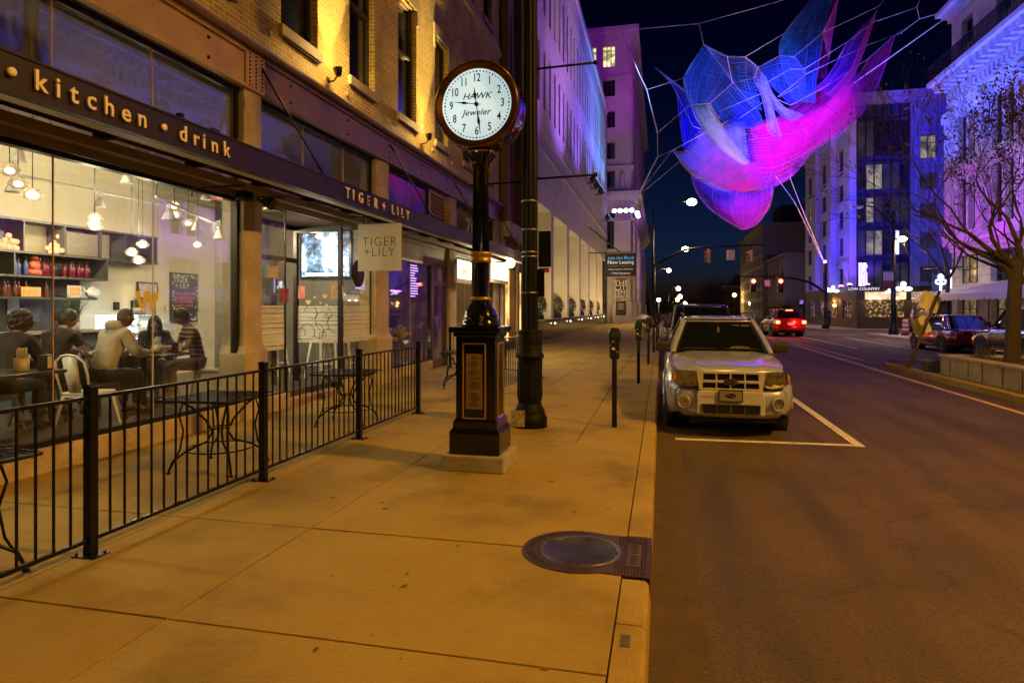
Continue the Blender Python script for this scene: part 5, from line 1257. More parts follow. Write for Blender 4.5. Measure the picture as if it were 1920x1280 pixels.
# ZO lettering on the transom glass
yz = onX(877, 0, GX).y
text('ZOË', .85, frame((GX + .02, yz + .55, 4.05), (0, 1, 0), (0, 0, 1)), pbr('pale_vinyl_letter', (.5, .47, .45), .6, 0, .1, 3, 0), bld, 'transom_lettering', .003, bold=.02)
ya, yb = onX(857, 0, X0 + .35).y, onX(882, 0, X0 + .35).y
lightbox_m = emis('light_box_face', (1, .78, .42), 2.6, (.8, .7, .5))
for i, (p0, p1) in enumerate(((857, 884), (921, 953))):
    ya, yb = onX(p0, 0, X0 + .3).y, onX(p1, 0, X0 + .3).y; z0, z1 = onX((p0 + p1) / 2, 531, X0 + .3).z, onX((p0 + p1) / 2, 488, X0 + .3).z
    t = thing('light_box', ['glowing cream light box lettered OPEN left of the clock column', 'glowing cream light box between clock column and lamp post'][i], 'sign', (X0 + .3, ya, z0))
    MB().box((X0 + .22, ya, z0), (X0 + .3, yb, z1)).obj('case', M['white_paint'], t); MB().box((X0 + .3, ya + .03, z0 + .12), (X0 + .305, yb - .03, z1 - .02)).obj('face', lightbox_m, t)
    if i == 0: text('OPEN', .24, frame((X0 + .309, (ya + yb) / 2, z0 + .3), (0, 1, 0), (0, 0, 1)), pbr('tan_letter', (.5, .35, .15), .6, 0, .1, 3, 0), t)
    lamp('light_box_glow', 'AREA', (X0 + .5, (ya + yb) / 2, z0 + .3), 55, (1, .72, .35), (X0 + 2, (ya + yb) / 2, z0 - .3), .6, parent=t)
p = at(958, 493, 21.0); t = thing('shop_flood_light', 'dazzling white flood light beside the lamp post', 'light', p)
MB().lathe([(.03, -.12), (.1, 0), (.1, .03), (.001, .03)], 12, Matrix.Translation(p) @ Matrix.Rotation(R(100), 4, 'X')).obj('lamp_head', M['iron'], t)
MB().ball(p + Vector((0, -.08, -.02)), .15, 10).obj('bulb', emis('dazzling_bulb', (1, .85, .6), 60), t)
MB().tube([(X0, p.y, p.z + .1), p], .02).obj('arm', M['iron'], t); lamp('flood_glow', 'POINT', p + Vector((.15, -.25, -.05)), 130, (1, .72, .36), None, .06, parent=t)
# ------------------------------------------------------------------ street clock
CX, CY = -1.77, 6.2
t = thing('street_clock', 'black street clock lettered HAWK Jeweler on fluted column with plaque pedestal', 'clock', (CX, CY, 0))
MB().box((CX - .31, CY - .29, 0), (CX + .31, CY + .29, .155)).obj('concrete_base', M['concrete'], t, bevel=.012)
g = MB()
def sq(a, b, z0, z1): g.box((CX - a, CY - b, z0), (CX + a, CY + b, z1))
sq(.255, .24, .155, .37); g.obj('plinth', M['gloss_black'], t, bevel=.01)
g = MB()
for (a, z0), (b, z1) in (((.255, .37), (.225, .41)), ((.225, .41), (.225, .47)), ((.225, .47), (.20, .50))):
    g.grid([[(CX - a, CY - a * .94, z0), (CX + a, CY - a * .94, z0), (CX + a, CY + a * .94, z0), (CX - a, CY + a * .94, z0)], [(CX - b, CY - b * .94, z1), (CX + b, CY - b * .94, z1), (CX + b, CY + b * .94, z1), (CX - b, CY + b * .94, z1)]], smooth=False, closed=True)
g.box((CX - .2, CY - .188, .3), (CX + .2, CY + .188, 1.36)); g.obj('pedestal', M['gloss_black'], t, bevel=.006)
g = MB(); g.box((CX - .225, CY - .21, 1.30), (CX + .225, CY + .21, 1.34)); g.box((CX - .262, CY - .245, 1.341), (CX + .262, CY + .245, 1.40)); g.obj('pedestal_cap', M['gloss_black'], t, bevel=.014, seg=3)
M['plaque_rim'] = pbr('tan_plaque_rim', (.42, .28, .15), .45, .3, .1, 6, .05)
def plaque(side):
    if side == 'front':
        U, V, O = (1, 0, 0), (0, 0, 1), (CX - .01, CY - .189, .87); hw, hh = .118, .37
    else: U, V, O = (0, 1, 0), (0, 0, 1), (CX + .201, CY, .87); hw, hh = .115, .37
    Mx = frame(O, U, V)
    g = MB(); w = .012
    for a, b, c, d in ((-hw, -hh, hw, -hh + w), (-hw, hh - w, hw, hh), (-hw, -hh + w, -hw + w, hh - w), (hw - w, -hh + w, hw, hh - w)): g.box((a, b, 0), (c, d, .012), Mx)
    f = g.obj('plaque_frame', M['plaque_rim'], t)
    if side == 'front':
        o = MB().box((-.084, -.275, .0), (.084, .265, .006), Mx).obj('plaque', pbr('bronze_plaque', (.32, .23, .12), .4, .5, .12, 6, .05), t)
        g = MB(); rr = random.Random(9); z = .235; k = 0
        while z > -.26:
            w_ = rr.uniform(.35, 1) * .066 if k not in (0, 1) else .03
            x = -w_
            while x < w_: l = rr.uniform(.006, .014); g.box((x, z, .006), (min(w_, x + l), z + .006, .0072), Mx); x += l + .004
            z -= .0135 if k not in (1, 6, 11, 12, 19) else .03; k += 1
        g.obj('engraved_text', M['iron'], o)
plaque('front'); plaque('side')
T = Matrix.Translation((CX, CY, 0))
g = MB(); g.lathe([(.2, 1.40), (.2, 1.42), (.185, 1.45), (.175, 1.475), (.178, 1.50), (.155, 1.53), (.15, 1.56), (.13, 1.58), (.12, 1.61), (.1, 1.635), (.095, 1.66)], 32, T); g.obj('column_base', M['gloss_black'], t)
g = MB(); g.lathe([(.095, 1.655), (.112, 1.665), (.112, 1.685), (.095, 1.695)], 28, T); g.obj('gold_ring', M['gold'], t)
g = MB(); g.lathe([(.09, 1.69), (.092, 2.04)], 32, T, flute=1, fr=.05); g.obj('lower_shaft', M['gloss_black'], t)
g = MB(); g.lathe([(.095, 2.035), (.108, 2.045), (.108, 2.065), (.098, 2.075), (.1, 2.105), (.114, 2.115), (.114, 2.135), (.095, 2.145)], 28, T); g.obj('gold_band', M['gold'], t)
g = MB(); g.lathe([(.088, 2.14), (.074, 3.0)], 32, T, flute=1, fr=.16); g.obj('fluted_shaft', M['gloss_black'], t)
g = MB(); g.lathe([(.074, 2.99), (.09, 3.0), (.09, 3.02), (.075, 3.03), (.085, 3.06), (.11, 3.10), (.135, 3.125), (.14, 3.15), (.1, 3.16), (.1, 3.20), (.13, 3.22)], 24, T, flute=1, fr=.08)
for q in range(4):
    a = R(45 + 90 * q); v_ = Vector((math.cos(a), math.sin(a), 0)); g.tube([Vector((CX, CY, 3.04)) + v_ * .08, Vector((CX, CY, 3.1)) + v_ * .14, Vector((CX, CY, 3.14)) + v_ * .165, Vector((CX, CY, 3.12)) + v_ * .17], [.014, .012, .01, .006], 6)
g.obj('capital', M['gloss_black'], t); MB().lathe([(.141, 3.13), (.146, 3.14), (.141, 3.15)], 24, T).obj('gold_ring', M['gold'], t)
HZ = 3.585; RD = .355
Fm = frame((CX, CY, HZ), (1, 0, 0), (0, 0, 1))        # z axis of this frame looks towards the camera (-y)
Fm = Matrix.Translation((CX, CY, HZ)) @ Matrix.Rotation(R(90), 4, 'X')
g = MB(); g.lathe([(.36, -.16), (.425, -.15), (.435, -.11), (.425, -.06), (.43, 0), (.425, .06), (.435, .11), (.425, .15)], 64, Fm, cap=False); g.obj('drum', M['gloss_black'], t)
for s_ in (1, -1):
    Fs = Fm if s_ == 1 else Matrix.Translation((CX, CY, HZ)) @ Matrix.Rotation(R(-90), 4, 'X')
    g = MB(); pr = [(.425, .15), (.43, .165), (.415, .185), (.395, .178), (.375, .16), (.358, .158), (.352, .15)]
    rows = [[Fs @ Vector((r * math.cos(2*math.pi*k/64), r * math.sin(2*math.pi*k/64), z)) for k in range(64)] for r, z in pr]
    g.grid(rows, closed=True); g.obj('bezel', M['bronze'], t)
m_, nt, bb = _mat('dial_backlit'); tc = _new(nt, 'ShaderNodeTexCoord'); n = _new(nt, 'ShaderNodeTexNoise'); n.inputs['Scale'].default_value = 1.6; n.inputs['Detail'].default_value = 2
nt.links.new(tc.outputs['Object'], n.inputs['Vector']); nt.links.new(ramp(nt, n.outputs[0], [(.3, (.50, .64, .62)), (.7, (.80, .93, .90))]), bb.inputs['Emission Color']); bb.inputs['Emission Strength'].default_value = .95; bb.inputs['Base Color'].default_value = (.2, .22, .22, 1)
dial_m = m_
for s_ in (1, -1):
    Fs = Fm if s_ == 1 else Matrix.Translation((CX, CY, HZ)) @ Matrix.Rotation(R(-90), 4, 'X') @ Matrix.Rotation(R(180), 4, 'Z')
    MB().lathe([(RD, .13), (RD, .142), (.001, .142)], 64, Fs).obj('dial', dial_m, t)
    if s_ == -1: continue
    inkd = pbr('dial_ink', (.008, .02, .025), .5, 0, .1, 9, 0)
    for h in range(1, 13):
        a = R(90 - 30 * h); rr_ = .262
        text(str(h), .112, Fs @ Matrix.Translation((rr_ * math.cos(a), rr_ * math.sin(a), .1435)), inkd, t, 'numeral', .0006, xs=.72, bold=.0015)
    g = MB()
    for q in range(60):
        a = R(6 * q); Mq = Fs @ Matrix.Rotation(a, 4, 'Z')
        if q % 5: g.box((.322, -.007, .1425), (.334, .007, .144), Mq)
        else: g.add([(.312, 0, .144), (.334, -.014, .144), (.334, .014, .144)], [(0, 1, 2)], Mq)
    g.obj('minute_track', inkd, t)
    text('HAWK', .086, Fs @ Matrix.Translation((0, .082, .1435)), inkd, t, 'lettering', .0006, shear=.28, xs=1.1, bold=.0008)
    text('Jeweler', .086, Fs @ Matrix.Translation((-.005, -.078, .1435)), inkd, t, 'lettering', .0006, shear=.28, xs=1.1, bold=.0008)
    def hand(ang, L, tail, w, name, zz):
        Mh_ = Fs @ Matrix.Rotation(-R(ang), 4, 'Z'); g = MB()
        g.prism([(-w * .35, -tail), (w * .35, -tail), (w * .5, L * .35), (w * 1.9, L * .58), (w * .8, L * .68), (w * .18, L), (-w * .18, L), (-w * .8, L * .68), (-w * 1.9, L * .58), (-w * .5, L * .35)], zz, zz + .003, 'z', Mh_)
        g.obj(name, inkd, t)
    hand(172.5, .30, .05, .0085, 'minute_hand', .150); hand(352, .165, .03, .010, 'hour_hand', .155); hand(278, .225, .05, .0075, 'hour_hand', .160)
    MB().lathe([(.021, .143), (.021, .166), (.001, .168)], 18, Fs).obj('hub', M['iron'], t)
MB().tube([(CX, CY, HZ + .425), (CX, CY, HZ + .5)], [.012, .003], 8).obj('finial', M['bronze'], t)
g = MB()
for q in range(12): g.tube([(CX + .018 * math.cos(R(30 * k_)), CY, HZ + .465 + .022 * math.sin(R(30 * k_))) for k_ in range(13)], .003, 5) if q == 0 else None
g.obj('lifting_ring', M['bronze'], t)

# ------------------------------------------------------------------ fluted lamp post by the clock
LX, LY = -1.72, 8.42
t = thing('lamp_post', 'thick dark fluted lamp post standing right behind the street clock', 'lamp post', (LX, LY, 0))
T = Matrix.Translation((LX, LY, 0)); M['post_green'] = pbr('post_black_green', (.009, .009, .008), .5, 0, .3, 8, .2, spec=.12)
g = MB(); g.lathe([(.235, 0), (.235, .12), (.215, .16), (.2, .2), (.2, .22), (.17, .27), (.165, .3), (.155, .32)], 28, T); g.obj('foot', M['post_green'], t)
g = MB(); g.lathe([(.15, .32), (.165, .36), (.175, .42), (.16, .90), (.165, .93)], 28, T, flute=1, fr=.06); g.obj('fluted_base', M['post_green'], t)
g = MB(); g.lathe([(.19, .92), (.195, .95), (.18, .98), (.155, 1.0), (.165, 1.03), (.14, 1.06), (.15, 1.12), (.15, 1.22), (.135, 1.26), (.15, 1.28), (.11, 1.30)], 28, T); g.obj('base_moulding', M['post_green'], t)
g = MB(); g.lathe([(.112, 1.3), (.095, 9.3)], 28, T, flute=1, fr=.09); g.obj('shaft', M['post_green'], t)
for z in (1.78, 2.26, 2.32, 2.62, 3.0): MB().lathe([(.113, z), (.118, z + .004), (.118, z + .016), (.113, z + .02)], 24, T).obj('strap', M['steel'], t)
MB().tube([(LX + .02, LY, 9.1), (LX + .6, LY, 9.6), (LX + 1.6, LY, 9.8), (LX + 2.5, LY, 9.8)], [.05, .045, .04, .035]).obj('arm', M['post_green'], t)
g = MB(); g.ball((LX + 2.8, LY, 9.78), .3, 12, (1.2, .55, .35)); g.obj('lamp_head', M['steel'], t)
g = MB(); g.ball((LX + 2.85, LY, 9.70), .2, 10, (1.1, .6, .35)); g.obj('lens', emis('sodium_lens', SODIUM, 40), t)
LAMP_A = (LX + 2.85, LY, 9.55)
lamp('street_lamp_light', 'SPOT', LAMP_A, 620, SODIUM, (LX + 2.6, LY - .3, 0), .12, 178, .12, t)
for z in (4.80, 3.33):
    MB().tube([(LX, LY, z - .02), (LX + .86, LY, z)], .016, 8).obj('banner_arm', M['post_green'], t); MB().ball((LX + .88, LY, z), .032, 8).obj('ball_end', M['post_green'], t)
for z in (3.3,): MB().tube([(LX, LY, z - .02), (LX - .86, LY, z - .03)], .014, 8).obj('banner_arm', M['post_green'], t)
MB().box((LX + .12, LY - .02, 2.13), (LX + .29, LY + .0, 2.61)).obj('sign_plate', M['black'], t, bevel=.01, label='upper dark sign plate strapped to the post, seen from behind'); MB().box((LX + .11, LY - .01, 1.74), (LX + .2, LY + .01, 2.1)).obj('sign_plate', M['black'], t, label='lower dark sign plate strapped to the post, seen from behind')
MB().box((LX + .125, LY + .004, 2.06), (LX + .26, LY + .014, 2.12)).obj('sticker', pbr('magenta_sticker', (.3, .05, .2), .5, 0, .2, 8, 0), t)
MB().box((LX - .2, LY - .235, .03), (LX - .02, LY - .215, .24)).obj('worn_sticker', pbr('worn_sticker', (.3, .28, .2), .7, 0, .7, 25, .2), t)

# ------------------------------------------------------------------ parking meters
def meter():
    t = thing('parking_meter', '-', 'parking meter')
    MB().lathe([(.034, 0), (.034, .88), (.03, .9)], 16).obj('pole', M['iron'], t)
    g = MB(); Ry = Matrix.Rotation(R(0), 4, 'Z')
    prof = [(-.052, .90), (.052, .90), (.062, .93), (.066, 1.05), (.055, 1.09), (.072, 1.13), (.082, 1.19), (.08, 1.25), (.062, 1.30), (.035, 1.325), (-.035, 1.325), (-.062, 1.30), (-.08, 1.25), (-.082, 1.19), (-.072, 1.13), (-.055, 1.09), (-.066, 1.05), (-.062, .93)]
    g.prism(prof, -.05, .05, 'y'); g.obj('housing', pbr('meter_grey_paint', (.035, .032, .03), .3, .5, .3, 9, .1), t, bevel=.014, seg=3)
    g = MB(); g.prism([(-.06, 1.2), (.06, 1.2), (.066, 1.25), (.05, 1.29), (.03, 1.305), (-.03, 1.305), (-.05, 1.29), (-.066, 1.25)], -.056, -.0505, 'y'); g.obj('window', pbr('meter_window', (.03, .06, .03), .08, 0, .3, 9, 0, coat=1), t)
    MB().box((-.04, -.056, 1.03), (.0, -.0505, 1.06)).obj('rate_label', M['white_paint'], t); MB().box((-.045, -.056, 1.12), (-.005, -.0505, 1.155)).obj('rate_label', M['steel'], t)
    MB().lathe([(.016, 0), (.016, .01), (.001, .012)], 12, Matrix.Translation((.03, -.05, 1.0)) @ Matrix.Rotation(R(90), 4, 'X')).obj('lock', M['steel'], t)
    return t
mt = meter()
for i, (x, y) in enumerate([(-.61, 8.63), (-.47, 13.75), (-.36, 18.6), (-.27, 23.7), (-.2, 29.0), (-.15, 34.2)]):
    lab = ['nearest parking meter, in front of the parked silver SUV', 'second parking meter along the kerb, beside the SUV mirror', 'third parking meter along the kerb', 'fourth parking meter along the kerb', 'fifth parking meter along the kerb', 'farthest parking meter in the row along the kerb'][i]
    if i == 0: mt.location = (x, y, 0); mt['label'] = lab; mt['group'] = 'parking meters along the kerb'; mt.rotation_euler = (0, 0, R(12))
    else: copy_thing(mt, (x, y, 0), R(5 * i), lab)

# ------------------------------------------------------------------ patio fences
def fence_run(name, label, pts, posts, h=1.02, gap=.115):
    t = thing(name, label, 'fence', (*pts[0], 0))
    for x, y in posts:
        g = MB(); g.box((x - .03, y - .03, 0), (x + .03, y + .03, h + .05)); o = g.obj('post', M['black'], t, bevel=.003)
        g = MB(); g.box((x - .037, y - .037, h + .05), (x + .037, y + .037, h + .062)); g.prism([(x - .03, h + .062), (x + .03, h + .062), (x, h + .075)], y - .03, y + .03, 'y'); g.obj('cap', M['black'], o)
        g = MB(); g.box((x - .085, y - .065, 0), (x + .085, y + .065, .009))
        for sx in (-1, 1):
            for sy in (-1, 1): g.lathe([(.009, .009), (.009, .02), (.001, .021)], 6, Matrix.Translation((x + sx * .065, y + sy * .045, 0)))
        g.obj('base_plate', M['black'], o)
    for (xa, ya), (xb, yb) in zip(posts[:-1], posts[1:]):
        a, b = Vector((xa, ya, 0)), Vector((xb, yb, 0)); d = (b - a); L = d.length; d.normalize(); n = Vector((-d.y, d.x, 0)); Mx = Matrix.Translation(a) @ Matrix(((d.x, n.x, 0, 0), (d.y, n.y, 0, 0), (0, 0, 1, 0), (0, 0, 0, 1)))
        MB().box((.03, -.02, h - .022), (L - .03, .02, h), Mx).obj('top_rail', M['black'], t, bevel=.003)
        MB().box((.03, -.012, .09), (L - .03, .012, .115), Mx).obj('bottom_rail', M['black'], t)
        k = max(1, round((L - .06) / gap)); st_ = (L - .06) / k; g = MB()
        for q in range(1, k): g.box((.03 + q * st_ - .006, -.006, .115), (.03 + q * st_ + .006, .006, h - .022), Mx)
        g.obj('balusters', M['black'], t)
    return t
fence_run('patio_fence', 'black metal railing with square posts enclosing the restaurant patio', [(-3.56, 1.5)], [(-3.56, -.4), (-3.56, 1.5), (-3.56, 3.38), (-3.57, 5.22), (-3.57, 7.14), (-3.56, 9.05)])
fence_run('patio_fence', 'lower black metal railing behind the clock and lamp post', [(-2.9, 11.6)], [(-2.95, 11.4), (-2.82, 12.9), (-2.70, 14.5), (-4.1, 15.4), (-5.5, 16.3)])
# ------------------------------------------------------------------ mesh top patio tables
def patio_table():
    t = thing('patio_table', '-', 'table'); h = .70; s_ = .38
    g = MB()
    for a, b in (((-s_, -s_), (s_, -s_)), ((s_, -s_), (s_, s_)), ((s_, s_), (-s_, s_)), ((-s_, s_), (-s_, -s_))): g.tube([(*a, h), (*b, h)], .014, 6)
    k = 34
    for q in range(1, k): x = -s_ + 2 * s_ * q / k; g.box((x - .0035, -s_, h + .004), (x + .0035, s_, h + .008)); 
    for q in range(1, 13): x = -s_ + 2 * s_ * q / 13; g.box((-s_, x - .003, h - .0005), (s_, x + .003, h + .0035))
    g.obj('mesh_top', M['black'], t)
    for q in range(4):
        a = R(45 + 90 * q); v = Vector((math.cos(a), math.sin(a), 0)); P = lambda r, z: v * r + Vector((0, 0, z))
        g = MB(); g.tube([P(.36, h - .01), P(.26, .62), P(.13, .48), P(.07, .36), P(.12, .27), P(.3, .2), P(.42, .12), P(.46, .02)], .0115, 8)
        g.tube([P(.33, h - .01), P(.37, .55), P(.33, .40), P(.36, .22), P(.44, .06)], .009, 6)
        g.lathe([(.02, 0), (.02, .015), (.001, .016)], 8, Matrix.Translation(P(.46, 0))); g.obj('leg', M['black'], t)
    g = MB(); g.tube([(.31 * math.cos(R(15 * q)), .31 * math.sin(R(15 * q)), .2) for q in range(25)], .008, 6, cap=False); g.tube([(.09 * math.cos(R(30 * q)), .09 * math.sin(R(30 * q)), .40) for q in range(13)], .008, 6, cap=False); g.obj('brace_ring', M['black'], t)
    return t
pt = patio_table()
for i, (x, y, r_, lab) in enumerate(((-4.28, 5.55, 4, 'black mesh patio table in the middle fence bay before the people'), (-4.07, 2.78, -3, 'black mesh patio table cut off at the bottom left edge'), (-4.2, 8.05, 8, 'black mesh patio table before the entrance and bar stools'), (-3.95, 12.3, 20, 'black mesh patio table half hidden left of the clock pedestal'))):
    if i == 0: pt.location = (x, y, 0); pt.rotation_euler = (0, 0, R(r_)); pt['label'] = lab; pt['group'] = 'black mesh patio tables'
    else: copy_thing(pt, (x, y, 0), R(r_), lab)

# ------------------------------------------------------------------ off-picture street lamps that light the near pavement, and lamps down the street
def cobra(x, y, h, dirx, lit, label, power, arm=2.6, col=SODIUM, name='street_lamp', pole_m=None, lens_s=40, globe=.2, cone=160):
    t = thing(name, label, 'street lamp', (x, y, 0)); pm = pole_m or M['iron']
    MB().lathe([(.2, 0), (.2, .25), (.13, .35), (.11, .5), (.07, h)], 12, Matrix.Translation((x, y, 0))).obj('pole', pm, t)
    pts = [(x, y, h - 1.4), (x + dirx * arm * .25, y, h - .3), (x + dirx * arm * .6, y, h + .15), (x + dirx * arm, y, h + .2)]
    MB().tube(pts, [.05, .045, .04, .035]).obj('arm', pm, t)
    MB().ball((x + dirx * (arm + .2), y, h + .2), .28, 10, (1.3, .6, .35)).obj('lamp_head', M['steel'], t)
    MB().ball((x + dirx * (arm + .22), y, h + .08), globe, 10, (1, .8, .7)).obj('lens', emis('lamp_lens', col, lens_s) if 'lamp_lens' not in bpy.data.materials or col != SODIUM else bpy.data.materials['lamp_lens'], t)
    if lit: lamp('street_lamp_light', 'SPOT', (x + dirx * (arm + .22), y, h - .12), power, col, (x + dirx * (arm + .22), y, 0), .12, cone, .4, t)
    return t
cobra(13.4, -12, 9.6, -1, True, 'sodium street lamp on the far kerb behind the camera', 3000, arm=4.6)
cobra(-1.2, -6, 9.0, 1, True, 'sodium street lamp on the near kerb behind the camera', 330, arm=2.2)
cobra(13.4, 4, 9.6, -1, True, 'sodium street lamp on the far kerb out of view to the right', 7000, arm=4.6)
# ------------------------------------------------------------------ vehicles
def carpaint(name, col, rough=.28, metal=.55):
    m, nt, b = _mat(name); b.inputs['Base Color'].default_value = (*col, 1); b.inputs['Metallic'].default_value = metal; b.inputs['Roughness'].default_value = rough
    b.inputs['Coat Weight'].default_value = .9; b.inputs['Coat Roughness'].default_value = .04
    tc = _new(nt, 'ShaderNodeTexCoord'); n = _new(nt, 'ShaderNodeTexNoise'); n.inputs['Scale'].default_value = 900; n.inputs['Detail'].default_value = 1
    nt.links.new(tc.outputs['Object'], n.inputs['Vector']); bp = _new(nt, 'ShaderNodeBump'); bp.inputs['Strength'].default_value = .02; bp.inputs['Distance'].default_value = .001
    nt.links.new(n.outputs[0], bp.inputs['Height']); nt.links.new(bp.outputs[0], b.inputs['Normal'])
    n2 = _new(nt, 'ShaderNodeTexNoise'); n2.inputs['Scale'].default_value = 2; n2.inputs['Detail'].default_value = 6; nt.links.new(tc.outputs['Object'], n2.inputs['Vector'])
    rr = _new(nt, 'ShaderNodeMapRange'); rr.inputs[3].default_value = rough * .8; rr.inputs[4].default_value = rough * 1.35; nt.links.new(n2.outputs[0], rr.inputs[0]); nt.links.new(rr.outputs[0], b.inputs['Roughness'])
    return m
def lerp_tab(tab, y):
    if y <= tab[0][0]: return tab[0][1:]
    for a, b in zip(tab[:-1], tab[1:]):
        if y <= b[0]:
            f = (y - a[0]) / (b[0] - a[0]); return tuple(p + (q - p) * f for p, q in zip(a[1:], b[1:]))
    return tab[-1][1:]
def wheel(t, x, y, r, w, side, rimc, spokes=7):
    """tyre and rim as children; side = +1 for the outer face towards +x"""
    Mx = Matrix.Translation((x, y, r)) @ Matrix.Rotation(R(90), 4, 'Y')
    g = MB(); pr = [(r * .62, -w * .5), (r * .9, -w * .5), (r * .985, -w * .4), (r, -w * .2), (r, w * .2), (r * .985, w * .4), (r * .9, w * .5), (r * .62, w * .5)]
    n = 40; rows = [[Mx @ Vector((a * math.cos(2*math.pi*k/n), a * math.sin(2*math.pi*k/n), z)) for k in range(n)] for a, z in pr]; rows.append(rows[0]); g.grid(rows, closed=True)
    wo = g.obj('wheel', M['rubber'], t)
    g = MB(); s_ = side
    g.lathe([(r * .3, s_ * w * .1), (r * .63, s_ * w * .1), (r * .63, s_ * w * .48), (r * .58, s_ * w * .46), (r * .56, s_ * w * .2)], 32, Mx)
    for q in range(spokes):
        Mq = Mx @ Matrix.Rotation(2 * math.pi * q / spokes, 4, 'Z'); g.box((r * .08, -r * .055, s_ * w * .30), (r * .58, r * .055, s_ * w * .42), Mq)
    g.lathe([(r * .14, s_ * w * .3), (r * .13, s_ * w * .46), (.001, s_ * w * .47)], 16, Mx)
    g.obj('rim', rimc, wo); return wo
def vehicle(spec, label, name='parked_suv', cat='car'):
    """generic shell: y runs from the nose (0) to the tail (L); tables give half widths and heights"""
    t = thing(name, label, cat); L = spec['L']; P = spec['paint']
    tab = spec['body']; N = 56; rows = []; wr = spec['wr']; axles = spec['axles']
    for i in range(N + 1):
        y = L * i / N
        zt_, zm, w0, w1, w2, zs = lerp_tab(tab, y)
        for ax in axles:
            d = abs(y - ax); ra = wr * 1.18
            if d < ra: zs = max(zs, math.sqrt(ra * ra - d * d) + wr * .98)
        zs = min(zs, zm - .02)
        half = [(0, zt_ + spec.get('crown', .03)), (w2 * .45, zt_ + spec.get('crown', .03) * .8), (w2 * .8, zt_ + .005), (w2 * .94, zt_ - .03), (w2, zt_ - .09), (w1, zm), (w1 * .995, max(zs + .01, zm - .18)), (w0, zs), (w0 - .12, zs + .02)]
        rows.append([Vector((x, y, z)) for x, z in half])
    g = MB(); g.grid(rows); g.grid([[Vector((-p.x, p.y, p.z)) for p in r] for r in rows])
    for r in (rows[0], rows[-1]): g.add([p for p in r] + [Vector((-p.x, p.y, p.z)) for p in r[::-1]], [tuple(range(2 * len(r)))])
    body = g.obj('body', P, t)
    g = MB(); g.box((-lerp_tab(tab, L*.5)[2] + .08, .35, spec['body'][3][6] + .02 if False else .22), (lerp_tab(tab, L*.5)[2] - .08, L - .3, .55)); g.obj('underbody', M['rubber'], t)
    cab = spec['cab']  # list of (y, z, half width) bottom ring then roof ring: yb0,yb1,yt0,yt1
    yb0, yb1, yt0, yt1, zb, ztp, wb, wt = cab
    def ring(y_f, y_r, z, w, n=10):
        return y_f, y_r, z, w
    K = 12; rows = []
    for k in range(K + 1):
        f = k / K; ff = f
        yf = yb0 + (yt0 - yb0) * ff; yr = yb1 + (yt1 - yb1) * ff; z = zb + (ztp - zb) * f; w = wb + (wt - wb) * (f ** 1.2)
        bow = .10 * (1 - .3 * f)
        r = []
        for q in range(9): u = -1 + 2 * q / 8; r.append(Vector((w * .94 * u, yf + bow * u * u, z)))
        for q in range(1, 9): v = q / 9; r.append(Vector((w * (1 + .02 * math.sin(math.pi * v)), yf + bow + (yr - yf - 2 * bow) * v, z)))
        for q in range(9): u = 1 - 2 * q / 8; r.append(Vector((w * .94 * u, yr - bow * .6 * u * u, z)))
        for q in range(1, 9): v = 1 - q / 9; r.append(Vector((-w * (1 + .02 * math.sin(math.pi * v)), yf + bow + (yr - yf - 2 * bow) * v, z)))
        rows.append(r)
    gl = MB(); gl.grid(rows[:], closed=True); gl.obj('cabin_glass', spec.get('glass', M['car_glass']), t)
    top = rows[-1]; g = MB(); rr = []
    m2 = len(top)
    cen = Vector((0, (yt0 + yt1) / 2, ztp))
    for q, (sc_, dz) in enumerate(((1.018, -.045), (1.025, -.01), (1.0, .022), (.93, .045), (.7, .062), (.35, .07), (.001, .072))):
        rr.append([Vector(((p.x) * sc_, cen.y + (p.y - cen.y) * sc_, ztp + dz)) for p in top])
    g.grid(rr, closed=True); g.obj('roof', P, t)
    for name_, idxs in (('windscreen_pillar', (0, 8)), ('door_pillar', (11, 31)), ('rear_pillar', (17, 25))):
        for ix in idxs:
            ix %= m2; g = MB(); g.tube([r[ix] * 1.0 + Vector((0, 0, 0)) for r in rows], [.042 if name_ != 'door_pillar' else .03] * len(rows), 6, smooth=True); g.obj(name_, P if name_ != 'door_pillar' else M['black'], t)
    for ax in axles:
        for s_ in (-1, 1): wheel(t, s_ * (spec['track']), ax, wr, .22, s_, M['alloy'])
    g = MB()
    for ax in axles:
        for s_ in (-1, 1): g.lathe([(wr * 1.12, -.02), (wr * 1.12, -.36), (.001, -.36)], 24, Matrix.Translation((s_ * spec['track'] + s_ * .12, ax, wr)) @ Matrix.Rotation(R(90) * s_, 4, 'Y'))
    g.obj('wheel_arch_liner', M['rubber'], t)
    return t, tab
m_, nt, bb = _mat('dark_car_glass'); bb.inputs['Base Color'].default_value = (.006, .007, .009, 1); bb.inputs['Roughness'].default_value = .05; bb.inputs['Specular IOR Level'].default_value = .7; M['car_glass'] = m_
M['alloy'] = pbr('wheel_alloy', (.42, .41, .40), .3, .9, .1, 9, .03)
M['trim_black'] = pbr('textured_black_plastic', (.02, .02, .02), .55, 0, .2, 40, .2)
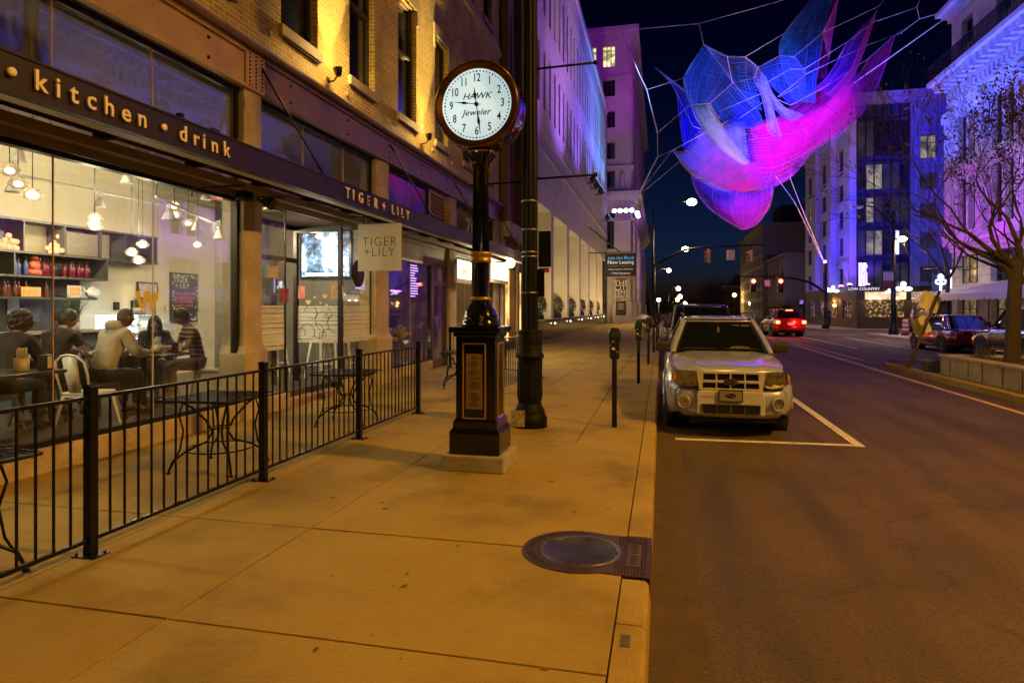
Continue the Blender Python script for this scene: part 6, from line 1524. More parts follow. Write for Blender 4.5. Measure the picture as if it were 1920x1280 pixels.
# ---- the silver SUV in front
PAL = carpaint('champagne_silver_paint', (.40, .44, .66), .24, .25)
suv_body = [ # y, belt z, waist z, w sill, w waist, w belt, sill z
    (0.0, .78, .62, .74, .76, .68, .34), (.08, .84, .66, .79, .82, .74, .30), (.22, .88, .70, .84, .865, .79, .28), (.5, .92, .74, .87, .895, .82, .26), (.9, .94, .78, .885, .903, .84, .26),
    (1.2, .97, .8, .885, .903, .845, .25), (1.34, 1.045, .80, .885, .903, .85, .25), (2.2, 1.06, .80, .885, .903, .855, .25), (3.6, 1.08, .80, .885, .903, .855, .26), (4.2, 1.08, .80, .87, .89, .84, .30), (4.42, 1.06, .78, .80, .83, .80, .36)]
suv, tab = vehicle(dict(L=4.42, paint=PAL, body=suv_body, wr=.355, axles=[.88, 3.5], track=.775, crown=.035, cab=(1.22, 4.28, 1.95, 4.05, 1.04, 1.545, .81, .60)), 'silver champagne SUV parked facing the camera at the kerb')
suv['name_'] = ''; del suv['name_']
t = suv
def part(fn, name, mat, bevel=0, parent=None, seg=2): g = MB(); fn(g); return g.obj(name, mat, parent or t, bevel=bevel, seg=seg)
rows = []
for z, y_, w in ((.24, .03, .70), (.28, -.06, .76), (.34, -.10, .80), (.46, -.125, .83), (.56, -.13, .84), (.62, -.115, .84), (.665, -.07, .83), (.68, -.0, .82)):
    r = []
    for q in range(25):
        u = -1 + 2 * q / 24; a = abs(u); r.append(Vector((w * u * (1.0 if a < .9 else 1.0), y_ + .10 * a ** 2.2 + .30 * max(0, a - .80) / .2 * max(0, a - .80) / .2 * 1.1, z)))
    rows.append(r)
g = MB(); g.grid(rows); g.obj('front_bumper', PAL, t)
m_lower = M['trim_black']
g = MB(); rows = []
for z, y_, w in ((.17, .14, .66), (.20, .02, .70), (.25, -.04, .74)):
    rows.append([Vector((w * u, y_ + .10 * abs(u) ** 2.2 + .25 * max(0, abs(u) - .8) / .2, z)) for u in [-1 + 2 * q / 20 for q in range(21)]])
g.grid(rows); g.obj('valance', m_lower, t)
part(lambda g: [g.box((-.52 + q * .26, -.075, .225), (-.40 + q * .26, -.055, .24)) for q in range(5)], 'valance_slot', M['iron'])
part(lambda g: g.prism([(-.43, .64), (.43, .64), (.45, .6), (.45, .32), (-.45, .32), (-.45, .6)], -.145, -.10, 'y'), 'bumper_centre', pbr('satin_silver_panel', (.54, .54, .68), .4, .1, .08, 5, .02), bevel=.012)
part(lambda g: g.prism([(-.385, .455), (.385, .455), (.37, .345), (.35, .335), (-.35, .335), (-.37, .345)], -.15, -.142, 'y'), 'intake_void', pbr('intake_black', (.004, .004, .004), .8, 0, .1, 9, 0))
def intake(g):
    for q in range(5):
        if q in (0, 4): continue
        g.box((-.37 + q * .185 - .006, -.158, .34), (-.37 + q * .185 + .006, -.151, .45))
    g.box((-.39, -.16, .455), (.39, -.146, .467)); g.box((-.37, -.16, .325), (.37, -.146, .336))
    for s_ in (-1, 1): g.box((s_ * .385 - .006, -.16, .336), (s_ * .385 + .006, -.146, .455))
part(intake, 'intake_trim', M['steel'])
part(lambda g: [g.box((-.36, -.153, .36 + q * .022), (.36, -.151, .364 + q * .022)) for q in range(4)], 'intake_mesh', M['iron'])
lensm = pbr('lamp_reflector', (.85, .83, .78), .18, 1, .2, 30, .8)
m_, nt, bb = _mat('clear_lens'); bb.inputs['Base Color'].default_value = (.9, .9, .88, 1); bb.inputs['Transmission Weight'].default_value = .9; bb.inputs['Roughness'].default_value = .06; bb.inputs['IOR'].default_value = 1.3; M['clear_lens'] = glass('clear_lamp_lens', (.97, .96, .92), .10, .02)
for s_ in (-1, 1):
    Mx = Matrix.Translation((s_ * .625, -.085, .475)) @ Matrix.Rotation(R(90), 4, 'X') @ Matrix.Rotation(R(14 * s_), 4, 'Y')
    g = MB(); n = 28; g.grid([[Mx @ Vector((r_ * math.cos(2*math.pi*k/n), r_ * math.sin(2*math.pi*k/n), z)) for k in range(n)] for r_, z in ((.092, .0), (.09, .03), (.08, .038), (.07, .03), (.066, .0))], closed=True); fo = g.obj('fog_lamp', PAL, t)
    MB().lathe([(.066, .002), (.04, -.01), (.001, -.02)][::1], 20, Mx).obj('reflector', lensm, fo)
    MB().ball(Mx @ Vector((0, 0, .0)), .022, 8).obj('bulb', M['chrome'], fo); MB().lathe([(.066, .018), (.05, .028), (.001, .032)], 24, Mx).obj('lens', M['clear_lens'], fo)
def gr(g):
    g.prism([(-.43, .875), (.43, .875), (.405, .655), (-.405, .655)], -.10, -.04, 'y')
part(gr, 'grille_void', bpy.data.materials['intake_black'])
def grc(g):
    y0, y1 = -.135, -.095
    g.prism([(-.455, .90), (.455, .90), (.452, .868), (-.452, .868)], y0, y1, 'y'); g.prism([(-.425, .672), (.425, .672), (.42, .645), (-.42, .645)], y0, y1, 'y')
    for s_ in (-1, 1): g.prism([(s_ * .455, .868), (s_ * .365, .868), (s_ * .375, .672), (s_ * .425, .672)], y0, y1, 'y')
    g.box((-.37, y0 - .005, .748), (.37, y1, .782))
    for x in (-.19, 0, .19):
        g.box((x - .011, y0, .672), (x + .011, y1, .748)); g.box((x - .011, y0, .782), (x + .011, y1, .868))
part(grc, 'grille', pbr('bright_grille', (.9, .9, .95), .22, .55, .05, 6, 0), bevel=.004)
part(lambda g: [g.box((-.365, -.112, z), (.365, -.101, z + .008)) for z in (.69, .71, .73, .80, .82, .84)], 'grille_bars', M['iron'])
def oval(g, cx, cz, a, b, y0, y1, n=32): g.prism([(cx + a * math.cos(2*math.pi*k/n), cz + b * math.sin(2*math.pi*k/n)) for k in range(n)], y0, y1, 'y')
emb = part(lambda g: oval(g, 0, .765, .098, .043, -.152, -.139), 'emblem', M['chrome'])
part(lambda g: oval(g, 0, .765, .090, .036, -.155, -.1525), 'emblem_field', pbr('navy_enamel', (.01, .014, .06), .2, 0, .2, 6, 0, coat=1), parent=emb)
text('Ford', .06, frame((0, -.157, .767), (1, 0, 0), (0, 0, 1)), M['chrome'], emb, 'emblem_script', .001, shear=.35, xs=1.25)
pl = part(lambda g: g.box((-.155, -.172, .505), (.155, -.15, .66)), 'number_plate', pbr('grey_plate', (.30, .29, .27), .4, .3, .1, 7, .03), bevel=.004)
part(lambda g: [g.box((-.16, -.177, z), (.16, -.1725, z + .01)) for z in (.502, .652)] + [g.box((x, -.177, .512), (x + .009, -.1725, .652)) for x in (-.16, .151)], 'plate_rim', M['iron'], parent=pl)
part(lambda g: oval(g, 0, .583, .072, .03, -.1755, -.1725), 'plate_badge', M['gloss_black'], parent=pl); text('Ford', .05, frame((0, -.1765, .584), (1, 0, 0), (0, 0, 1)), M['chrome'], pl, 'plate_script', .0006, shear=.35, xs=1.2)
text('ESCAPE', .05, frame((-.30, -.1465, .555), (1, 0, 0), (0, 0, 1)), pbr('embossed_tan', (.36, .30, .22), .4, .3, .1, 7, 0), t, 'model_lettering', .001, spacing=1.2)
for s_ in (-1, 1):
    out_ = [(.455, .885), (.62, .895), (.76, .89), (.80, .845), (.79, .77), (.72, .70), (.62, .675), (.50, .68), (.44, .70)]
    def hl_pt(x, z, off): return Vector((s_ * x, -.085 + off + .55 * max(0, x - .5) ** 1.6, z))
    def panel(scale, off):
        cx, cz = .61, .785; pts = [(cx + (x - cx) * scale, cz + (z - cz) * scale) for x, z in out_]
        n = len(pts); return pts
    g = MB(); rows = []
    for sc_, off in ((1.02, .06), (1.02, -.005), (.96, -.018)): rows.append([hl_pt(x, z, off) for x, z in panel(sc_, 0)])
    g.grid(rows, closed=True, smooth=False); ho = g.obj('headlight', M['trim_black'], t)
    g = MB(); rows = []
    for sc_, off in ((.96, -.006), (.7, .02), (.35, .04), (.01, .045)): rows.append([hl_pt(x, z, off) for x, z in panel(sc_, 0)])
    g.grid(rows, closed=True); g.obj('reflector', lensm, ho)
    for cx_, cz_, r_ in ((.55, .79, .062), (.68, .80, .05)):
        Mx = Matrix.Translation(hl_pt(cx_, cz_, .02)) @ Matrix.Rotation(R(90), 4, 'X'); MB().lathe([(r_, .03), (r_ * .9, .0), (r_ * .4, -.02), (r_ * .3, .01), (.001, .015)], 20, Mx).obj('reflector_bowl', M['chrome'], ho)
    g = MB(); rows = []
    for sc_, off in ((.97, -.018), (.8, -.034), (.4, -.042), (.01, -.043)): rows.append([hl_pt(x, z, off) for x, z in panel(sc_, 0)])
    g.grid(rows, closed=True); g.obj('lens', M['clear_lens'], ho)
    g = MB(); p0 = hl_pt(.765, .80, -.02); g.ball(p0, .05, 8, (.5, .6, 1.3)); g.obj('amber_marker', pbr('amber_lens', (.5, .2, .03), .15, 0, .2, 9, 0, coat=1), ho)
g = MB(); rows = []
for y_, z, w in ((-.085, .895, .60), (-.06, .925, .66), (.03, .95, .72), (.25, .985, .76), (.6, 1.025, .78), (.95, 1.06, .775), (1.24, 1.085, .76)):
    rows.append([Vector((w * u, y_ + .10 * u * u * (1 if y_ < .1 else .4) + (.0 if y_ < 1 else .06 * u * u), z - .05 * abs(u) ** 3 + .012 * math.exp(-((abs(u) - .62) / .12) ** 2) )) for u in [-1 + 2 * q / 28 for q in range(29)]])
g.grid(rows); g.obj('bonnet', PAL, t)
part(lambda g: g.grid([[Vector((.78 * u, 1.22 + .06 * u * u + d, 1.065 + h_ - .05 * abs(u) ** 3)) for u in [-1 + 2 * q / 20 for q in range(21)]] for d, h_ in ((0, 0), (.02, .018), (.1, .02))]), 'cowl', M['trim_black'])
for s_, x0 in ((1, -.62), (1, .02)):
    part(lambda g: g.tube([(x0, 1.27, 1.10), (x0 + .08, 1.30, 1.125), (x0 + .55, 1.285, 1.118)], [.008, .007, .005], 6), 'wiper', M['trim_black'])
part(lambda g: g.prism([(.12, 1.115), (.46, 1.115), (.42, 1.15), (.30, 1.165), (.15, 1.15)], 1.315, 1.32, 'y'), 'dashboard_paper', pbr('dash_paper', (.16, .17, .10), .6, 0, .4, 9, 0))
for x0, x1 in ((.20, .33), (.36, .50)): part(lambda g: g.box((x0, 1.852, 1.46), (x1, 1.857, 1.475)), 'inspection_sticker', pbr('sticker_pale', (.22, .2, .17), .6, 0, .2, 9, 0))
part(lambda g: g.ball((-.02, 1.70, 1.39), .03, 8, (.7, .5, 2.0)), 'hanging_ornament', pbr('ornament', (.16, .12, .09), .6, 0, .3, 9, 0))
for s_ in (-1, 1):
    g = MB(); g.box((s_ * .93 - .115, 1.38, 1.06), (s_ * .93 + .115, 1.47, 1.215)); mo = g.obj('wing_mirror', M['trim_black'], t, bevel=.03, seg=3)
    MB().tube([(s_ * .82, 1.5, 1.07), (s_ * .88, 1.44, 1.09)], .03, 8).obj('stalk', M['trim_black'], mo)
    MB().box((s_ * .93 - .095, 1.471, 1.075), (s_ * .93 + .095, 1.475, 1.2)).obj('mirror_glass', M['chrome'], mo)
    MB().tube([(s_ * .57, 1.98, 1.6), (s_ * .57, 2.05, 1.65), (s_ * .57, 3.6, 1.66), (s_ * .57, 3.75, 1.61)], .017, 8).obj('roof_rail', M['trim_black'], t)
    MB().tube([(s_ * .905, .4, .50), (s_ * .915, 1.4, .46), (s_ * .915, 3.0, .46)], .02, 6).obj('side_moulding', PAL, t)
    g = MB(); g.tube([(s_ * .90, .88 + .43 * math.cos(R(a)), .355 + .43 * math.sin(R(a))) for a in range(-5, 186, 10)], .022, 6); g.obj('wheel_arch_lip', PAL, t)
part(lambda g: g.tube([(.57 * u, 1.93 + .08 * u * u, 1.56) for u in [-1 + 2 * q / 10 for q in range(11)]], .012, 6), 'windscreen_header', M['trim_black'])
MB().tube([(-.52, 4.0, 1.6), (-.52, 4.05, 1.86)], .005, 5).obj('aerial', M['trim_black'], t)
suv.scale = (.945, 1, .985); suv.location = (.89, 9.0, RZ); suv.rotation_euler = (0, 0, R(-.4))

# ---- dark SUV parked behind it
P2 = carpaint('blue_black_paint', (.03, .04, .10), .2, .5)
s2, _ = vehicle(dict(L=4.9, paint=P2, body=[(y * 1.1, a + .08, b, c + .03, d + .03, e + .03, f) for y, a, b, c, d, e, f in suv_body], wr=.37, axles=[.95, 3.85], track=.82, crown=.03, cab=(1.35, 4.7, 2.05, 4.5, 1.14, 1.78, .86, .74)), 'dark blue SUV parked behind the silver one, only roof and windscreen showing')
for s_ in (-1, 1):
    MB().ball((s_ * .62, .02, .82), .12, 8, (1.2, .5, .7)).obj('headlight', lensm, s2); MB().box((s_ * .98 - .1, 1.5, 1.16), (s_ * .98 + .1, 1.58, 1.3)).obj('wing_mirror', P2, s2, bevel=.02)
MB().box((-.45, -.03, .55), (.45, .02, .8)).obj('grille', M['trim_black'], s2)
s2.location = (1.15, 17.6, RZ)
def saloon(label, paint, loc, rz, name='parked_car', lights=None):
    b = [(0.0, .58, .45, .70, .72, .66, .26), (.1, .68, .50, .80, .83, .74, .22), (.4, .74, .55, .86, .88, .80, .20), (1.0, .82, .60, .88, .90, .83, .19), (1.4, .88, .62, .88, .90, .85, .19), (2.6, .92, .64, .88, .90, .85, .19), (3.7, .94, .66, .88, .90, .84, .2), (4.4, .93, .66, .86, .88, .82, .24), (4.75, .86, .62, .74, .78, .74, .32)]
    t, _ = vehicle(dict(L=4.75, paint=paint, body=b, wr=.34, axles=[.92, 3.72], track=.79, crown=.02, cab=(1.15, 4.25, 2.05, 3.45, .88, 1.40, .80, .60)), label, name)
    for s_ in (-1, 1):
        MB().ball((s_ * .64, .08, .62), .11, 8, (1.3, .6, .6)).obj('headlight', lensm, t)
        MB().box((s_ * .68 - .14, 4.70, .72), (s_ * .68 + .12, 4.77, .84)).obj('tail_light', lights or pbr('tail_red', (.25, .01, .01), .2, 0, .1, 6, 0, coat=1) if 'tail_red' not in bpy.data.materials else (lights or bpy.data.materials['tail_red']), t, bevel=.02)
        MB().box((s_ * .92 - .07, 1.45, .93), (s_ * .92 + .07, 1.52, 1.04)).obj('wing_mirror', paint, t, bevel=.02)
        for yh in (2.2, 3.2): MB().box((s_ * .9 - .012, yh, .80), (s_ * .9 + .012, yh + .18, .83)).obj('door_handle', M['chrome'], t)
        for yh in (1.55, 2.55, 3.5):
            MB().box((s_ * .893 - .004, yh - .006, .30), (s_ * .893 + .012, yh + .006, .86)).obj('door_seam', M['trim_black'], t)
        MB().tube([(s_ * .895, 1.3, .27), (s_ * .895, 3.3, .27)], .014, 6).obj('sill_trim', M['chrome'], t)
    MB().box((-.2, -.02, .35), (.2, .02, .47)).obj('number_plate', M['white_paint'], t); MB().box((-.2, 4.76, .52), (.2, 4.79, .64)).obj('number_plate', M['white_paint'], t)
    MB().box((-.45, -.01, .48), (.45, .04, .6)).obj('grille', M['trim_black'], t)
    t.location = loc; t.rotation_euler = (0, 0, rz); return t
PP = carpaint('plum_paint', (.10, .02, .05), .22, .5); PS = carpaint('slate_paint', (.07, .08, .11), .22, .5); PW = carpaint('pale_silver_paint', (.4, .42, .44), .25, .5)
saloon('small silver car parked third in the kerb row', PW, (1.15, 27, RZ), 0)
saloon('dark car parked far up the kerb row', PS, (1.15, 34.5, RZ), 0)
saloon('plum red saloon parked across the street behind the leaning sign', PP, (11.55, 31.9, RZ), R(180))
s3, _ = vehicle(dict(L=4.8, paint=PS, body=[(y * 1.08, a + .06, b, c + .03, d + .03, e + .03, f) for y, a, b, c, d, e, f in suv_body], wr=.38, axles=[.95, 3.8], track=.82, crown=.03, cab=(1.4, 4.6, 2.1, 4.3, 1.12, 1.74, .85, .72)), 'slate blue SUV parked across the street behind the planter')
for s_ in (-1, 1):
    MB().ball((s_ * .66, .05, .82), .12, 8, (1.2, .6, .7)).obj('headlight', lensm, s3); MB().box((s_ * .76 - .1, 4.72, .8), (s_ * .76 + .08, 4.8, 1.05)).obj('tail_light', bpy.data.materials['tail_red'], s3, bevel=.02)
    MB().box((s_ * .98 - .1, 1.5, 1.14), (s_ * .98 + .1, 1.58, 1.28)).obj('wing_mirror', PS, s3, bevel=.02); MB().tube([(s_ * .93, 1.3, .34), (s_ * .93, 3.4, .34)], .03, 6).obj('running_board', M['chrome'], s3)
    for yh in (1.6, 2.6, 3.5): MB().box((s_ * .93 - .004, yh - .007, .36), (s_ * .93 + .008, yh + .007, 1.0)).obj('door_seam', M['trim_black'], s3)
    for yh in (2.3, 3.2): MB().box((s_ * .93 - .012, yh, .92), (s_ * .93 + .014, yh + .18, .95)).obj('door_handle', M['chrome'], s3)
s3.location = (11.6, 26.0, RZ); s3.rotation_euler = (0, 0, R(180))
saloon('dark car parked across the street at the right edge behind the tree', PS, (11.6, 20.4, RZ), R(180))
PR = carpaint('deep_red_paint', (.22, .012, .01), .25, .4)
s4, _ = vehicle(dict(L=4.6, paint=PR, body=[(y * 1.04, a + .04, b, c, d, e, f) for y, a, b, c, d, e, f in suv_body], wr=.36, axles=[.9, 3.6], track=.78, crown=.03, cab=(1.3, 4.45, 2.0, 4.2, 1.08, 1.62, .82, .68)), 'red SUV seen from behind with glowing brake lights at the crossing', 'red_suv')
brk = emis('brake_light', (1, .05, .02), 26, (.4, .01, .01))
for s_ in (-1, 1): MB().box((s_ * .74 - .12, 4.57, .80), (s_ * .74 + .1, 4.66, .98)).obj('brake_light', brk, s4, bevel=.02)
MB().box((-.2, 4.18, 1.58), (.2, 4.24, 1.63)).obj('high_brake_light', brk, s4)
MB().box((-.17, 4.60, .72), (.17, 4.64, .86)).obj('number_plate', M['white_paint'], s4)
MB().box((-.8, 4.55, .40), (.8, 4.68, .62)).obj('rear_bumper', PR, s4, bevel=.03); MB().box((-.55, 4.37, 1.12), (.55, 4.40, 1.48)).obj('rear_window', M['car_glass'], s4)
p = at(1468, 627, 38.5); s4.location = (p.x, p.y + 4.6, RZ); s4.rotation_euler = (0, 0, R(180) + R(180))
s4.location = (p.x, p.y + 4.6, RZ); s4.rotation_euler = (0, 0, R(183))
s4.location = (p.x + .2, p.y + 4.6, RZ)
lamp('brake_glow', 'POINT', (p.x - .75, p.y - .35, .75), 40, (1, .05, .02), None, .08, parent=None); lamp('brake_glow', 'POINT', (p.x + .75, p.y - .35, .75), 40, (1, .05, .02), None, .08, parent=None)
# ------------------------------------------------------------------ median planter, leaning sign, tree
t = thing('planter_wall', 'long low concrete planter box on the median with rounded coping', 'planter', (6.6, 17.5, 0))
M['planter'] = pbr('weathered_planter_concrete', (.36, .30, .20), .85, 0, .35, 2.2, .5, 30)
g = MB(); ring_o = [(6.62, -9), (6.62, 17.3), (6.75, 17.6), (8.6, 17.6), (8.72, 17.3), (8.72, -9)]
g.box((6.62, -9, 0), (6.84, 17.55, .40)); g.box((8.5, -9, 0), (8.72, 17.55, .40)); g.box((6.84, 17.33, 0), (8.5, 17.55, .398)); g.obj('wall', M['planter'], t)
g = MB(); g.box((6.57, -9, .401), (6.90, 17.6, .47)); g.box((8.44, -9, .401), (8.77, 17.6, .47)); g.box((6.90, 17.28, .401), (8.44, 17.6, .469)); g.obj('coping', M['planter'], t, bevel=.02)
g = MB(); y = 17.0; rr = random.Random(2)
while y > -9: g.box((6.612, y, .02), (6.6205, y + .012 + rr.random() * .02, .4)); y -= .62 + rr.random() * .3
g.obj('crack', M['iron'], t)
lumpy(6.84, 8.5, -9, 17.3, .36, .07, 90, 10, 'soil')
def tufts(name, pts, n, h, seed, mat, lab=None):
    rr = random.Random(seed); g = MB()
    for (x, y, z, r) in pts:
        for q in range(n):
            a = rr.random() * 6.28; b = Vector((x + rr.gauss(0, r), y + rr.gauss(0, r), z)); l = h * (.4 + rr.random()); d = Vector((math.cos(a), math.sin(a), 0)) * l * (.2 + .6 * rr.random()); s_ = Vector((-d.y, d.x, 0)).normalized() * .007
            m1 = b + d * .35 + Vector((0, 0, l * .6)); tp = b + d + Vector((0, 0, l * (.7 + .3 * rr.random())))
            g.add([b - s_, b + s_, m1 + s_ * .8, m1 - s_ * .8, tp], [(0, 1, 2, 3), (3, 2, 4)])
    o = g.obj(name, mat); o['kind'] = 'stuff'; return o
M['dry_grass'] = pbr('dry_green_grass', (.07, .075, .025), .8, 0, .5, 20, .2)
for i, (x, y, h) in enumerate(((7.0, 16.2, .42), (8.0, 15.4, .3), (7.2, 13.6, .32), (6.55, 17.9, .4), (7.8, 12.4, .4), (7.3, 11.6, .35))):
    o = tufts('grass_tuft', [(x, y, .38 if y < 17.5 else 0, .1)], 70, h, i, M['dry_grass']); o['kind'] = 'thing'
    tag(o, ['clump of long grass at the left corner of the planter', 'low grass clump behind the planter rim near its left end', 'thin grass clump left of the tree trunk', 'grass clump at the foot of the planter end', 'grass clump beside the tree trunk', 'grass clump in front of the tree trunk'][i], 'grass clump', 'grass clumps in the planter')
tufts('ground_cover', [(7.6 + .5 * math.sin(k * 2.3), 12.8 - k * .6, .38, .3) for k in range(18)], 60, .22, 50, M['dry_grass'])
b0 = Vector((6.62, 18.3, 0)); pa = at(1698, 692, 1); D_ = b0.x * -_s + b0.y * _c
b0 = at(1703, 690, 16.9); b0.z = -.02; tp = at(1762, 545, 17.0)
t = thing('leaning_sign_post', 'leaning brown post with a yellow rectangular and a yellow diamond sign, seen from behind', 'sign', b0)
MB().tube([b0, tp], .035, 8).obj('post', pbr('rusty_brown_post', (.13, .08, .04), .6, .4, .3, 9, .2), t)
ax = (tp - b0).normalized(); side = ax.cross(Vector((.25, -1, 0)).normalized()).normalized(); nrm = side.cross(ax).normalized()
M['sign_yellow'] = pbr('yellow_sign_sheet', (.9, .85, .48), .45, 0, .12, 4, .05)
def plate(cpx, cpy, D, hw, hh, rot, lab):
    c = at(cpx, cpy, D) - nrm * -.045
    up = (ax * math.cos(rot) + side * math.sin(rot)); sd = (side * math.cos(rot) - ax * math.sin(rot)); r_ = .05; pts = []
    for sx, sy in ((1, 1), (-1, 1), (-1, -1), (1, -1)):
        for q in range(5):
            a = {(1, 1): 0, (-1, 1): 90, (-1, -1): 180, (1, -1): 270}[(sx, sy)] + q * 22.5
            pts.append((sx * (hw - r_) + r_ * math.cos(R(a)), sy * (hh - r_) + r_ * math.sin(R(a))))
    Mx = Matrix((sd, up, sd.cross(up))).transposed().to_4x4(); Mx.translation = c
    g = MB(); g.prism([(x, y) for x, y in pts], -.004, .004, 'z', Mx); g.obj('sign_plate', M['sign_yellow'], t, label=lab)
nrm_cam = (Vector((0, 0, CAM_H)) - b0).normalized()
if nrm.dot(nrm_cam) > 0: nrm = -nrm
plate(1746, 566, 17.08, .27, .235, 0, 'upper yellow rectangular plate'); plate(1729, 611, 17.08, .235, .235, R(45), 'lower yellow diamond plate')

M['bark'] = pbr('rough_bark', (.05, .036, .026), .9, 0, .4, 8, 1.2, 45, stretch=(4, 4, 1))
M['autumn_leaf'] = pbr('russet_green_leaf', (.12, .065, .02), .6, 0, .7, 6, .3)
def grow(g, p, d, r, L, depth, rr, tips, spread=.55, up=.12, minr=.004):
    n = 4; pts = [p]; rs = [r]; q = p.copy(); dd = d.normalized()
    for i in range(n):
        dd = (dd + Vector((rr.gauss(0, .13), rr.gauss(0, .13), rr.gauss(0, .08) + up * .3))).normalized(); q = q + dd * (L / n); pts.append(q.copy()); rs.append(max(minr, r * (1 - .42 * (i + 1) / n)))
    g.tube(pts, rs, 10 if r > .05 else (6 if r > .015 else 4), cap=False)
    if depth == 0: tips.append((q, dd)); return
    k = 2 if rr.random() < .45 else 3
    for i in range(k):
        a = Vector((rr.gauss(0, 1), rr.gauss(0, 1), rr.gauss(0, .6))); a = (a - dd * a.dot(dd)).normalized()
        grow(g, pts[-1] if i < 2 else pts[2], (dd + a * spread * (.6 + .7 * rr.random())).normalized(), rs[-1] * (.82 if i == 0 else .66), L * (.72 + .22 * rr.random()), depth - 1, rr, tips, spread, up, minr)
t = thing('street_tree', 'nearly bare tree in the median planter with a few russet leaves', 'tree', (7.37, 15.9, .38))
rr = random.Random(21); tips = []
TB = at(1893, 690, 1.0); base = Vector((7.37, 15.9, .36))
g = MB(); fork = base + Vector((.12, .1, 2.05))
g.tube([base + Vector((-.02, 0, -.05)), base + Vector((0, 0, .12)), base + Vector((.02, 0, .7)), base + Vector((.06, .05, 1.4)), fork, fork + Vector((.0, .0, .25))], [.2, .155, .138, .13, .125, .1], 16)
g.obj('trunk', M['bark'], t)
g = MB()
for d, r, L, dp in ((Vector((-.85, .3, .75)), .065, 1.3, 5), (Vector((-.35, .2, 1)), .07, 1.45, 5), (Vector((.1, -.2, 1)), .065, 1.5, 5), (Vector((.7, .1, .9)), .06, 1.3, 5), (Vector((-.6, -.35, .9)), .06, 1.2, 5), (Vector((-.95, .25, .35)), .045, 1.0, 4), (Vector((.0, .6, .9)), .06, 1.3, 5)):
    grow(g, fork - Vector((0, 0, rr.random() * .4)), d, r, L, dp, rr, tips)
g.obj('branches', M['bark'], t)
g = MB(); n_l = 0
for q, d in tips:
    if q.z < 3.2 and rr.random() < .8: continue
    if q.x < 7.0 and rr.random() < .9: continue
    for k in range(rr.randint(5, 13)):
        c = q + Vector((rr.gauss(0, .12), rr.gauss(0, .12), rr.gauss(0, .1))); a = Vector((rr.gauss(0, 1), rr.gauss(0, 1), rr.gauss(0, 1))).normalized(); b = a.cross(Vector((rr.gauss(0, 1), rr.gauss(0, 1), rr.gauss(0, 1)))).normalized()
        s_ = .035 + rr.random() * .03; g.add([c - a * s_, c - b * s_ * .45, c + a * s_, c + b * s_ * .45], [(0, 1, 2, 3)]); n_l += 1
g.obj('leaves', M['autumn_leaf'], t)

# ------------------------------------------------------------------ ornate white building
M['terracotta'] = pbr('cream_terracotta', (.55, .52, .50), .6, 0, .22, 1.5, .5, 14)
WX, WY0, WY1 = 17.6, 8.0, 45.0
t = thing('ornate_building', 'ornate pale terracotta building with cornices flooded blue and magenta', 'building', (WX, 40, 0)); orn = t
L_ = WY1 - WY0; hl = []
bays = 9; bw_ = L_ / bays
for k in range(bays):
    c = (k + .5) * bw_; hl.append((c - 1.35, c + 1.35, 3.05, 4.75))
    for z0, z1 in ((6.2, 9.4), (10.4, 13.2)): hl += [(c - 1.25, c - .15, z0, z1), (c + .15, c + 1.25, z0, z1)]
    hl.append((c - 1.3, c + 1.3, .5, 2.6)); hl.append((c - .7, c + .7, 17.2, 18.8))
g = MB(); g.wall((WX, WY1, 0), (0, -1, 0), (0, 0, 1), L_, 20.2, hl, .45)
g.quad((WX, WY1, 0), (WX, WY1, 20.2), (WX + 14, WY1, 20.2), (WX + 14, WY1, 0)); g.quad((WX, WY0, 20.2), (WX, WY1, 20.2), (WX + 14, WY1, 20.2), (WX + 14, WY0, 20.2)); g.obj('wall', M['terracotta'], t)
lit_a = lit_window('amber_lit_window', (1, .66, .32), .22, 2.5)
for i, (a, b, c, d) in enumerate(hl):
    y0, y1 = WY1 - b, WY1 - a; f = MB()
    for q in range(4): f.box((WX + .3, y0 + q * (y1 - y0 - .05) / 3, c), (WX + .36, y0 + q * (y1 - y0 - .05) / 3 + .05, d))
    f.box((WX + .3, y0, c), (WX + .37, y1, c + .06)); f.box((WX + .3, y0, d - .06), (WX + .37, y1, d)); f.box((WX + .3, y0, (c + d) / 2 - .03), (WX + .37, y1, (c + d) / 2 + .03))
    f = f.obj('window', M['win_frame'], t); MB().box((WX + .4, y0, c), (WX + .42, y1, d)).obj('pane', lit_a if (c < 4 and i % 3 != 1) else M['glass_dark'], f)
def cornice(z, steps, name='cornice', Y0=None, Y1=None):
    g = MB(); zz = z
    for pr, h_ in steps: g.box((WX - pr, WY0 - 0, zz), (WX - .003, WY1 + pr * .5, zz + h_)); zz += h_ + .0
    g.obj(name, M['terracotta'], t)
cornice(5.0, ((.12, .25), (.25, .15), (.45, .22))); cornice(9.75, ((.08, .2), (.18, .14))); cornice(13.7, ((.1, .3), (.25, .2), (.2, .9), (.45, .2), (.9, .22), (1.2, .25))); cornice(19.3, ((.2, .3), (.5, .2), (.8, .25)))
g = MB(); y = WY0
while y < WY1: g.box((WX - 1.0, y, 15.0), (WX - .26, y + .28, 15.39)); y += .75
g.obj('cornice_relief', M['terracotta'], t)
g = MB(); y = WY0
while y < WY1: g.box((WX - .42, y, 14.25), (WX - .22, y + .2, 14.7)); y += .5
g.obj('cornice_moulding', M['terracotta'], t)
g = MB(); y = WY0
while y < WY1 + .5: g.box((WX - 1.12, y, 15.78), (WX - 1.08, y + .035, 16.75)); y += .16
g.box((WX - 1.13, WY0, 16.75), (WX - 1.07, WY1 + .5, 16.8)); g.obj('roof_railing', M['iron'], t)
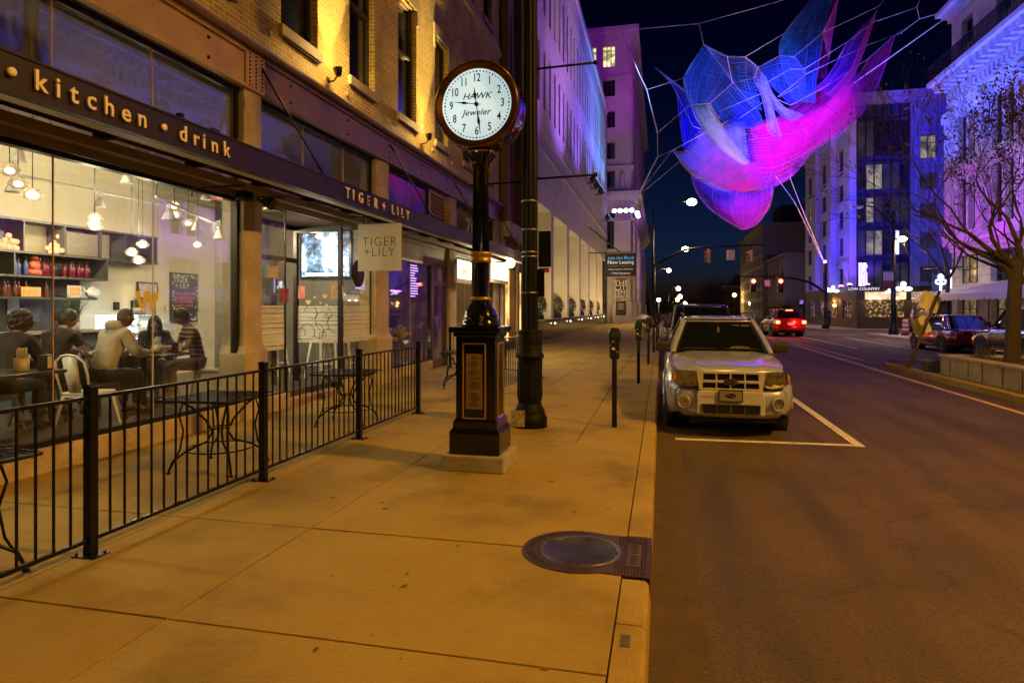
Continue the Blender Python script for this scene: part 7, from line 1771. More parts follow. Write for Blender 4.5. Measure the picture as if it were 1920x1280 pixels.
for k in range(bays + 1):
    y = WY0 + k * bw_; g = MB()
    g.box((WX - .28, y - .42, 5.65), (WX - .003, y + .42, 13.65)); g.box((WX - .36, y - .5, 5.65), (WX - .003, y + .5, 6.1)); g.box((WX - .4, y - .55, 13.1), (WX - .003, y + .55, 13.69))
    for q in range(3): g.box((WX - .32, y - .3 + q * .24, 6.3), (WX - .281, y - .18 + q * .24, 12.9))
    rr_ = random.Random(k)
    for q in range(10): g.ball((WX - .42, y + rr_.uniform(-.5, .5), 13.15 + rr_.random() * .5), .09, 5)
    for q in range(10): g.ball((WX - .22, y + rr_.uniform(-1.4, 1.4), 9.95 + rr_.random() * .35), .08, 5)
    g.obj('pilaster', M['terracotta'], t)
g = MB()
for z in (2.95, 3.45, 3.95, 4.45): g.box((WX - .006, WY0, z), (WX - .003, WY1, z + .02))
g.obj('stone_joint', M['iron'], t)
t = thing('scalloped_awning', 'long pale violet-lit awning with scalloped edge over the terrace', 'awning', (WX - 1, 35, 2.2))
AX = 15.2; g = MB(); y0, y1 = 10.0, 44.6
g.quad((WX - .05, y0, 2.95), (WX - .05, y1, 2.95), (AX, y1, 2.35), (AX, y0, 2.35)); n = int((y1 - y0) / .55)
for k in range(n):
    a = y0 + k * .55; pts = [Vector((AX, a, 2.35)), Vector((AX, a + .55, 2.35))] + [Vector((AX, a + .275 + .275 * math.cos(R(w_)), 2.12 - .13 * math.sin(R(w_)))) for w_ in (0, 30, 60, 90, 120, 150, 180)]
    g.add(pts, [tuple(range(len(pts)))])
o = g.obj('canvas', pbr('awning_canvas', (.55, .50, .50), .85, 0, .1, 3, .2), t); md = o.modifiers.new('t', 'SOLIDIFY'); md.thickness = .02
g = MB()
for k in range(8): g.tube([(AX + .05, 12 + k * 4.6, 0), (AX + .05, 12 + k * 4.6, 2.3)], .035, 8)
g.obj('frame_post', M['iron'], t)
p = at(1763, 529, 38.5); t = thing('neon_blade_sign', 'dark blue square blade sign with a white glowing round-headed figure', 'sign', p)
w_, h_ = .40, .62
MB().box((p.x - w_, p.y - .05, p.z - h_), (p.x + w_, p.y + .05, p.z + h_)).obj('board', pbr('navy_board', (.01, .03, .12), .5, 0, .1, 3, 0), t)
g = MB(); Pp = lambda x, z: (p.x + x, p.y - .09, p.z + z)
g.ball(Pp(0, .34), .17, 10, (1, .3, 1)); 
for s_ in (-1, 1): g.tube([Pp(s_ * (.15 + .12 * math.cos(R(a))), .02 + .13 * math.sin(R(a))) for a in range(0, 361, 30)], .04, 6)
g.tube([Pp(0, .15), Pp(0, -.2), Pp(-.02, -.52)], .06, 6); g.obj('neon_figure', emis('white_neon', (.9, .95, 1), 3), t)
g = MB(); g.tube([Pp(w_ + .7, h_ + .28), Pp(-w_ - .55, h_ + .16)], .04, 6); g.tube([Pp(-.25, h_), Pp(-.25, h_ + .2)], .03, 6); g.tube([Pp(.25, h_), Pp(.25, h_ + .2)], .03, 6); g.tube([Pp(w_ + .7, h_ + .28), (WX, p.y + 1.5, p.z + h_ + .3)], .04, 6); g.obj('bracket', M['iron'], t)
MB().box((p.x + w_ + .14, p.y - .06, p.z - h_), (p.x + w_ + .2, p.y, p.z + h_ + .1)).obj('light_tube', emis('white_neon_tube', (.75, .8, 1), 2.5), t)

# ------------------------------------------------------------------ apartment building on the corner
AY = 54.8; ax0 = onY(1606, 0, AY).x; axg = onY(1702, 0, AY).x; AXR = 30.0; AZ = onY(1700, 172, AY).z; AY1 = 73.0
t = thing('apartment_building', 'modern grey apartment building with glass corner bay lit deep blue', 'building', (ax0, AY, 0)); apt = t
M['panel'] = pbr('grey_metal_panel', (.26, .27, .29), .5, .2, .15, .4, .08, 9)
M['panel_light'] = pbr('light_render', (.42, .42, .44), .7, 0, .12, .6, .1, 9)
g = MB(); hl = []; zr = [onY(1745, py, AY).z for py in (297, 354, 409, 465, 528)]; zq = [onY(1745, py, AY).z for py in (252, 325, 380, 435, 499)]
px0 = onY(1725, 0, AY).x; px1 = onY(1757, 0, AY).x; W_ = AXR - axg
cols = [(px0 - axg, px1 - axg)] + [(px0 - axg + q * 3.0, px1 - axg + q * 3.0) for q in (1, 2, 3)]
for a, b in cols: hl += [(a, b, z0, z1) for z0, z1 in zip(zr, zq)]
g.wall((axg, AY, 3.3), (1, 0, 0), (0, 0, 1), W_, AZ - 3.3, [(a, b, c - 3.3, d - 3.3) for a, b, c, d in hl], .2); g.quad((axg, AY, AZ), (AXR, AY, AZ), (AXR, AY1, AZ), (axg, AY1, AZ)); g.obj('panel_wall', M['panel'], t)
g = MB(); x = axg + .4
while x < AXR: g.box((x, AY - .008, 3.3), (x + .025, AY - .003, AZ)); x += .55
g.box((axg, AY - .008, 8.2), (AXR, AY - .004, 8.23)); g.box((axg, AY - .008, 12.3), (AXR, AY - .004, 12.33)); g.obj('panel_joint', M['iron'], t)
la = lit_window('apartment_lit', (1, .86, .5), .35, 1.2); lb = lit_window('apartment_dim', (.5, .45, .45), .05, 1.2)
def flat_win(x0, x1, z0, z1, y, mat, n=2):
    f = MB(); w = .07
    f.box((x0, y - .02, z0), (x1, y + .04, z0 + w)); f.box((x0, y - .02, z1 - w), (x1, y + .04, z1))
    for q in range(n + 1): xx = x0 + (x1 - x0 - w) * q / n; f.box((xx, y - .021, z0), (xx + w, y + .041, z1))
    f.box((x0, y - .02, z1 - (z1 - z0) * .35), (x1, y + .04, z1 - (z1 - z0) * .35 + w))
    f = f.obj('window', pbr('brown_window_frame', (.12, .08, .06), .5, 0, .2, 6, 0) if 'brown_window_frame' not in bpy.data.materials else bpy.data.materials['brown_window_frame'], t); MB().box((x0, y + .05, z0), (x1, y + .06, z1)).obj('pane', mat, f)
for i, (a, b, c, d) in enumerate(hl): flat_win(axg + a, axg + b, c, d, AY + .12, la if i in (0, 7) else lb)
gx0, gx1 = ax0, axg; g = MB()
g.box((gx0, AY - .1, 3.3), (gx1, AY - .02, AZ - .0)); g.obj('bay_curtain_wall', pbr('blue_spandrel_glass', (.03, .035, .06), .1, 0, .3, 1, 0), t)
floors = [onY(1650, py, AY).z for py in (540, 487, 426, 364, 302, 222, 180)]
g = MB()
for z in floors: g.box((gx0 - .05, AY - .2, z - .10), (gx1, AY - .101, z + .06))
nm = 6
for q in range(nm + 1): x = gx0 + (gx1 - gx0) * q / nm; g.box((x - .04, AY - .21, 3.3), (x + .04, AY - .1015, AZ - .6))
g.obj('mullion', M['iron'], t)
rr = random.Random(31)
for j_ in range(5):
    for q in range(nm):
        x0 = gx0 + (gx1 - gx0) * q / nm + .05; x1 = gx0 + (gx1 - gx0) * (q + 1) / nm - .05; z0 = floors[j_] + .35 * (j_ > 0) + .05; z1 = floors[j_ + 1] - .3
        lit = {(1, 1): la, (1, 2): la, (1, 4): emis('tv_glow', (.6, .8, 1), 1.5), (2, 1): la, (3, 1): la, (3, 2): la}.get((j_, q), lb if rr.random() < .5 else M['glass_dark'])
        MB().box((x0, AY - .13, z0), (x1, AY - .102, z1)).obj('window', lit, t)
g = MB(); g.box((gx0 - .5, AY - .9, AZ - .5), (AXR, AY - .003, AZ - .1)); g.box((gx0 - .3, AY - .5, AZ - .9), (AXR, AY - .004, AZ - .5)); g.obj('roof_overhang', M['panel'], t)
g = MB(); hs = []; Ls = AY1 - AY
for k in range(6):
    c = 1.6 + k * 2.9
    for z0, z1 in zip(zr, zq): hs.append((c - .75, c + .75, z0 - .2, z1 + .1))
g.wall((ax0, AY1, 3.3), (0, -1, 0), (0, 0, 1), Ls, AZ - 4.3, [(Ls - b, Ls - a, c - 3.3, d - 3.3) for a, b, c, d in hs], .25); g.obj('street_wall', M['panel_light'], t)
g = MB()
for k in range(6):
    if k % 2 == 0: g.box((ax0 - .45, AY + .1 + k * 2.9 - .0, 3.3), (ax0 - .003, AY + .5 + k * 2.9, AZ - 1.2))
for z in floors[1:-1]: g.box((ax0 - .12, AY, z), (ax0 - .003, AY1, z + .08))
g.box((ax0 - .6, AY, AZ - 1.6), (ax0 - .004, AY1, AZ - 1.0)); g.obj('pier', M['panel_light'], t)
for i, (a, b, c, d) in enumerate(hs):
    f = MB(); y0, y1 = AY + a, AY + b; f.box((ax0 + .1, y0, c), (ax0 + .15, y0 + .07, d)); f.box((ax0 + .1, y1 - .07, c), (ax0 + .15, y1, d)); f.box((ax0 + .1, (y0 + y1) / 2 - .03, c), (ax0 + .15, (y0 + y1) / 2 + .03, d)); f.box((ax0 + .1, y0, (c + d) / 2), (ax0 + .15, y1, (c + d) / 2 + .07))
    f = f.obj('window', M['win_frame'], t); MB().box((ax0 + .2, y0, c), (ax0 + .21, y1, d)).obj('pane', la if i in (3, 26) else M['glass_dark'], f)
M['tudor'] = pbr('dark_timber_front', (.06, .035, .015), .6, 0, .3, 2, .2)
hr = []
xs_ = [onY(q, 0, AY).x for q in (1621, 1697, 1708, 1752)]
hr = [(xs_[0] - ax0, xs_[1] - ax0, .9, 2.15), (xs_[2] - ax0, xs_[3] - ax0, .9, 2.15), (8.2, 11, .9, 2.15), (12, 15, .9, 2.15)]
g = MB(); g.wall((ax0, AY - .1, -.05), (1, 0, 0), (0, 0, 1), AXR - ax0, 3.33, [(a, b, c + .05, d + .05) for a, b, c, d in hr], .3); g.wall((ax0, AY1, -.05), (0, -1, 0), (0, 0, 1), Ls, 3.33, [(Ls - 1.2 - 4.2 * k - 2.8, Ls - 1.2 - 4.2 * k, .8, 2.3) for k in range(4)], .3); g.obj('restaurant_front', M['tudor'], t)
warm = lit_window('restaurant_warm', (1, .5, .16), 1.0, 4.5, .5, .72)
for a, b, c, d in hr:
    f = MB()
    for q in range(4): x = ax0 + a + (b - a - .06) * q / 3; f.box((x, AY - .02, c), (x + .06, AY + .05, d))
    f = f.obj('window', M['tudor'], t); MB().box((ax0 + a, AY + .1, c), (ax0 + b, AY + .12, d)).obj('pane', warm, f)
for k in range(4):
    y0 = AY + 1.2 + 4.2 * k; f = MB()
    for q in range(5): f.box((ax0 + .1, y0 + q * .68, .75), (ax0 + .16, y0 + q * .68 + .06, 2.25))
    f = f.obj('window', M['tudor'], t); MB().box((ax0 + .2, y0, .75), (ax0 + .22, y0 + 2.8, 2.25)).obj('pane', warm, f)
g = MB()
for x0, x1 in ((xs_[0], xs_[1]), (xs_[2], xs_[3])): g.box((x0, AY - .22, 2.27), (x1, AY - .102, 2.85))
g.obj('glowing_fascia', lit_window('cream_fascia_glow', (1, .72, .42), 1.5, 1.0), t)
text('LOW COUNTRY', .3, frame((onY(1618, 0, AY).x, AY - .24, onY(1618, 542, AY).z), (1, 0, 0), (0, 0, 1)), emis('letter_glow', (.9, .9, .8), .8), t, 'restaurant_lettering', .01)
t = thing('vertical_neon_sign', 'upright white glowing letter sign on the glass corner bay', 'sign', onY(1616, 535, AY))
a, b = onY(1608, 492, AY), onY(1624, 536, AY); g = MB(); rr = random.Random(77)
nn = 12
for k in range(nn):
    z = b.z + (a.z - b.z) * k / nn; xx = a.x
    while xx < b.x - .05: l = rr.uniform(.08, .3); g.box((xx, AY - .30, z), (min(b.x, xx + l), AY - .26, z + (a.z - b.z) / nn * .62)); xx += l + .05
g.obj('letters', emis('upright_neon', (.75, .65, 1), 2.2), t); MB().box((a.x - .05, AY - .255, b.z - .05), (b.x + .05, AY - .213, a.z + .05)).obj('backboard', M['iron'], t)
vio = emis('violet_lamp', (.55, .12, 1), 14)
for i, (px, py) in enumerate(((1593, 535), (1626, 535), (1577, 538), (1553, 543))):
    p = onY(px, py, AY - .8) if i < 2 else onX(px, py, ax0 - .5)
    t = thing('violet_flood', ['violet flood lamp left of the upright neon sign', 'violet flood lamp at the foot of the upright neon sign', 'violet flood lamp third from the glass corner along the side street front', 'farthest violet flood lamp near the signal pole'][i], 'light', p, 'violet lamps on the apartment ledge')
    MB().lathe([(.08, -.1), (.16, .05), (.001, .05)], 12, Matrix.Translation(p)).obj('housing', M['iron'], t); MB().ball(p + Vector((0, 0, .08)), .15, 8, (1.2, 1, .6)).obj('lens', vio, t)
    lamp('violet_up_light', 'SPOT', p + Vector((0, -.2, .25)) if i < 2 else p + Vector((-.2, 0, .25)), 1500, (.14, .03, 1), (p.x + .5 if i < 2 else ax0 + .4, AY + .6 if i < 2 else p.y, p.z + 6), .1, 110, .8, t)
for i, (px, py, sc_) in enumerate(((1694, 541, 1), (1667, 547, .45), (1562, 545, .8))):
    p = onY(px, py, AY - .5) if i < 2 else onX(px, py, ax0 - .5)
    g = MB(); g.ball(p + Vector((0, 0, .35 * sc_)), .2 * sc_, 8); g.ball(p + Vector((-.28 * sc_, 0, 0)), .25 * sc_, 8, (1.3, .5, .7)); g.ball(p + Vector((.3 * sc_, 0, -.02)), .25 * sc_, 8, (1.3, .5, .7))
    tag(g.obj('neon_sign', emis('white_sign_glow', (.85, .93, 1), 2.5) if i == 0 else bpy.data.materials['white_sign_glow']), ['white glowing three lobed neon sign right of the tall lamp pole', 'small white neon sign left of the tall lamp pole', 'white glowing blade sign by the side street entrance'][i], 'sign')
for px in (1634, 1652, 1684, 1728):
    p = onY(px, 560, AY - .35); lamp('fascia_lamp', 'POINT', p, 30, (1, .7, .35), None, .08)
t = thing('wall_light', 'amber lantern pair at the restaurant corner', 'light', at(1565, 562, 57)); p = at(1565, 562, 57)
for dz in (0, -.5): MB().ball(p + Vector((0, 0, dz)), .16, 8).obj('lantern', emis('lantern_amber', (1, .5, .12), 10) if dz == 0 else bpy.data.materials['lantern_amber'], t)
lamp('lantern_light', 'POINT', p + Vector((-.3, -.4, -.2)), 160, (1, .45, .1), None, .1, parent=t)

# ------------------------------------------------------------------ buildings farther down the right side
def block(name, lab, x0, x1, y0, y1, z1, mat, rows, cols, wmat, wz=1.6, ww=1.1, frontcols=0, z0=3.6):
    t = thing(name, lab, 'building', (x0, y0, 0)); L = y1 - y0; hl = []
    for k in range(cols):
        for r in range(rows): c = (k + .5) * L / cols; zz = z0 + r * (z1 - z0 - .8) / rows; hl.append((c - ww / 2, c + ww / 2, zz, zz + wz))
    g = MB(); g.wall((x0, y1, -.1), (0, -1, 0), (0, 0, 1), L, z1, hl, .3); g.box((x0 + .01, y0, -.1), (x1, y0 + .4, z1 - .1)); g.quad((x0, y0, z1 - .1), (x1, y0, z1 - .1), (x1, y1, z1 - .1), (x0, y1, z1 - .1)); g.obj('wall', mat, t)
    g = MB(); g.box((x0 - .25, y0 - .25, z1 - .098), (x1, y1, z1 + .3)); g.obj('roof', mat, t)
    for i, (a, b, c, d) in enumerate(hl): MB().box((x0 + .22, y1 - b, c - .1), (x0 + .25, y1 - a, d - .1)).obj('window', wmat, t)
    return t
stone = pbr('beige_stone_far', (.34, .30, .24), .8, 0, .2, .5, .2, 8); darkb = pbr('dark_brick_far', (.06, .04, .035), .85, 0, .2, .5, .2, 8)
p0, p1 = onX(1510, 0, 12.2), onX(1478, 0, 12.2)
block('stone_building', 'beige stone building with deep cornice beyond the apartments', onY(1472, 0, 90).x, 40, 90, 104, onY(1475, 478, 90).z, stone, 2, 4, M['glass_dark'], 3, 1.2)
block('dark_block', 'dark windowless block rising behind the stone building', onY(1430, 0, 112).x, 60, 112, 112.5 + 1.5, onY(1440, 421, 112).z, darkb, 0, 1, M['glass_dark'])
block('office_block', 'grey office block with grids of windows seen along its side', onY(1431, 0, 110).x - .05, 60, 110, 140, onY(1431, 421, 110).z, stone, 7, 12, M['glass_dark'], 1.3, 1.4, z0=1.5)
block('penthouse_block', 'small dark tower standing above the dark block', onY(1466, 0, 130).x, 60, 130, 140, onY(1466, 388, 130).z, darkb, 0, 1, M['glass_dark'])
block('low_brick_block', 'low brown brick building behind the red signal', onY(1441, 0, 104).x, 60, 104.5, 108, onY(1441, 482, 104.5).z, darkb, 0, 1, M['glass_dark'])
t = thing('far_hall', 'distant low building with dark hipped roof and two lit windows', 'building', at(1385, 590, 190)); a, b = at(1365, 540, 190), at(1412, 602, 190)
MB().box((a.x, a.y, b.z), (b.x + 8, a.y + 12, a.z)).obj('wall', darkb, t); MB().box((a.x - .8, a.y - .8, a.z), (b.x + 9, a.y + 13, a.z + .7)).obj('eaves', stone, t)
MB().prism([(a.x, a.z + .7), (b.x + 8, a.z + .7), (b.x + 4, a.z + 4), (a.x + 3, a.z + 4)], a.y, a.y + 12, 'y').obj('roof', darkb, t)
for px in (1390, 1405): p = at(px, 548, 189.6); MB().box((p.x - .4, p.y - .1, p.z - .5), (p.x + .5, p.y + .1, p.z + .5)).obj('window', emis('far_window', (1, .95, .75), 1.6) if px == 1390 else bpy.data.materials['far_window'], t)
for i, (px0, px1, py, D) in enumerate(((1236, 1262, 575, 260), (1260, 1300, 582, 300), (1296, 1330, 586, 320))):
    a, b = at(px0, py, D), at(px1, 600, D); t = thing('distant_building', ['dark distant building at the left end of the street vista', 'dark low distant building in the middle of the street vista', 'dark low distant building nearest the dark tree'][i], 'building', a)
    MB().box((a.x, a.y, -1), (b.x, a.y + 20, a.z)).obj('wall', darkb, t); MB().box((a.x - .5, a.y - .5, a.z + .001), (b.x + .5, a.y + 20, a.z + .8)).obj('roof', stone, t)

# ------------------------------------------------------------------ trees in the distance
def leafy(name, lab, px, py0, D, w, h, col, n, seed, trunk=True, grp=None):
    base = at(px, 600, D); base.z = RZ; top = at(px, py0, D).z; t = thing(name, lab, 'tree', base, grp)
    rr = random.Random(seed); g = MB(); tips = []
    H_ = top - base.z; grow(g, base, Vector((0, 0, 1)), H_ * .03, H_ * .32, 3, rr, tips, .6, .3); g.obj('trunk', M['bark'], t)
    g = MB(); cc = []
    for k in range(26): v = Vector((rr.gauss(0, 1), rr.gauss(0, 1), rr.gauss(0, 1))).normalized() * (.35 + .6 * rr.random() ** .5); cc.append((base + Vector((v.x * w * .5, v.y * w * .5, H_ * (1 - h / 2) + v.z * h * H_ * .5)), w * rr.uniform(.10, .2)))
    for k in range(n):
        c, r = rr.choice(cc); v = Vector((rr.gauss(0, 1), rr.gauss(0, 1), rr.gauss(0, 1))) * r * .55; q = c + v; a = Vector((rr.gauss(0, 1), rr.gauss(0, 1), rr.gauss(0, 1))).normalized() * w * .016; b = a.cross(Vector((rr.gauss(0, 1), rr.gauss(0, 1), rr.gauss(0, 1)))).normalized() * w * .011
        g.add([q - a, q - b, q + a, q + b], [(0, 1, 2, 3)])
    g.obj('crown', col, t)
green = pbr('night_green_leaf', (.05, .08, .02), .7, 0, .5, 3, .2); darkg = pbr('dark_brown_leaf', (.035, .02, .012), .8, 0, .4, 3, .2)
leafy('broad_tree', 'big dark tree silhouetted at the end of the street', 1355, 534, 150, 11, .82, darkg, 5200, 1)
leafy('broad_tree', 'dark tree right of the big silhouetted one', 1392, 560, 140, 6, .8, darkg, 2200, 2)
leafy('round_tree', 'small street tree before the office block, left one', 1459, 573, 82, 4.2, .75, green, 2600, 3, grp='lit street trees by the office block')
leafy('round_tree', 'small street tree before the stone building, right one', 1489, 560, 78, 3.6, .75, green, 2600, 4, grp='lit street trees by the office block')
leafy('round_tree', 'green tree lit by lamps far up the left kerb', 1262, 566, 110, 6, .7, green, 2600, 5)
leafy('round_tree', 'bright green tree beneath the lowest distant lamp', 1285, 573, 150, 6, .7, green, 2200, 6)
t = thing('bare_tree', 'leafless twiggy tree before the corner of the ornate building', 'tree', (15.6, 40, 0)); b_ = at(1775, 612, 36); b_.z = 0; rr = random.Random(91); g = MB(); tips = []
g.tube([b_, b_ + Vector((0, 0, 2)), b_ + Vector((.1, 0, 3.4))], [.16, .12, .1], 8); g.obj('trunk', M['bark'], t); g = MB()
for k in range(6): a = R(60 * k); grow(g, b_ + Vector((.1, 0, 3.2)), Vector((math.cos(a) * .55, math.sin(a) * .55, 1)), .06, 2.0, 4, rr, tips, .5, .2, .008)
g.obj('branches', M['bark'], t)

# ------------------------------------------------------------------ signals, lamps, small street furniture
def mast(px, pyb, D, top_py, side, lab, name='signal_pole'):
    b = at(px, pyb, D); b.z = 0; tp = at(px, top_py, D).z; t = thing(name, lab, 'pole', b)
    MB().lathe([(.28, 0), (.28, .3), (.17, .45), (.15, .8), (.11, tp)], 12, Matrix.Translation(b)).obj('pole', M['black'], t); return t, b, tp
t, b, tp = mast(1224, 612, 52, 395, 1, 'tall dark corner pole with curved lamp arm and signal mast arm')
D_ = 52; P = lambda px, py, dd=0: at(px, py, D_ + dd)
MB().tube([P(1226, 432), P(1233, 408), P(1250, 386), P(1272, 379), P(1288, 378)], [.07, .06, .05, .045, .04]).obj('lamp_arm', M['black'], t)
MB().tube([P(1224, 499), P(1250, 484), P(1285, 468), P(1330, 462), P(1434, 459)], [.13, .12, .10, .08, .06]).obj('mast_arm', M['black'], t)
MB().ball(P(1297, 379), .36, 10, (1.1, .8, .8)).obj('lens', emis('white_gold_lamp', (1, .78, .38), 55), t); lamp('street_lamp_light', 'SPOT', P(1297, 386), 3200, (1, .62, .24), P(1297, 900), .15, 150, .5, t)
MB().lathe([(.12, 1.9), (.13, 1.92), (.13, 2.0), (.12, 2.02)], 12, Matrix.Translation(b)).obj('strap', M['steel'], t)
MB().box(b + Vector((.1, -.1, 2.4)), b + Vector((.7, .1, 2.7))).obj('pedestrian_signal', M['black'], t)
t, b, tp = mast(1226.5, 608, 60, 470, 1, 'second dark pole just behind the tall corner pole carrying a bright lamp'); MB().tube([at(1226, 500, 60), at(1255, 480, 60), at(1283, 467, 60)], [.06, .05, .04]).obj('lamp_arm', M['black'], t)
MB().ball(at(1285, 467, 60), .30, 10, (1.1, .8, .8)).obj('lens', bpy.data.materials['white_gold_lamp'], t); lamp('street_lamp_light', 'SPOT', at(1285, 473, 60), 3000, (1, .62, .22), at(1285, 1200, 60), .15, 150, .5, t)
hous = pbr('signal_yellow_housing', (.45, .26, .05), .5, 0, .2, 5, .05)
for i, (px, w_, h_, m_) in enumerate(((1329, 6, 24, hous), (1370, 15, 19, M['concrete']), (1408.5, 5, 22, hous))):
    a, b2 = P(px - w_ / 2, 469), P(px + w_ / 2, 469 + h_); tt = thing('traffic_signal', ['amber cased signal hanging nearest the corner pole, seen edge on', 'square backed signal in the middle of the mast arm', 'amber cased signal at the tip of the mast arm'][i], 'traffic light', a, 'signals on the left mast arm')
    MB().box((a.x, a.y - .12, b2.z), (b2.x, a.y + .12, a.z)).obj('housing', m_, tt, bevel=.02); MB().tube([P(px, 462), P(px, 469)], .04, 6).obj('hanger', M['iron'], tt)
    g = MB()
    for k in range(3): g.lathe([(.1, 0), (.12, .2), (.001, .0)], 10, Matrix.Translation((a.x, a.y, b2.z + (a.z - b2.z) * (k + .5) / 3)) @ Matrix.Rotation(R(-90), 4, 'Y'))
    if i != 1: g.obj('visor', m_, tt)
D_ = 50; t, b, tp = mast(1548, 622, D_, 492, -1, 'dark signal pole on the far right corner, rope anchored at its top')
MB().tube([P(1546, 547), P(1520, 530), P(1490, 522), P(1450, 519), P(1388, 518)], [.12, .10, .08, .07, .05]).obj('mast_arm', M['black'], t)
MB().box(P(1544, 568), P(1552, 576) + Vector((0, .1, 0))).obj('sign_plate', M['white_paint'], t); MB().ball(P(1547, 491), .12, 8).obj('anchor_lamp', emis('anchor_lamp', (.9, .3, 1), 9), t)
red = emis('red_signal', (1, .06, .03), 45, (.4, 0, 0))
for i, (px, py) in enumerate(((1464, 527), (1413, 527))):
    tt = thing('traffic_signal', ['red traffic light on the right mast arm nearer its pole', 'red traffic light at the outer end of the right mast arm'][i], 'traffic light', P(px, py), 'red lights on the right mast arm')
    c = P(px, py); g = MB(); g.box((c.x - .2, c.y + .0, c.z - .85), (c.x + .2, c.y + .25, c.z + .25)); g.obj('housing', M['black'], tt, bevel=.02)
    MB().ball(c + Vector((0, -.02, 0)), .15, 10, (1, .5, 1)).obj('red_lens', red, tt)
    g = MB()
    for dz in (-.3, -.6): g.lathe([(.12, 0), (.12, .1), (.001, .02)], 10, Matrix.Translation(c + Vector((0, 0, dz))) @ Matrix.Rotation(R(90), 4, 'X'))
    g.obj('dark_lens', M['iron'], tt); lamp('red_signal_glow', 'POINT', c + Vector((0, -.4, 0)), 30, (1, .05, .02), None, .1, parent=tt)
a, b2 = P(1434, 525), P(1444, 537); tt = thing('street_name_sign', 'pale street name plates hanging between the red signals', 'sign', a); MB().box((a.x, a.y, b2.z), (b2.x, a.y + .04, a.z)).obj('plate', M['white_paint'], tt)
t, b, tp = mast(1675, 632, 38.5, 396, -1, 'tall dark lamp pole with banner before the restaurant', 'lamp_pole'); P = lambda px, py: at(px, py, 38.5)
MB().tube([P(1677, 440), P(1672, 420), P(1655, 402), P(1638, 388), P(1618, 385), P(1600, 388)], [.06, .055, .05, .045, .04, .04]).obj('lamp_arm', M['black'], t); MB().box(P(1598, 390), P(1618, 386) + Vector((0, .3, 0))).obj('lamp_head', M['steel'], t)
MB().tube([P(1669, 410), P(1696, 410)], .03, 6).obj('cross_bar', M['black'], t); MB().ball(P(1692, 448), .2, 10, (1.3, .9, .8)).obj('lens', bpy.data.materials['white_gold_lamp'], t); lamp('street_lamp_light', 'SPOT', P(1694, 453), 1500, (1, .68, .34), P(1694, 900), .15, 155, .5, t)
MB().tube([P(1676, 448), P(1690, 446)], .03, 6).obj('lamp_bracket', M['black'], t)
tt = thing('pole_banner', 'pale and red street banner on the lamp pole before the restaurant', 'banner', P(1665, 520)); a, b2 = P(1656, 507), P(1674, 538); MB().box((a.x, a.y, b2.z), (b2.x, a.y + .03, a.z)).obj('cloth', pbr('banner_pale', (.5, .42, .5), .7, 0, .2, 2, 0), tt)
a, b2 = P(1656, 526), P(1674, 538); MB().box((a.x, a.y - .012, b2.z), (b2.x, a.y - .004, a.z)).obj('red_field', pbr('banner_wine', (.25, .02, .04), .7, 0, .2, 2, 0), tt); a, b2 = P(1656, 507), P(1674, 510); MB().box((a.x, a.y - .012, b2.z), (b2.x, a.y - .004, a.z)).obj('blue_field', pbr('banner_blue', (.03, .08, .3), .7, 0, .2, 2, 0), tt)
cobra_l = emis('distant_lamp', (1, .74, .30), 50); white_l = emis('distant_white_lamp', (1, .95, .75), 40); amber_l = emis('distant_amber_lamp', (1, .5, .08), 30)
for i, (px, py, D, m_, dx) in enumerate(((1254, 507, 78, cobra_l, -1), (1272, 541, 120, cobra_l, -1), (1275, 556, 170, cobra_l, -1), (1270, 562, 190, amber_l, -1), (1284, 569, 210, white_l, -1), (1235, 562, 62, white_l, 0), (1377, 553, 130, amber_l, 1), (1395, 562, 150, cobra_l, 0), (1407, 568, 120, white_l, 0), (1430, 587, 140, amber_l, 0), (1456, 560, 95, white_l, 1))):
    c = at(px, py, D); t = thing('street_lamp', ['lit street lamp on a curved arm, nearest of the lamps down the vista', 'lit lamp below and right of the nearest vista lamp', 'third lit lamp down the left of the vista', 'amber lamp just left of the third vista lamp', 'white lamp lowest and farthest right on the left side', 'white globe lamp on short post beside the corner pole', 'amber lamp before the big dark tree', 'pale post lamp right of the dark tree', 'white post lamp by the grey office block', 'small amber lamp low by the office block', 'white lamp between the two red signals'][i], 'street lamp', (c.x, c.y, 0), 'lit lamps down the street')
    x = c.x + dx * (1.8 if dx else 0); MB().lathe([(.14, 0), (.12, .5), (.07, c.z - (.0 if dx == 0 else .8))], 8, Matrix.Translation((x, c.y, 0))).obj('pole', M['iron'], t)
    if dx: MB().tube([(x, c.y, c.z - .85), ((x + c.x) / 2, c.y, c.z + .25), (c.x, c.y, c.z + .15)], .05, 6).obj('arm', M['iron'], t)
    MB().ball(c, .0034 * D if i < 5 else .003 * D, 8).obj('lens', m_, t)
    if i in (0, 1, 2, 6): lamp('street_lamp_light', 'POINT', c - Vector((0, 0, .5)), 900, (1, .6, .2), None, .3, parent=t)
lamp('office_wash', 'POINT', at(1443, 588, 104), 500, (1, .5, .1), None, .3)
c = at(1700, 626, 37.5); c.z = 0; t = thing('traffic_barrel', 'orange and white striped construction barrel by the terrace', 'barrel', c)
MB().lathe([(.3, 0), (.3, .08), (.001, .08)], 16, Matrix.Translation(c)).obj('base', M['rubber'], t); MB().lathe([(.25, .08), (.2, .95), (.001, .96)], 16, Matrix.Translation(c)).obj('body', pbr('barrel_orange', (.6, .12, .02), .5, 0, .1, 5, .02), t)
g = MB()
for z in (.3, .55, .8): g.lathe([(.256 - z * .05, z), (.252 - z * .05, z + .1)], 16, Matrix.Translation(c))
g.obj('white_band', M['white_paint'], t)
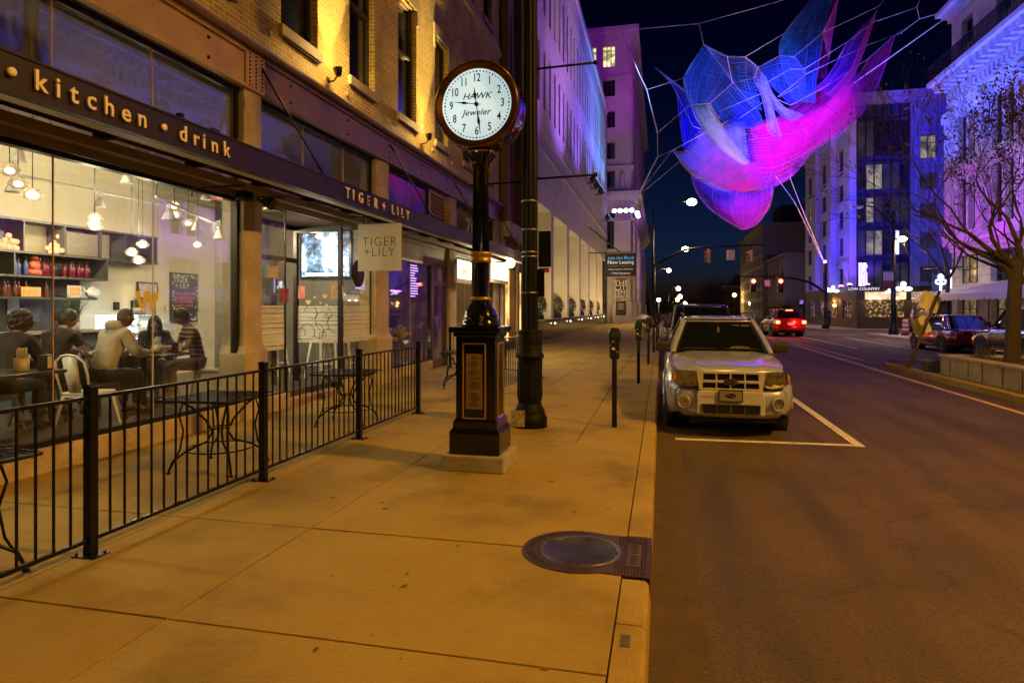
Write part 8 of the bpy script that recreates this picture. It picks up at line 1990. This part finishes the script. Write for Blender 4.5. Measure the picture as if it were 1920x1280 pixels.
c = at(1714, 630, 35); c.z = 0; t = thing('litter_bin', 'dark round litter bin behind the leaning sign', 'bin', c); MB().lathe([(.22, 0), (.28, .9), (.001, .9)], 16, Matrix.Translation(c)).obj('body', M['black'], t); MB().lathe([(.29, .901), (.27, .97), (.001, 1.0)], 16, Matrix.Translation(c)).obj('lid', M['iron'], t)
for i, (px, D, lab, sh_, seated) in enumerate(((1742, 41, 'person in pale shirt on the terrace behind the plum car', grey, False), (1728, 42, 'person in white top on the terrace left of the yellow sign', pbr('white_cotton', (.55, .53, .5), .85, 0, .2, 9, .3), False), (1709, 43, 'person in pale clothes by the striped barrel', bpy.data.materials['white_cotton'] if 'white_cotton' in bpy.data.materials else grey, False), (1770, 40.5, 'person in black by the ornate building door', blk, False), (1554, 56, 'dark dressed pedestrian by the signal pole', blk, False))):
    c = at(px, 610, D); c.z = 0; person(lab, c, R(140 + 60 * i), sh_, drk, 'light' if i % 2 else 'brown', 'short', seated, arms='down', s=1.0)
c = at(1206, 612, 52); c.z = 0; t = thing('parasol', 'small open white parasol on the pavement by the tower', 'parasol', c); MB().tube([c, c + Vector((0, 0, 2.0))], .03, 6).obj('pole', M['steel'], t)
zt_ = at(1206, 589, 52).z; MB().lathe([(.7, zt_ - .35), (.4, zt_ - .12), (.02, zt_)], 8, Matrix.Translation((c.x, c.y, 0)), smooth=False).obj('canopy', pbr('parasol_white', (.6, .6, .58), .8, 0, .05, 2, 0), t)
def bicycle(c, rz, lab, col):
    t = thing('bicycle', lab, 'bicycle', c); Mx = Matrix.Translation(c) @ Matrix.Rotation(rz, 4, 'Z'); V_ = lambda x, z, y=0: Mx @ Vector((x, y, z))
    for s_ in (-.52, .52):
        g = MB(); g.tube([V_(s_ + .33 * math.cos(R(a)), .34 + .33 * math.sin(R(a))) for a in range(0, 361, 20)], .018, 6, cap=False); w_ = g.obj('wheel', M['rubber'], t)
        g = MB()
        for a in range(0, 360, 45): g.tube([V_(s_, .34), V_(s_ + .32 * math.cos(R(a)), .34 + .32 * math.sin(R(a)))], .003, 4)
        g.obj('spokes', M['steel'], w_)
    g = MB()
    for a, b in (((-.52, .34), (-.05, .3)), ((-.05, .3), (.36, .78)), ((-.05, .3), (-.2, .82)), ((-.2, .76), (.38, .82)), ((-.52, .34), (-.18, .72)), ((.52, .34), (.38, .92))): g.tube([V_(*a), V_(*b)], .018, 6)
    g.obj('frame', col, t); MB().tube([V_(.34, .98, -.25), V_(.40, .96), V_(.34, .98, .25)], .014, 6).obj('handlebar', M['iron'], t); MB().ball(V_(-.21, .86), .09, 8, (1.4, .8, .4)).obj('saddle', M['rubber'], t)
c = at(1212, 628, 33); c.z = 0; bicycle(c, R(70), 'dark bicycle locked by the third parking meter', M['iron'])
c = at(1240, 622, 40); c.z = 0; bicycle(c, R(60), 'orange bicycle standing behind the meters', pbr('orange_enamel', (.4, .1, .02), .4, 0, .1, 5, 0))
for px, py, D, w_, lab in ((1334, 586, 60, 6, 'small white number sign standing above the SUV roof'), (1410, 594, 70, 9, 'small bright white sign right of the SUV roof'), (1503, 566, 62, 6, 'tall narrow pale sign left of the signal pole'), (1656, 607, 50, 9, 'white paper notice on the restaurant wall')):
    c = at(px, py, D); h_ = w_ * 1.3 * D / 1200 / 2; w2 = w_ * D / 1200 / 2; t = thing('street_sign', lab, 'sign', (c.x, c.y, 0)); MB().box((c.x - w2, c.y, c.z - h_), (c.x + w2, c.y + .03, c.z + h_)).obj('plate', emis('pale_sign_%d' % px, (.8, .75, .8), .35) if False else M['white_paint'], t); MB().tube([(c.x, c.y + .05, 0), (c.x, c.y + .05, c.z)], .03, 6).obj('post', M['iron'], t)
# ------------------------------------------------------------------ net sculpture over the street
net = thing('net_sculpture', 'huge suspended net sculpture in blue, violet and magenta above the street', 'sculpture', at(1430, 300, 39))
def zc(X, Y, D): return at(1200 + X / 2.9096, Y / 2.9096, D)
def fibre(name, ca, cb, dens=.55, nu=90, nv=90, ang=0, soft=0):
    """knotted net: strands in two directions with gaps, dyed from ca to cb across the sheet"""
    m = bpy.data.materials.new(name); m.use_nodes = True; nt = m.node_tree; nt.nodes.clear()
    out = _new(nt, 'ShaderNodeOutputMaterial'); tr = _new(nt, 'ShaderNodeBsdfTransparent'); df = _new(nt, 'ShaderNodeBsdfDiffuse'); tl = _new(nt, 'ShaderNodeBsdfTranslucent'); mx = _new(nt, 'ShaderNodeMixShader'); ms = _new(nt, 'ShaderNodeMixShader'); ms.inputs[0].default_value = .5
    uv = _new(nt, 'ShaderNodeUVMap'); sp = _new(nt, 'ShaderNodeSeparateXYZ'); nt.links.new(uv.outputs[0], sp.inputs[0])
    nz = _new(nt, 'ShaderNodeTexNoise'); nz.inputs['Scale'].default_value = 5; nz.inputs['Detail'].default_value = 3; nt.links.new(uv.outputs[0], nz.inputs['Vector'])
    def line(src, n, th, warp):
        a = _new(nt, 'ShaderNodeMath', operation='MULTIPLY_ADD'); a.inputs[1].default_value = warp; nt.links.new(nz.outputs[0], a.inputs[0]); nt.links.new(src, a.inputs[2])
        b = _new(nt, 'ShaderNodeMath', operation='MULTIPLY'); b.inputs[1].default_value = n; nt.links.new(a.outputs[0], b.inputs[0])
        c = _new(nt, 'ShaderNodeMath', operation='PINGPONG'); c.inputs[1].default_value = .5; nt.links.new(b.outputs[0], c.inputs[0])
        d = _new(nt, 'ShaderNodeMapRange'); d.inputs[1].default_value = th * .5; d.inputs[2].default_value = th * .5 + .14; d.inputs[3].default_value = 1; d.inputs[4].default_value = 0; nt.links.new(c.outputs[0], d.inputs[0]); return d.outputs[0]
    l1, l2 = line(sp.outputs[0], nu, .30, .05), line(sp.outputs[1], nv, .26, .08)
    mxm = _new(nt, 'ShaderNodeMath', operation='MAXIMUM'); nt.links.new(l1, mxm.inputs[0]); nt.links.new(l2, mxm.inputs[1])
    st = _new(nt, 'ShaderNodeMapping'); st.inputs['Scale'].default_value = (1.5, 4, 1); st.inputs['Rotation'].default_value = (0, 0, ang); nt.links.new(uv.outputs[0], st.inputs[0])
    fo = _new(nt, 'ShaderNodeTexNoise'); fo.inputs['Scale'].default_value = 2.0; fo.inputs['Detail'].default_value = 2.5; fo.inputs['Distortion'].default_value = .5; nt.links.new(st.outputs[0], fo.inputs['Vector'])
    fr = _new(nt, 'ShaderNodeMapRange'); fr.inputs[1].default_value = .32; fr.inputs[2].default_value = .72; fr.inputs[3].default_value = dens * .6; fr.inputs[4].default_value = min(1, dens * 1.35); nt.links.new(fo.outputs[0], fr.inputs[0])
    al = _new(nt, 'ShaderNodeMath', operation='MULTIPLY_ADD'); al.inputs[1].default_value = .5; nt.links.new(mxm.outputs[0], al.inputs[0])
    h2 = _new(nt, 'ShaderNodeMath', operation='MULTIPLY'); h2.inputs[1].default_value = .55; nt.links.new(fr.outputs[0], h2.inputs[0]); nt.links.new(h2.outputs[0], al.inputs[2])
    a2 = _new(nt, 'ShaderNodeMath', operation='MULTIPLY'); nt.links.new(al.outputs[0], a2.inputs[0]); nt.links.new(fr.outputs[0], a2.inputs[1])
    a3 = _new(nt, 'ShaderNodeMath', operation='MULTIPLY_ADD', use_clamp=True); a3.inputs[1].default_value = .92; a3.inputs[2].default_value = .03; nt.links.new(a2.outputs[0], a3.inputs[0])
    cm = _new(nt, 'ShaderNodeMath', operation='MULTIPLY_ADD'); cm.inputs[1].default_value = .5; nt.links.new(fo.outputs[0], cm.inputs[0])
    sv = _new(nt, 'ShaderNodeMath', operation='ADD'); sv.inputs[1].default_value = -.25; nt.links.new(sp.outputs[1], sv.inputs[0]); nt.links.new(sv.outputs[0], cm.inputs[2])
    col = ramp(nt, cm.outputs[0], [(.1, ca), (.9, cb)])
    nt.links.new(col, df.inputs[0]); nt.links.new(col, tl.inputs[0]); nt.links.new(df.outputs[0], ms.inputs[1]); nt.links.new(tl.outputs[0], ms.inputs[2])
    if soft:
        prev = a3.outputs[0]
        for ch in (0, 1):
            q1 = _new(nt, 'ShaderNodeMath', operation='PINGPONG'); q1.inputs[1].default_value = .5; nt.links.new(sp.outputs[ch], q1.inputs[0])
            q2 = _new(nt, 'ShaderNodeMapRange', interpolation_type='SMOOTHSTEP'); q2.inputs[1].default_value = 0; q2.inputs[2].default_value = soft; q2.inputs[3].default_value = .12; nt.links.new(q1.outputs[0], q2.inputs[0])
            q3 = _new(nt, 'ShaderNodeMath', operation='MULTIPLY'); nt.links.new(prev, q3.inputs[0]); nt.links.new(q2.outputs[0], q3.inputs[1]); prev = q3.outputs[0]
        a3 = q3
    nt.links.new(a3.outputs[0], mx.inputs[0]); nt.links.new(tr.outputs[0], mx.inputs[1]); nt.links.new(ms.outputs[0], mx.inputs[2]); nt.links.new(mx.outputs[0], out.inputs[0])
    return m, cord(ca, cb), soft
def cr(pts, n):
    """Catmull-Rom resample by chord length"""
    P = [pts[0]] + list(pts) + [pts[-1]]; out = []; m = len(pts) - 1
    for i in range(n + 1):
        s_ = i / n * m; k = min(int(s_), m - 1); f = s_ - k; a, b, c, d = P[k], P[k+1], P[k+2], P[k+3]
        out.append(.5 * ((2 * b) + (c - a) * f + (2 * a - 5 * b + 4 * c - d) * f * f + (3 * b - a - 3 * c + d) * f ** 3))
    return out
def sheet(name, curves, mat, n=36, m=20):
    strand = mat[1]; soft = mat[2]; mat = mat[0]
    C = [cr([zc(*p) for p in c], n) for c in curves]; rows = []
    for j in range(n + 1):
        rows.append(cr([c[j] for c in C], m) if len(C) > 2 else [C[0][j].lerp(C[1][j], k / m) + (at(1400, 300, 40) - Vector((0, 0, 8)) - C[0][j]).normalized() * .9 * math.sin(math.pi * k / m) * 0 for k in range(m + 1)])
    g = MB(); g.grid(rows); nf = len(g.f); nv = len(g.v)
    k1 = max(8, int((rows[n // 2][0] - rows[n // 2][m]).length / .15)); k2 = max(10, int((rows[0][m // 2] - rows[n][m // 2]).length / .55)); rr = random.Random(n + len(curves[0]))
    Q = lambda j, f: (lambda k: rows[j][k].lerp(rows[j][min(m, k + 1)], f * m - k))(min(m, int(f * m)))
    for q in range(k1 + 1):
        f = min(1, max(0, (q + rr.uniform(-.3, .3) * (0 < q < k1)) / k1)); g.tube([Q(j, f) for j in range(0, n + 1, 2)], (.007 if soft else .02) if q in (0, k1) else (.0065 if rr.random() > .1 else .018), 3, cap=False)
    for q in range(k2):
        j = int(q * n / k2); g.tube(rows[j][::2], .004 if rr.random() > .06 else .012, 3, cap=False)
    o = g.obj(name, mat, net); me = o.data; me.materials.append(strand)
    me.polygons.foreach_set('material_index', [0] * nf + [1] * (len(me.polygons) - nf))
    uvl = me.uv_layers.new(name='UVMap')
    for lp in me.loops:
        vi = lp.vertex_index
        if vi < nv: uvl.data[lp.index].uv = ((vi % (m + 1)) / m, (vi // (m + 1)) / n)
    return o
def cord(ca, cb):
    mixc = tuple((p + q) * .5 * .95 + .09 for p, q in zip(ca, cb)); nm_ = 'cord_%02d_%02d_%02d' % tuple(int(x * 99) for x in mixc)
    return bpy.data.materials.get(nm_) or pbr(nm_, mixc, .7, 0, .3, 3, 0)
BL, DB, WH, VI, MG, PK, DM = (.01, .10, .75), (.0, .03, .55), (.62, .70, 1), (.14, .08, .85), (.92, .004, .17), (.85, .06, .5), (.6, .005, .12)
sheet('net_panel', [[(348,243,37), (240,425,36), (272,573,36)], [(420,345,38.5), (380,440,38.5), (330,570,38)], [(500,435,40), (505,455,40), (380,565,39)]], fibre('net_blue_a', BL, (.01, .07, .5), .60, 60, 50))
sheet('net_panel', [[(505,455,40), (560,520,41), (640,600,42), (680,690,42)], [(380,565,39), (440,650,40), (520,690,41), (640,700,42)]], fibre('net_blue_b', BL, DB, .62, 50, 50))
sheet('net_panel', [[(348,243,37), (475,308,38), (572,312,39), (645,368,40)], [(420,335,38.5), (500,415,39.5), (575,420,40.5), (630,425,41)], [(500,435,40), (560,520,41), (620,580,42), (665,600,42.5)]], fibre('net_blue_c', BL, (.02, .15, .6), .62, 60, 60))
sheet('bright_fold', [[(272,573,36), (330,690,37), (430,805,38), (550,893,39), (590,892,39.5)], [(330,565,37), (390,680,37.6), (480,800,38.4), (565,870,39.2), (592,884,39.5)], [(385,568,39), (440,670,39.3), (510,780,39.6), (575,860,39.8), (594,876,39.8)]], fibre('net_white_a', WH, (.8, .85, 1), 1.3, 60, 90, soft=.3))
sheet('outer_sail', [[(80,365,44), (190,490,44), (215,640,44), (240,810,44)], [(85,370,44), (270,520,43), (325,660,43), (338,800,43)]], fibre('net_deepblue', (.0, .0, .6), (.0, .0, .75), .9, 60, 60))
sheet('lower_sail', [[(180,822,38), (270,930,39), (400,1010,40), (540,1050,41), (700,1020,42)], [(250,815,39.5), (350,880,40), (460,940,40.5), (580,985,41), (715,960,42)], [(335,690,41.5), (420,790,41.5), (540,860,41.5), (660,900,41.8), (740,930,42.3)]], fibre('net_lower', (.14, .12, .95), MG, 1.15, 70, 90, ang=.3, soft=.12))
sheet('inner_sail', [[(335,690,42), (460,680,42), (580,663,42.5)], [(380,780,41.5), (500,780,42), (590,770,42.5)], [(440,860,41), (540,890,41), (600,880,42)]], fibre('net_inner', (.12, .12, .9), (.4, .3, .95), .75, 70, 70, soft=.3))
sheet('rim_band', [[(185,826,37.6), (270,922,38.6), (400,1003,39.6), (500,1040,40.6)], [(180,822,38), (262,935,39), (390,1022,40), (500,1052,41)]], fibre('net_rim', WH, (.6, .5, 1), 1.5, 12, 60))
sheet('hanging_bowl', [[(275,930,40), (300,1030,40), (360,1120,40), (450,1190,40.5), (550,1250,41)], [(400,1012,38.5), (395,1090,38.5), (430,1160,39), (490,1215,40), (560,1252,41)], [(600,1052,38), (600,1130,38.5), (590,1190,39.5), (580,1230,40.3), (566,1253,41)], [(727,1005,40.5), (718,1080,40.5), (685,1160,40.7), (635,1225,41), (575,1252,41)]], fibre('net_bowl', (.08, .02, .9), (.6, .01, .6), .95, 80, 70), 40, 30)
sheet('hanging_bowl', [[(520,1052,42), (500,1120,42), (500,1180,42), (560,1250,42)], [(620,1050,41.5), (625,1130,41), (610,1200,41), (566,1252,42)], [(727,1005,41.5), (722,1080,41.5), (690,1160,41.5), (575,1252,42)]], fibre('net_bowl_magenta', (.8, .004, .3), MG, 1.15, 60, 60, soft=.2), 36, 20)
sheet('front_fold', [[(645,368,40), (622,430,40), (660,520,40), (688,640,40.5), (700,720,41), (770,768,41.5)], [(672,400,39.6), (665,450,39.6), (698,540,39.6), (722,640,40), (740,710,40.6), (772,760,41.5)], [(690,430,40), (700,460,40), (722,560,40), (742,650,40.5), (760,700,41), (775,755,41.5)]], fibre('net_white_b', WH, (.5, .45, .95), 1.1, 50, 90, soft=.35))
sheet('front_fold', [[(640,372,40), (690,450,39.5), (710,560,39.5), (790,645,40), (850,658,40.5)], [(690,440,40), (745,540,39.8), (800,590,40), (850,610,40.5), (900,630,41)]], fibre('net_white_c', (.45, .5, 1), WH, 1.0, 40, 80, soft=.35))
sheet('net_panel', [[(645,368,40), (762,305,41), (840,310,41), (895,378,41)], [(660,400,40.5), (775,400,41.5), (850,420,41.5), (905,460,41.5)], [(695,450,41), (780,530,42), (820,575,42), (905,535,42)]], fibre('net_blue_d', (.02, .14, .8), (.08, .14, .85), .62, 60, 60, soft=.12))
sheet('upper_petal', [[(940,-12,44), (785,185,42), (762,305,41.5), (800,440,41.5), (835,540,42)], [(1000,-12,44.5), (900,170,43), (880,310,42.5), (880,440,42.5), (900,560,42.5)], [(1048,-12,45), (1000,170,44), (985,300,43.5), (962,430,43), (955,560,43)]], fibre('net_petal_blue', (.01, .16, .60), (.02, .15, .75), .68, 70, 90, ang=1.2))
sheet('pink_petal', [[(1082,-12,44), (1005,175,43), (1012,235,43), (1026,300,43)], [(1084,-12,44), (1072,60,44), (1052,175,44), (1030,330,43.5)]], fibre('net_pink', PK, (.7, .08, .6), .85, 30, 40))
sheet('red_petal', [[(1045,-12,46), (1000,180,45), (968,350,44.5), (955,430,44)], [(1078,-12,46), (1045,150,45.5), (1025,330,45), (1015,430,44.5)]], fibre('net_red', (.25, .0, .12), (.5, .0, .2), .6, 30, 60))
sheet('magenta_body', [[(590,690,42), (700,650,42), (830,640,42), (960,600,42.5), (1060,520,43), (1180,390,43.5)], [(600,800,41), (730,790,41), (880,750,41.5), (1000,680,42), (1110,570,42.5), (1215,440,43.5)], [(650,945,41.5), (740,938,41.5), (860,880,42), (1000,790,42.5), (1130,705,43), (1230,600,44)]], fibre('net_magenta', MG, (.85, .01, .32), 1.25, 90, 110, ang=.6, soft=.16), 48, 30)
sheet('magenta_body', [[(600,700,44), (740,640,44), (900,520,44.5), (1040,430,45), (1170,380,45)], [(700,900,44), (820,860,44.5), (960,760,45), (1090,640,45), (1200,500,45)]], fibre('net_magenta_b', (.55, .03, .75), MG, .7, 90, 110, ang=2, soft=.3), 40, 20)
sheet('right_petal', [[(1300,35,45), (1262,160,44.5), (1215,300,44), (1165,410,43.5), (1060,530,43)], [(1285,70,44.5), (1230,180,44), (1180,310,43.5), (1130,400,43), (1020,520,42.5)]], fibre('net_magenta_edge', MG, PK, 1.1, 30, 90))
sheet('right_petal', [[(1285,70,45), (1230,180,44.5), (1180,310,44), (1130,400,43.5), (1020,520,43)], [(1130,230,44), (1085,320,44), (1020,420,43.5), (985,455,43.5), (950,480,43)]], fibre('net_violet', (.16, .04, .7), (.5, .01, .35), .6, 60, 90))
sheet('far_petal', [[(1395,190,46), (1345,350,46), (1285,505,46), (1190,640,45.5), (1020,760,45)], [(1320,260,46), (1250,400,45.5), (1170,520,45), (1080,640,44.5), (980,760,44)], [(1245,322,45), (1190,410,45), (1110,505,44.5), (1010,620,44), (945,740,43.5)]], fibre('net_far', DM, (.20, .04, .6), .85, 80, 90, soft=.1), 40, 24)
sheet('underside', [[(735,1018,43), (805,980,43), (870,920,43.5), (922,845,44)], [(730,900,42), (790,885,42.5), (850,862,43), (918,830,44)]], fibre('net_under', (.6, .01, .3), (.4, .03, .45), .85, 40, 40))
sheet('core_sail', [[(540,1048,42.5), (640,1045,42.5), (730,1015,42.5), (830,960,43)], [(570,900,42), (680,905,41.5), (760,880,42), (860,840,43)], [(600,720,42.5), (700,760,42), (800,720,42.5), (900,660,43)]], fibre('net_core', (.4, .02, .9), MG, 1.0, 60, 60, soft=.3))
rope_m = pbr('white_rope', (.8, .82, .9), .7, 0, .1, 3, .1)
def rope(pts, r=.035, name='rope'):
    r *= .62; g = MB(); g.tube(pts, r, 5, cap=True); g.obj(name, rope_m, net)
Z = lambda l, D=40: [zc(x, y, d[0] if (d := q[2:]) else D) for q in l for x, y in [q[:2]]]
for l, r in (([(348,243,37), (240,425,36), (272,573,36), (380,565,39), (505,455,40), (475,308,38), (348,243,37)], .035), ([(475,308,38), (572,312,39), (645,368,40), (628,420,40)], .035),
             ([(322,130,37), (348,243,37)], .035), ([(572,312,39), (785,185,42), (940,-12,44)], .035), ([(785,185,42), (762,305,41.5), (645,368,40)], .03), ([(762,305,41.5), (840,310,41.5), (1000,178,43), (1298,38,45), (1345,-12,45)], .035),
             ([(1000,178,43), (1082,-12,44)], .03), ([(895,378,41), (1130,230,44), (1275,120,44.5), (1298,38,45)], .035), ([(1275,120,44.5), (1513,45,46)], .02), ([(820,378,41), (895,378,41), (905,405,41), (830,470,41), (752,528,41)], .03),
             ([(695,450,41), (820,378,41)], .03), ([(840,310,41.5), (895,378,41)], .025), ([(905,405,41), (1080,322,43), (1260,240,45), (1390,192,46)], .03), ([(1080,322,43), (1130,230,44)], .03), ([(820,575,42), (1000,480,43), (1240,325,45), (1390,192,46), (1520,108,47)], .035),
             ([(980,640,44), (1130,490,45), (1240,400,45), (1520,205,47)], .035), ([(695,450,41), (720,530,41), (820,575,42)], .025), ([(272,573,36), (95,725,37), (97,855,37), (175,822,38), (335,735,40), (480,660,41)], .04),
             ([(97,855,37), (-15,1075,42)], .055), ([(95,725,37), (38,490,37), (0,410,37), (-100,175,42)], .05), ([(38,490,37), (240,427,36)], .015), ([(175,822,38), (-18,1070,42)], .02), ([(230,870,39), (-15,1073,42)], .02),
             ([(-100,168,42), (322,130,37), (815,-8,44)], .025), ([(85,370,44), (270,520,43), (300,640,42), (340,690,42)], .02), ([(190,490,44), (290,690,42.5), (335,705,42)], .018),
             ([(830,890,43), (820,975,44), (880,1130,47), (1004,1425,50)], .03), ([(740,960,42), (845,1105,46), (1000,1424,50)], .025), ([(505,455,40), (640,420,41)], .015), ([(430,610,40), (640,520,41), (700,500,41)], .018), ([(545,645,41), (700,540,41)], .018), ([(760,530,41), (920,440,42)], .02)):
    rope([zc(*p) for p in l], r)
rope([at(1589, 165, 45.2), at(1800, 15, 40)], .06, 'main_cable'); rope([at(1800, 15, 40), at(1850, -18, 37)], .03); rope([at(1780, 20, 41), at(1724, 36, 44), at(1690, 62, 45), at(1680, 66, 46)], .03); rope([at(1724, 36, 44), at(1719, 14, 44), at(1728, -8, 44)], .03); rope([at(1719, 14, 44), at(1645, 40, 45)], .02)
# ------------------------------------------------------------------ coloured floods: added spots, most in mid-air with no lamp modelled
nc = at(1420, 260, 40)
lamp('net_fill_blue', 'SPOT', at(1226, 400, 51), 17000, (.38, .5, 1), at(1380, 240, 40), .3, 75, .6)  # added spot at the corner pole top, no lamp modelled there
lamp('net_fill_blue', 'SPOT', (-4.9, 36, 15), 5500, (.3, .42, 1), at(1400, 200, 40), .3, 46, .6)  # added spot off the bank front, no lamp modelled there
lamp('pole_flood', 'SPOT', at(1546, 488, 50), 13500, (1, .42, .5), at(1450, 240, 42), .3, 62, .6)
lamp('net_fill_pink', 'SPOT', at(1560, 560, 30), 8500, (1, .35, .45), at(1470, 240, 42), .3, 60, .6)  # added spot low over the road, lights the net from below
for y, z, c, pw in ((30, 9, (.45, .12, .8), 1500), (38, 10, (.34, .12, 1), 3600), (46, 11, (.22, .10, 1), 6000), (54, 12, (.12, .14, 1), 9000), (60, 13, (.10, .22, 1), 10000), (66, 13, (.12, .34, 1), 3500)):
    lamp('bank_fill', 'SPOT', (X0 + 5.0, y, z), pw, c, (X0 - .5, y - 2, z + 5), .15, 84, 1)  # added spots hanging clear of the bank wall, apart from its ledge lamps
lamp('tower_fill', 'SPOT', (4, 50, 20), 11000, (.5, .0, .95), (-5.5, 72, 28), .2, 38, .7)  # added mid-air spot that tints the tower top
lamp('tower_fill', 'SPOT', (3, 58, 9), 2600, (.25, .04, 1), (-4.5, 72, 15), .2, 60, .8)  # added mid-air spot for the lower tower front
lamp('tower_side_fill', 'SPOT', (4, 82, 4), 2500, (.35, .04, 1), (-3.3, 90, 12), .2, 110, .8)  # added spot over the street for the tower side
for y in (43.5, 39, 34, 29, 24):
    lamp('cornice_fill', 'SPOT', (WX - 3.0, y, 9.5), 3600, (.02, .10, 1), (WX - .3, y, 17), .15, 110, .9)  # added spot in the air before the facade, turns the cornice blue
    lamp('facade_fill', 'SPOT', (WX - 3.2, y, 5.2), 800, (.5, .0, 1), (WX, y, 8.2), .15, 140, 1)  # added spot in the air before the facade, for the magenta band
lamp('building_fill', 'SPOT', (5, 34, 13), 60000, (.02, .02, 1), (15, 60, 13), .3, 55, .8)  # added mid-air spot that turns the apartment front blue
lamp('building_fill', 'SPOT', (6, 22, 12), 9000, (.3, .32, .85), (17, 42, 3), .3, 60, .8)  # added mid-air spot, weaker wash over the right-hand fronts
lamp('road_fill', 'SPOT', (8, 48, 14), 400, (.35, .28, 1), (9, 42, 0), .3, 100, .8)  # added mid-air spot that puts a violet tint on the road
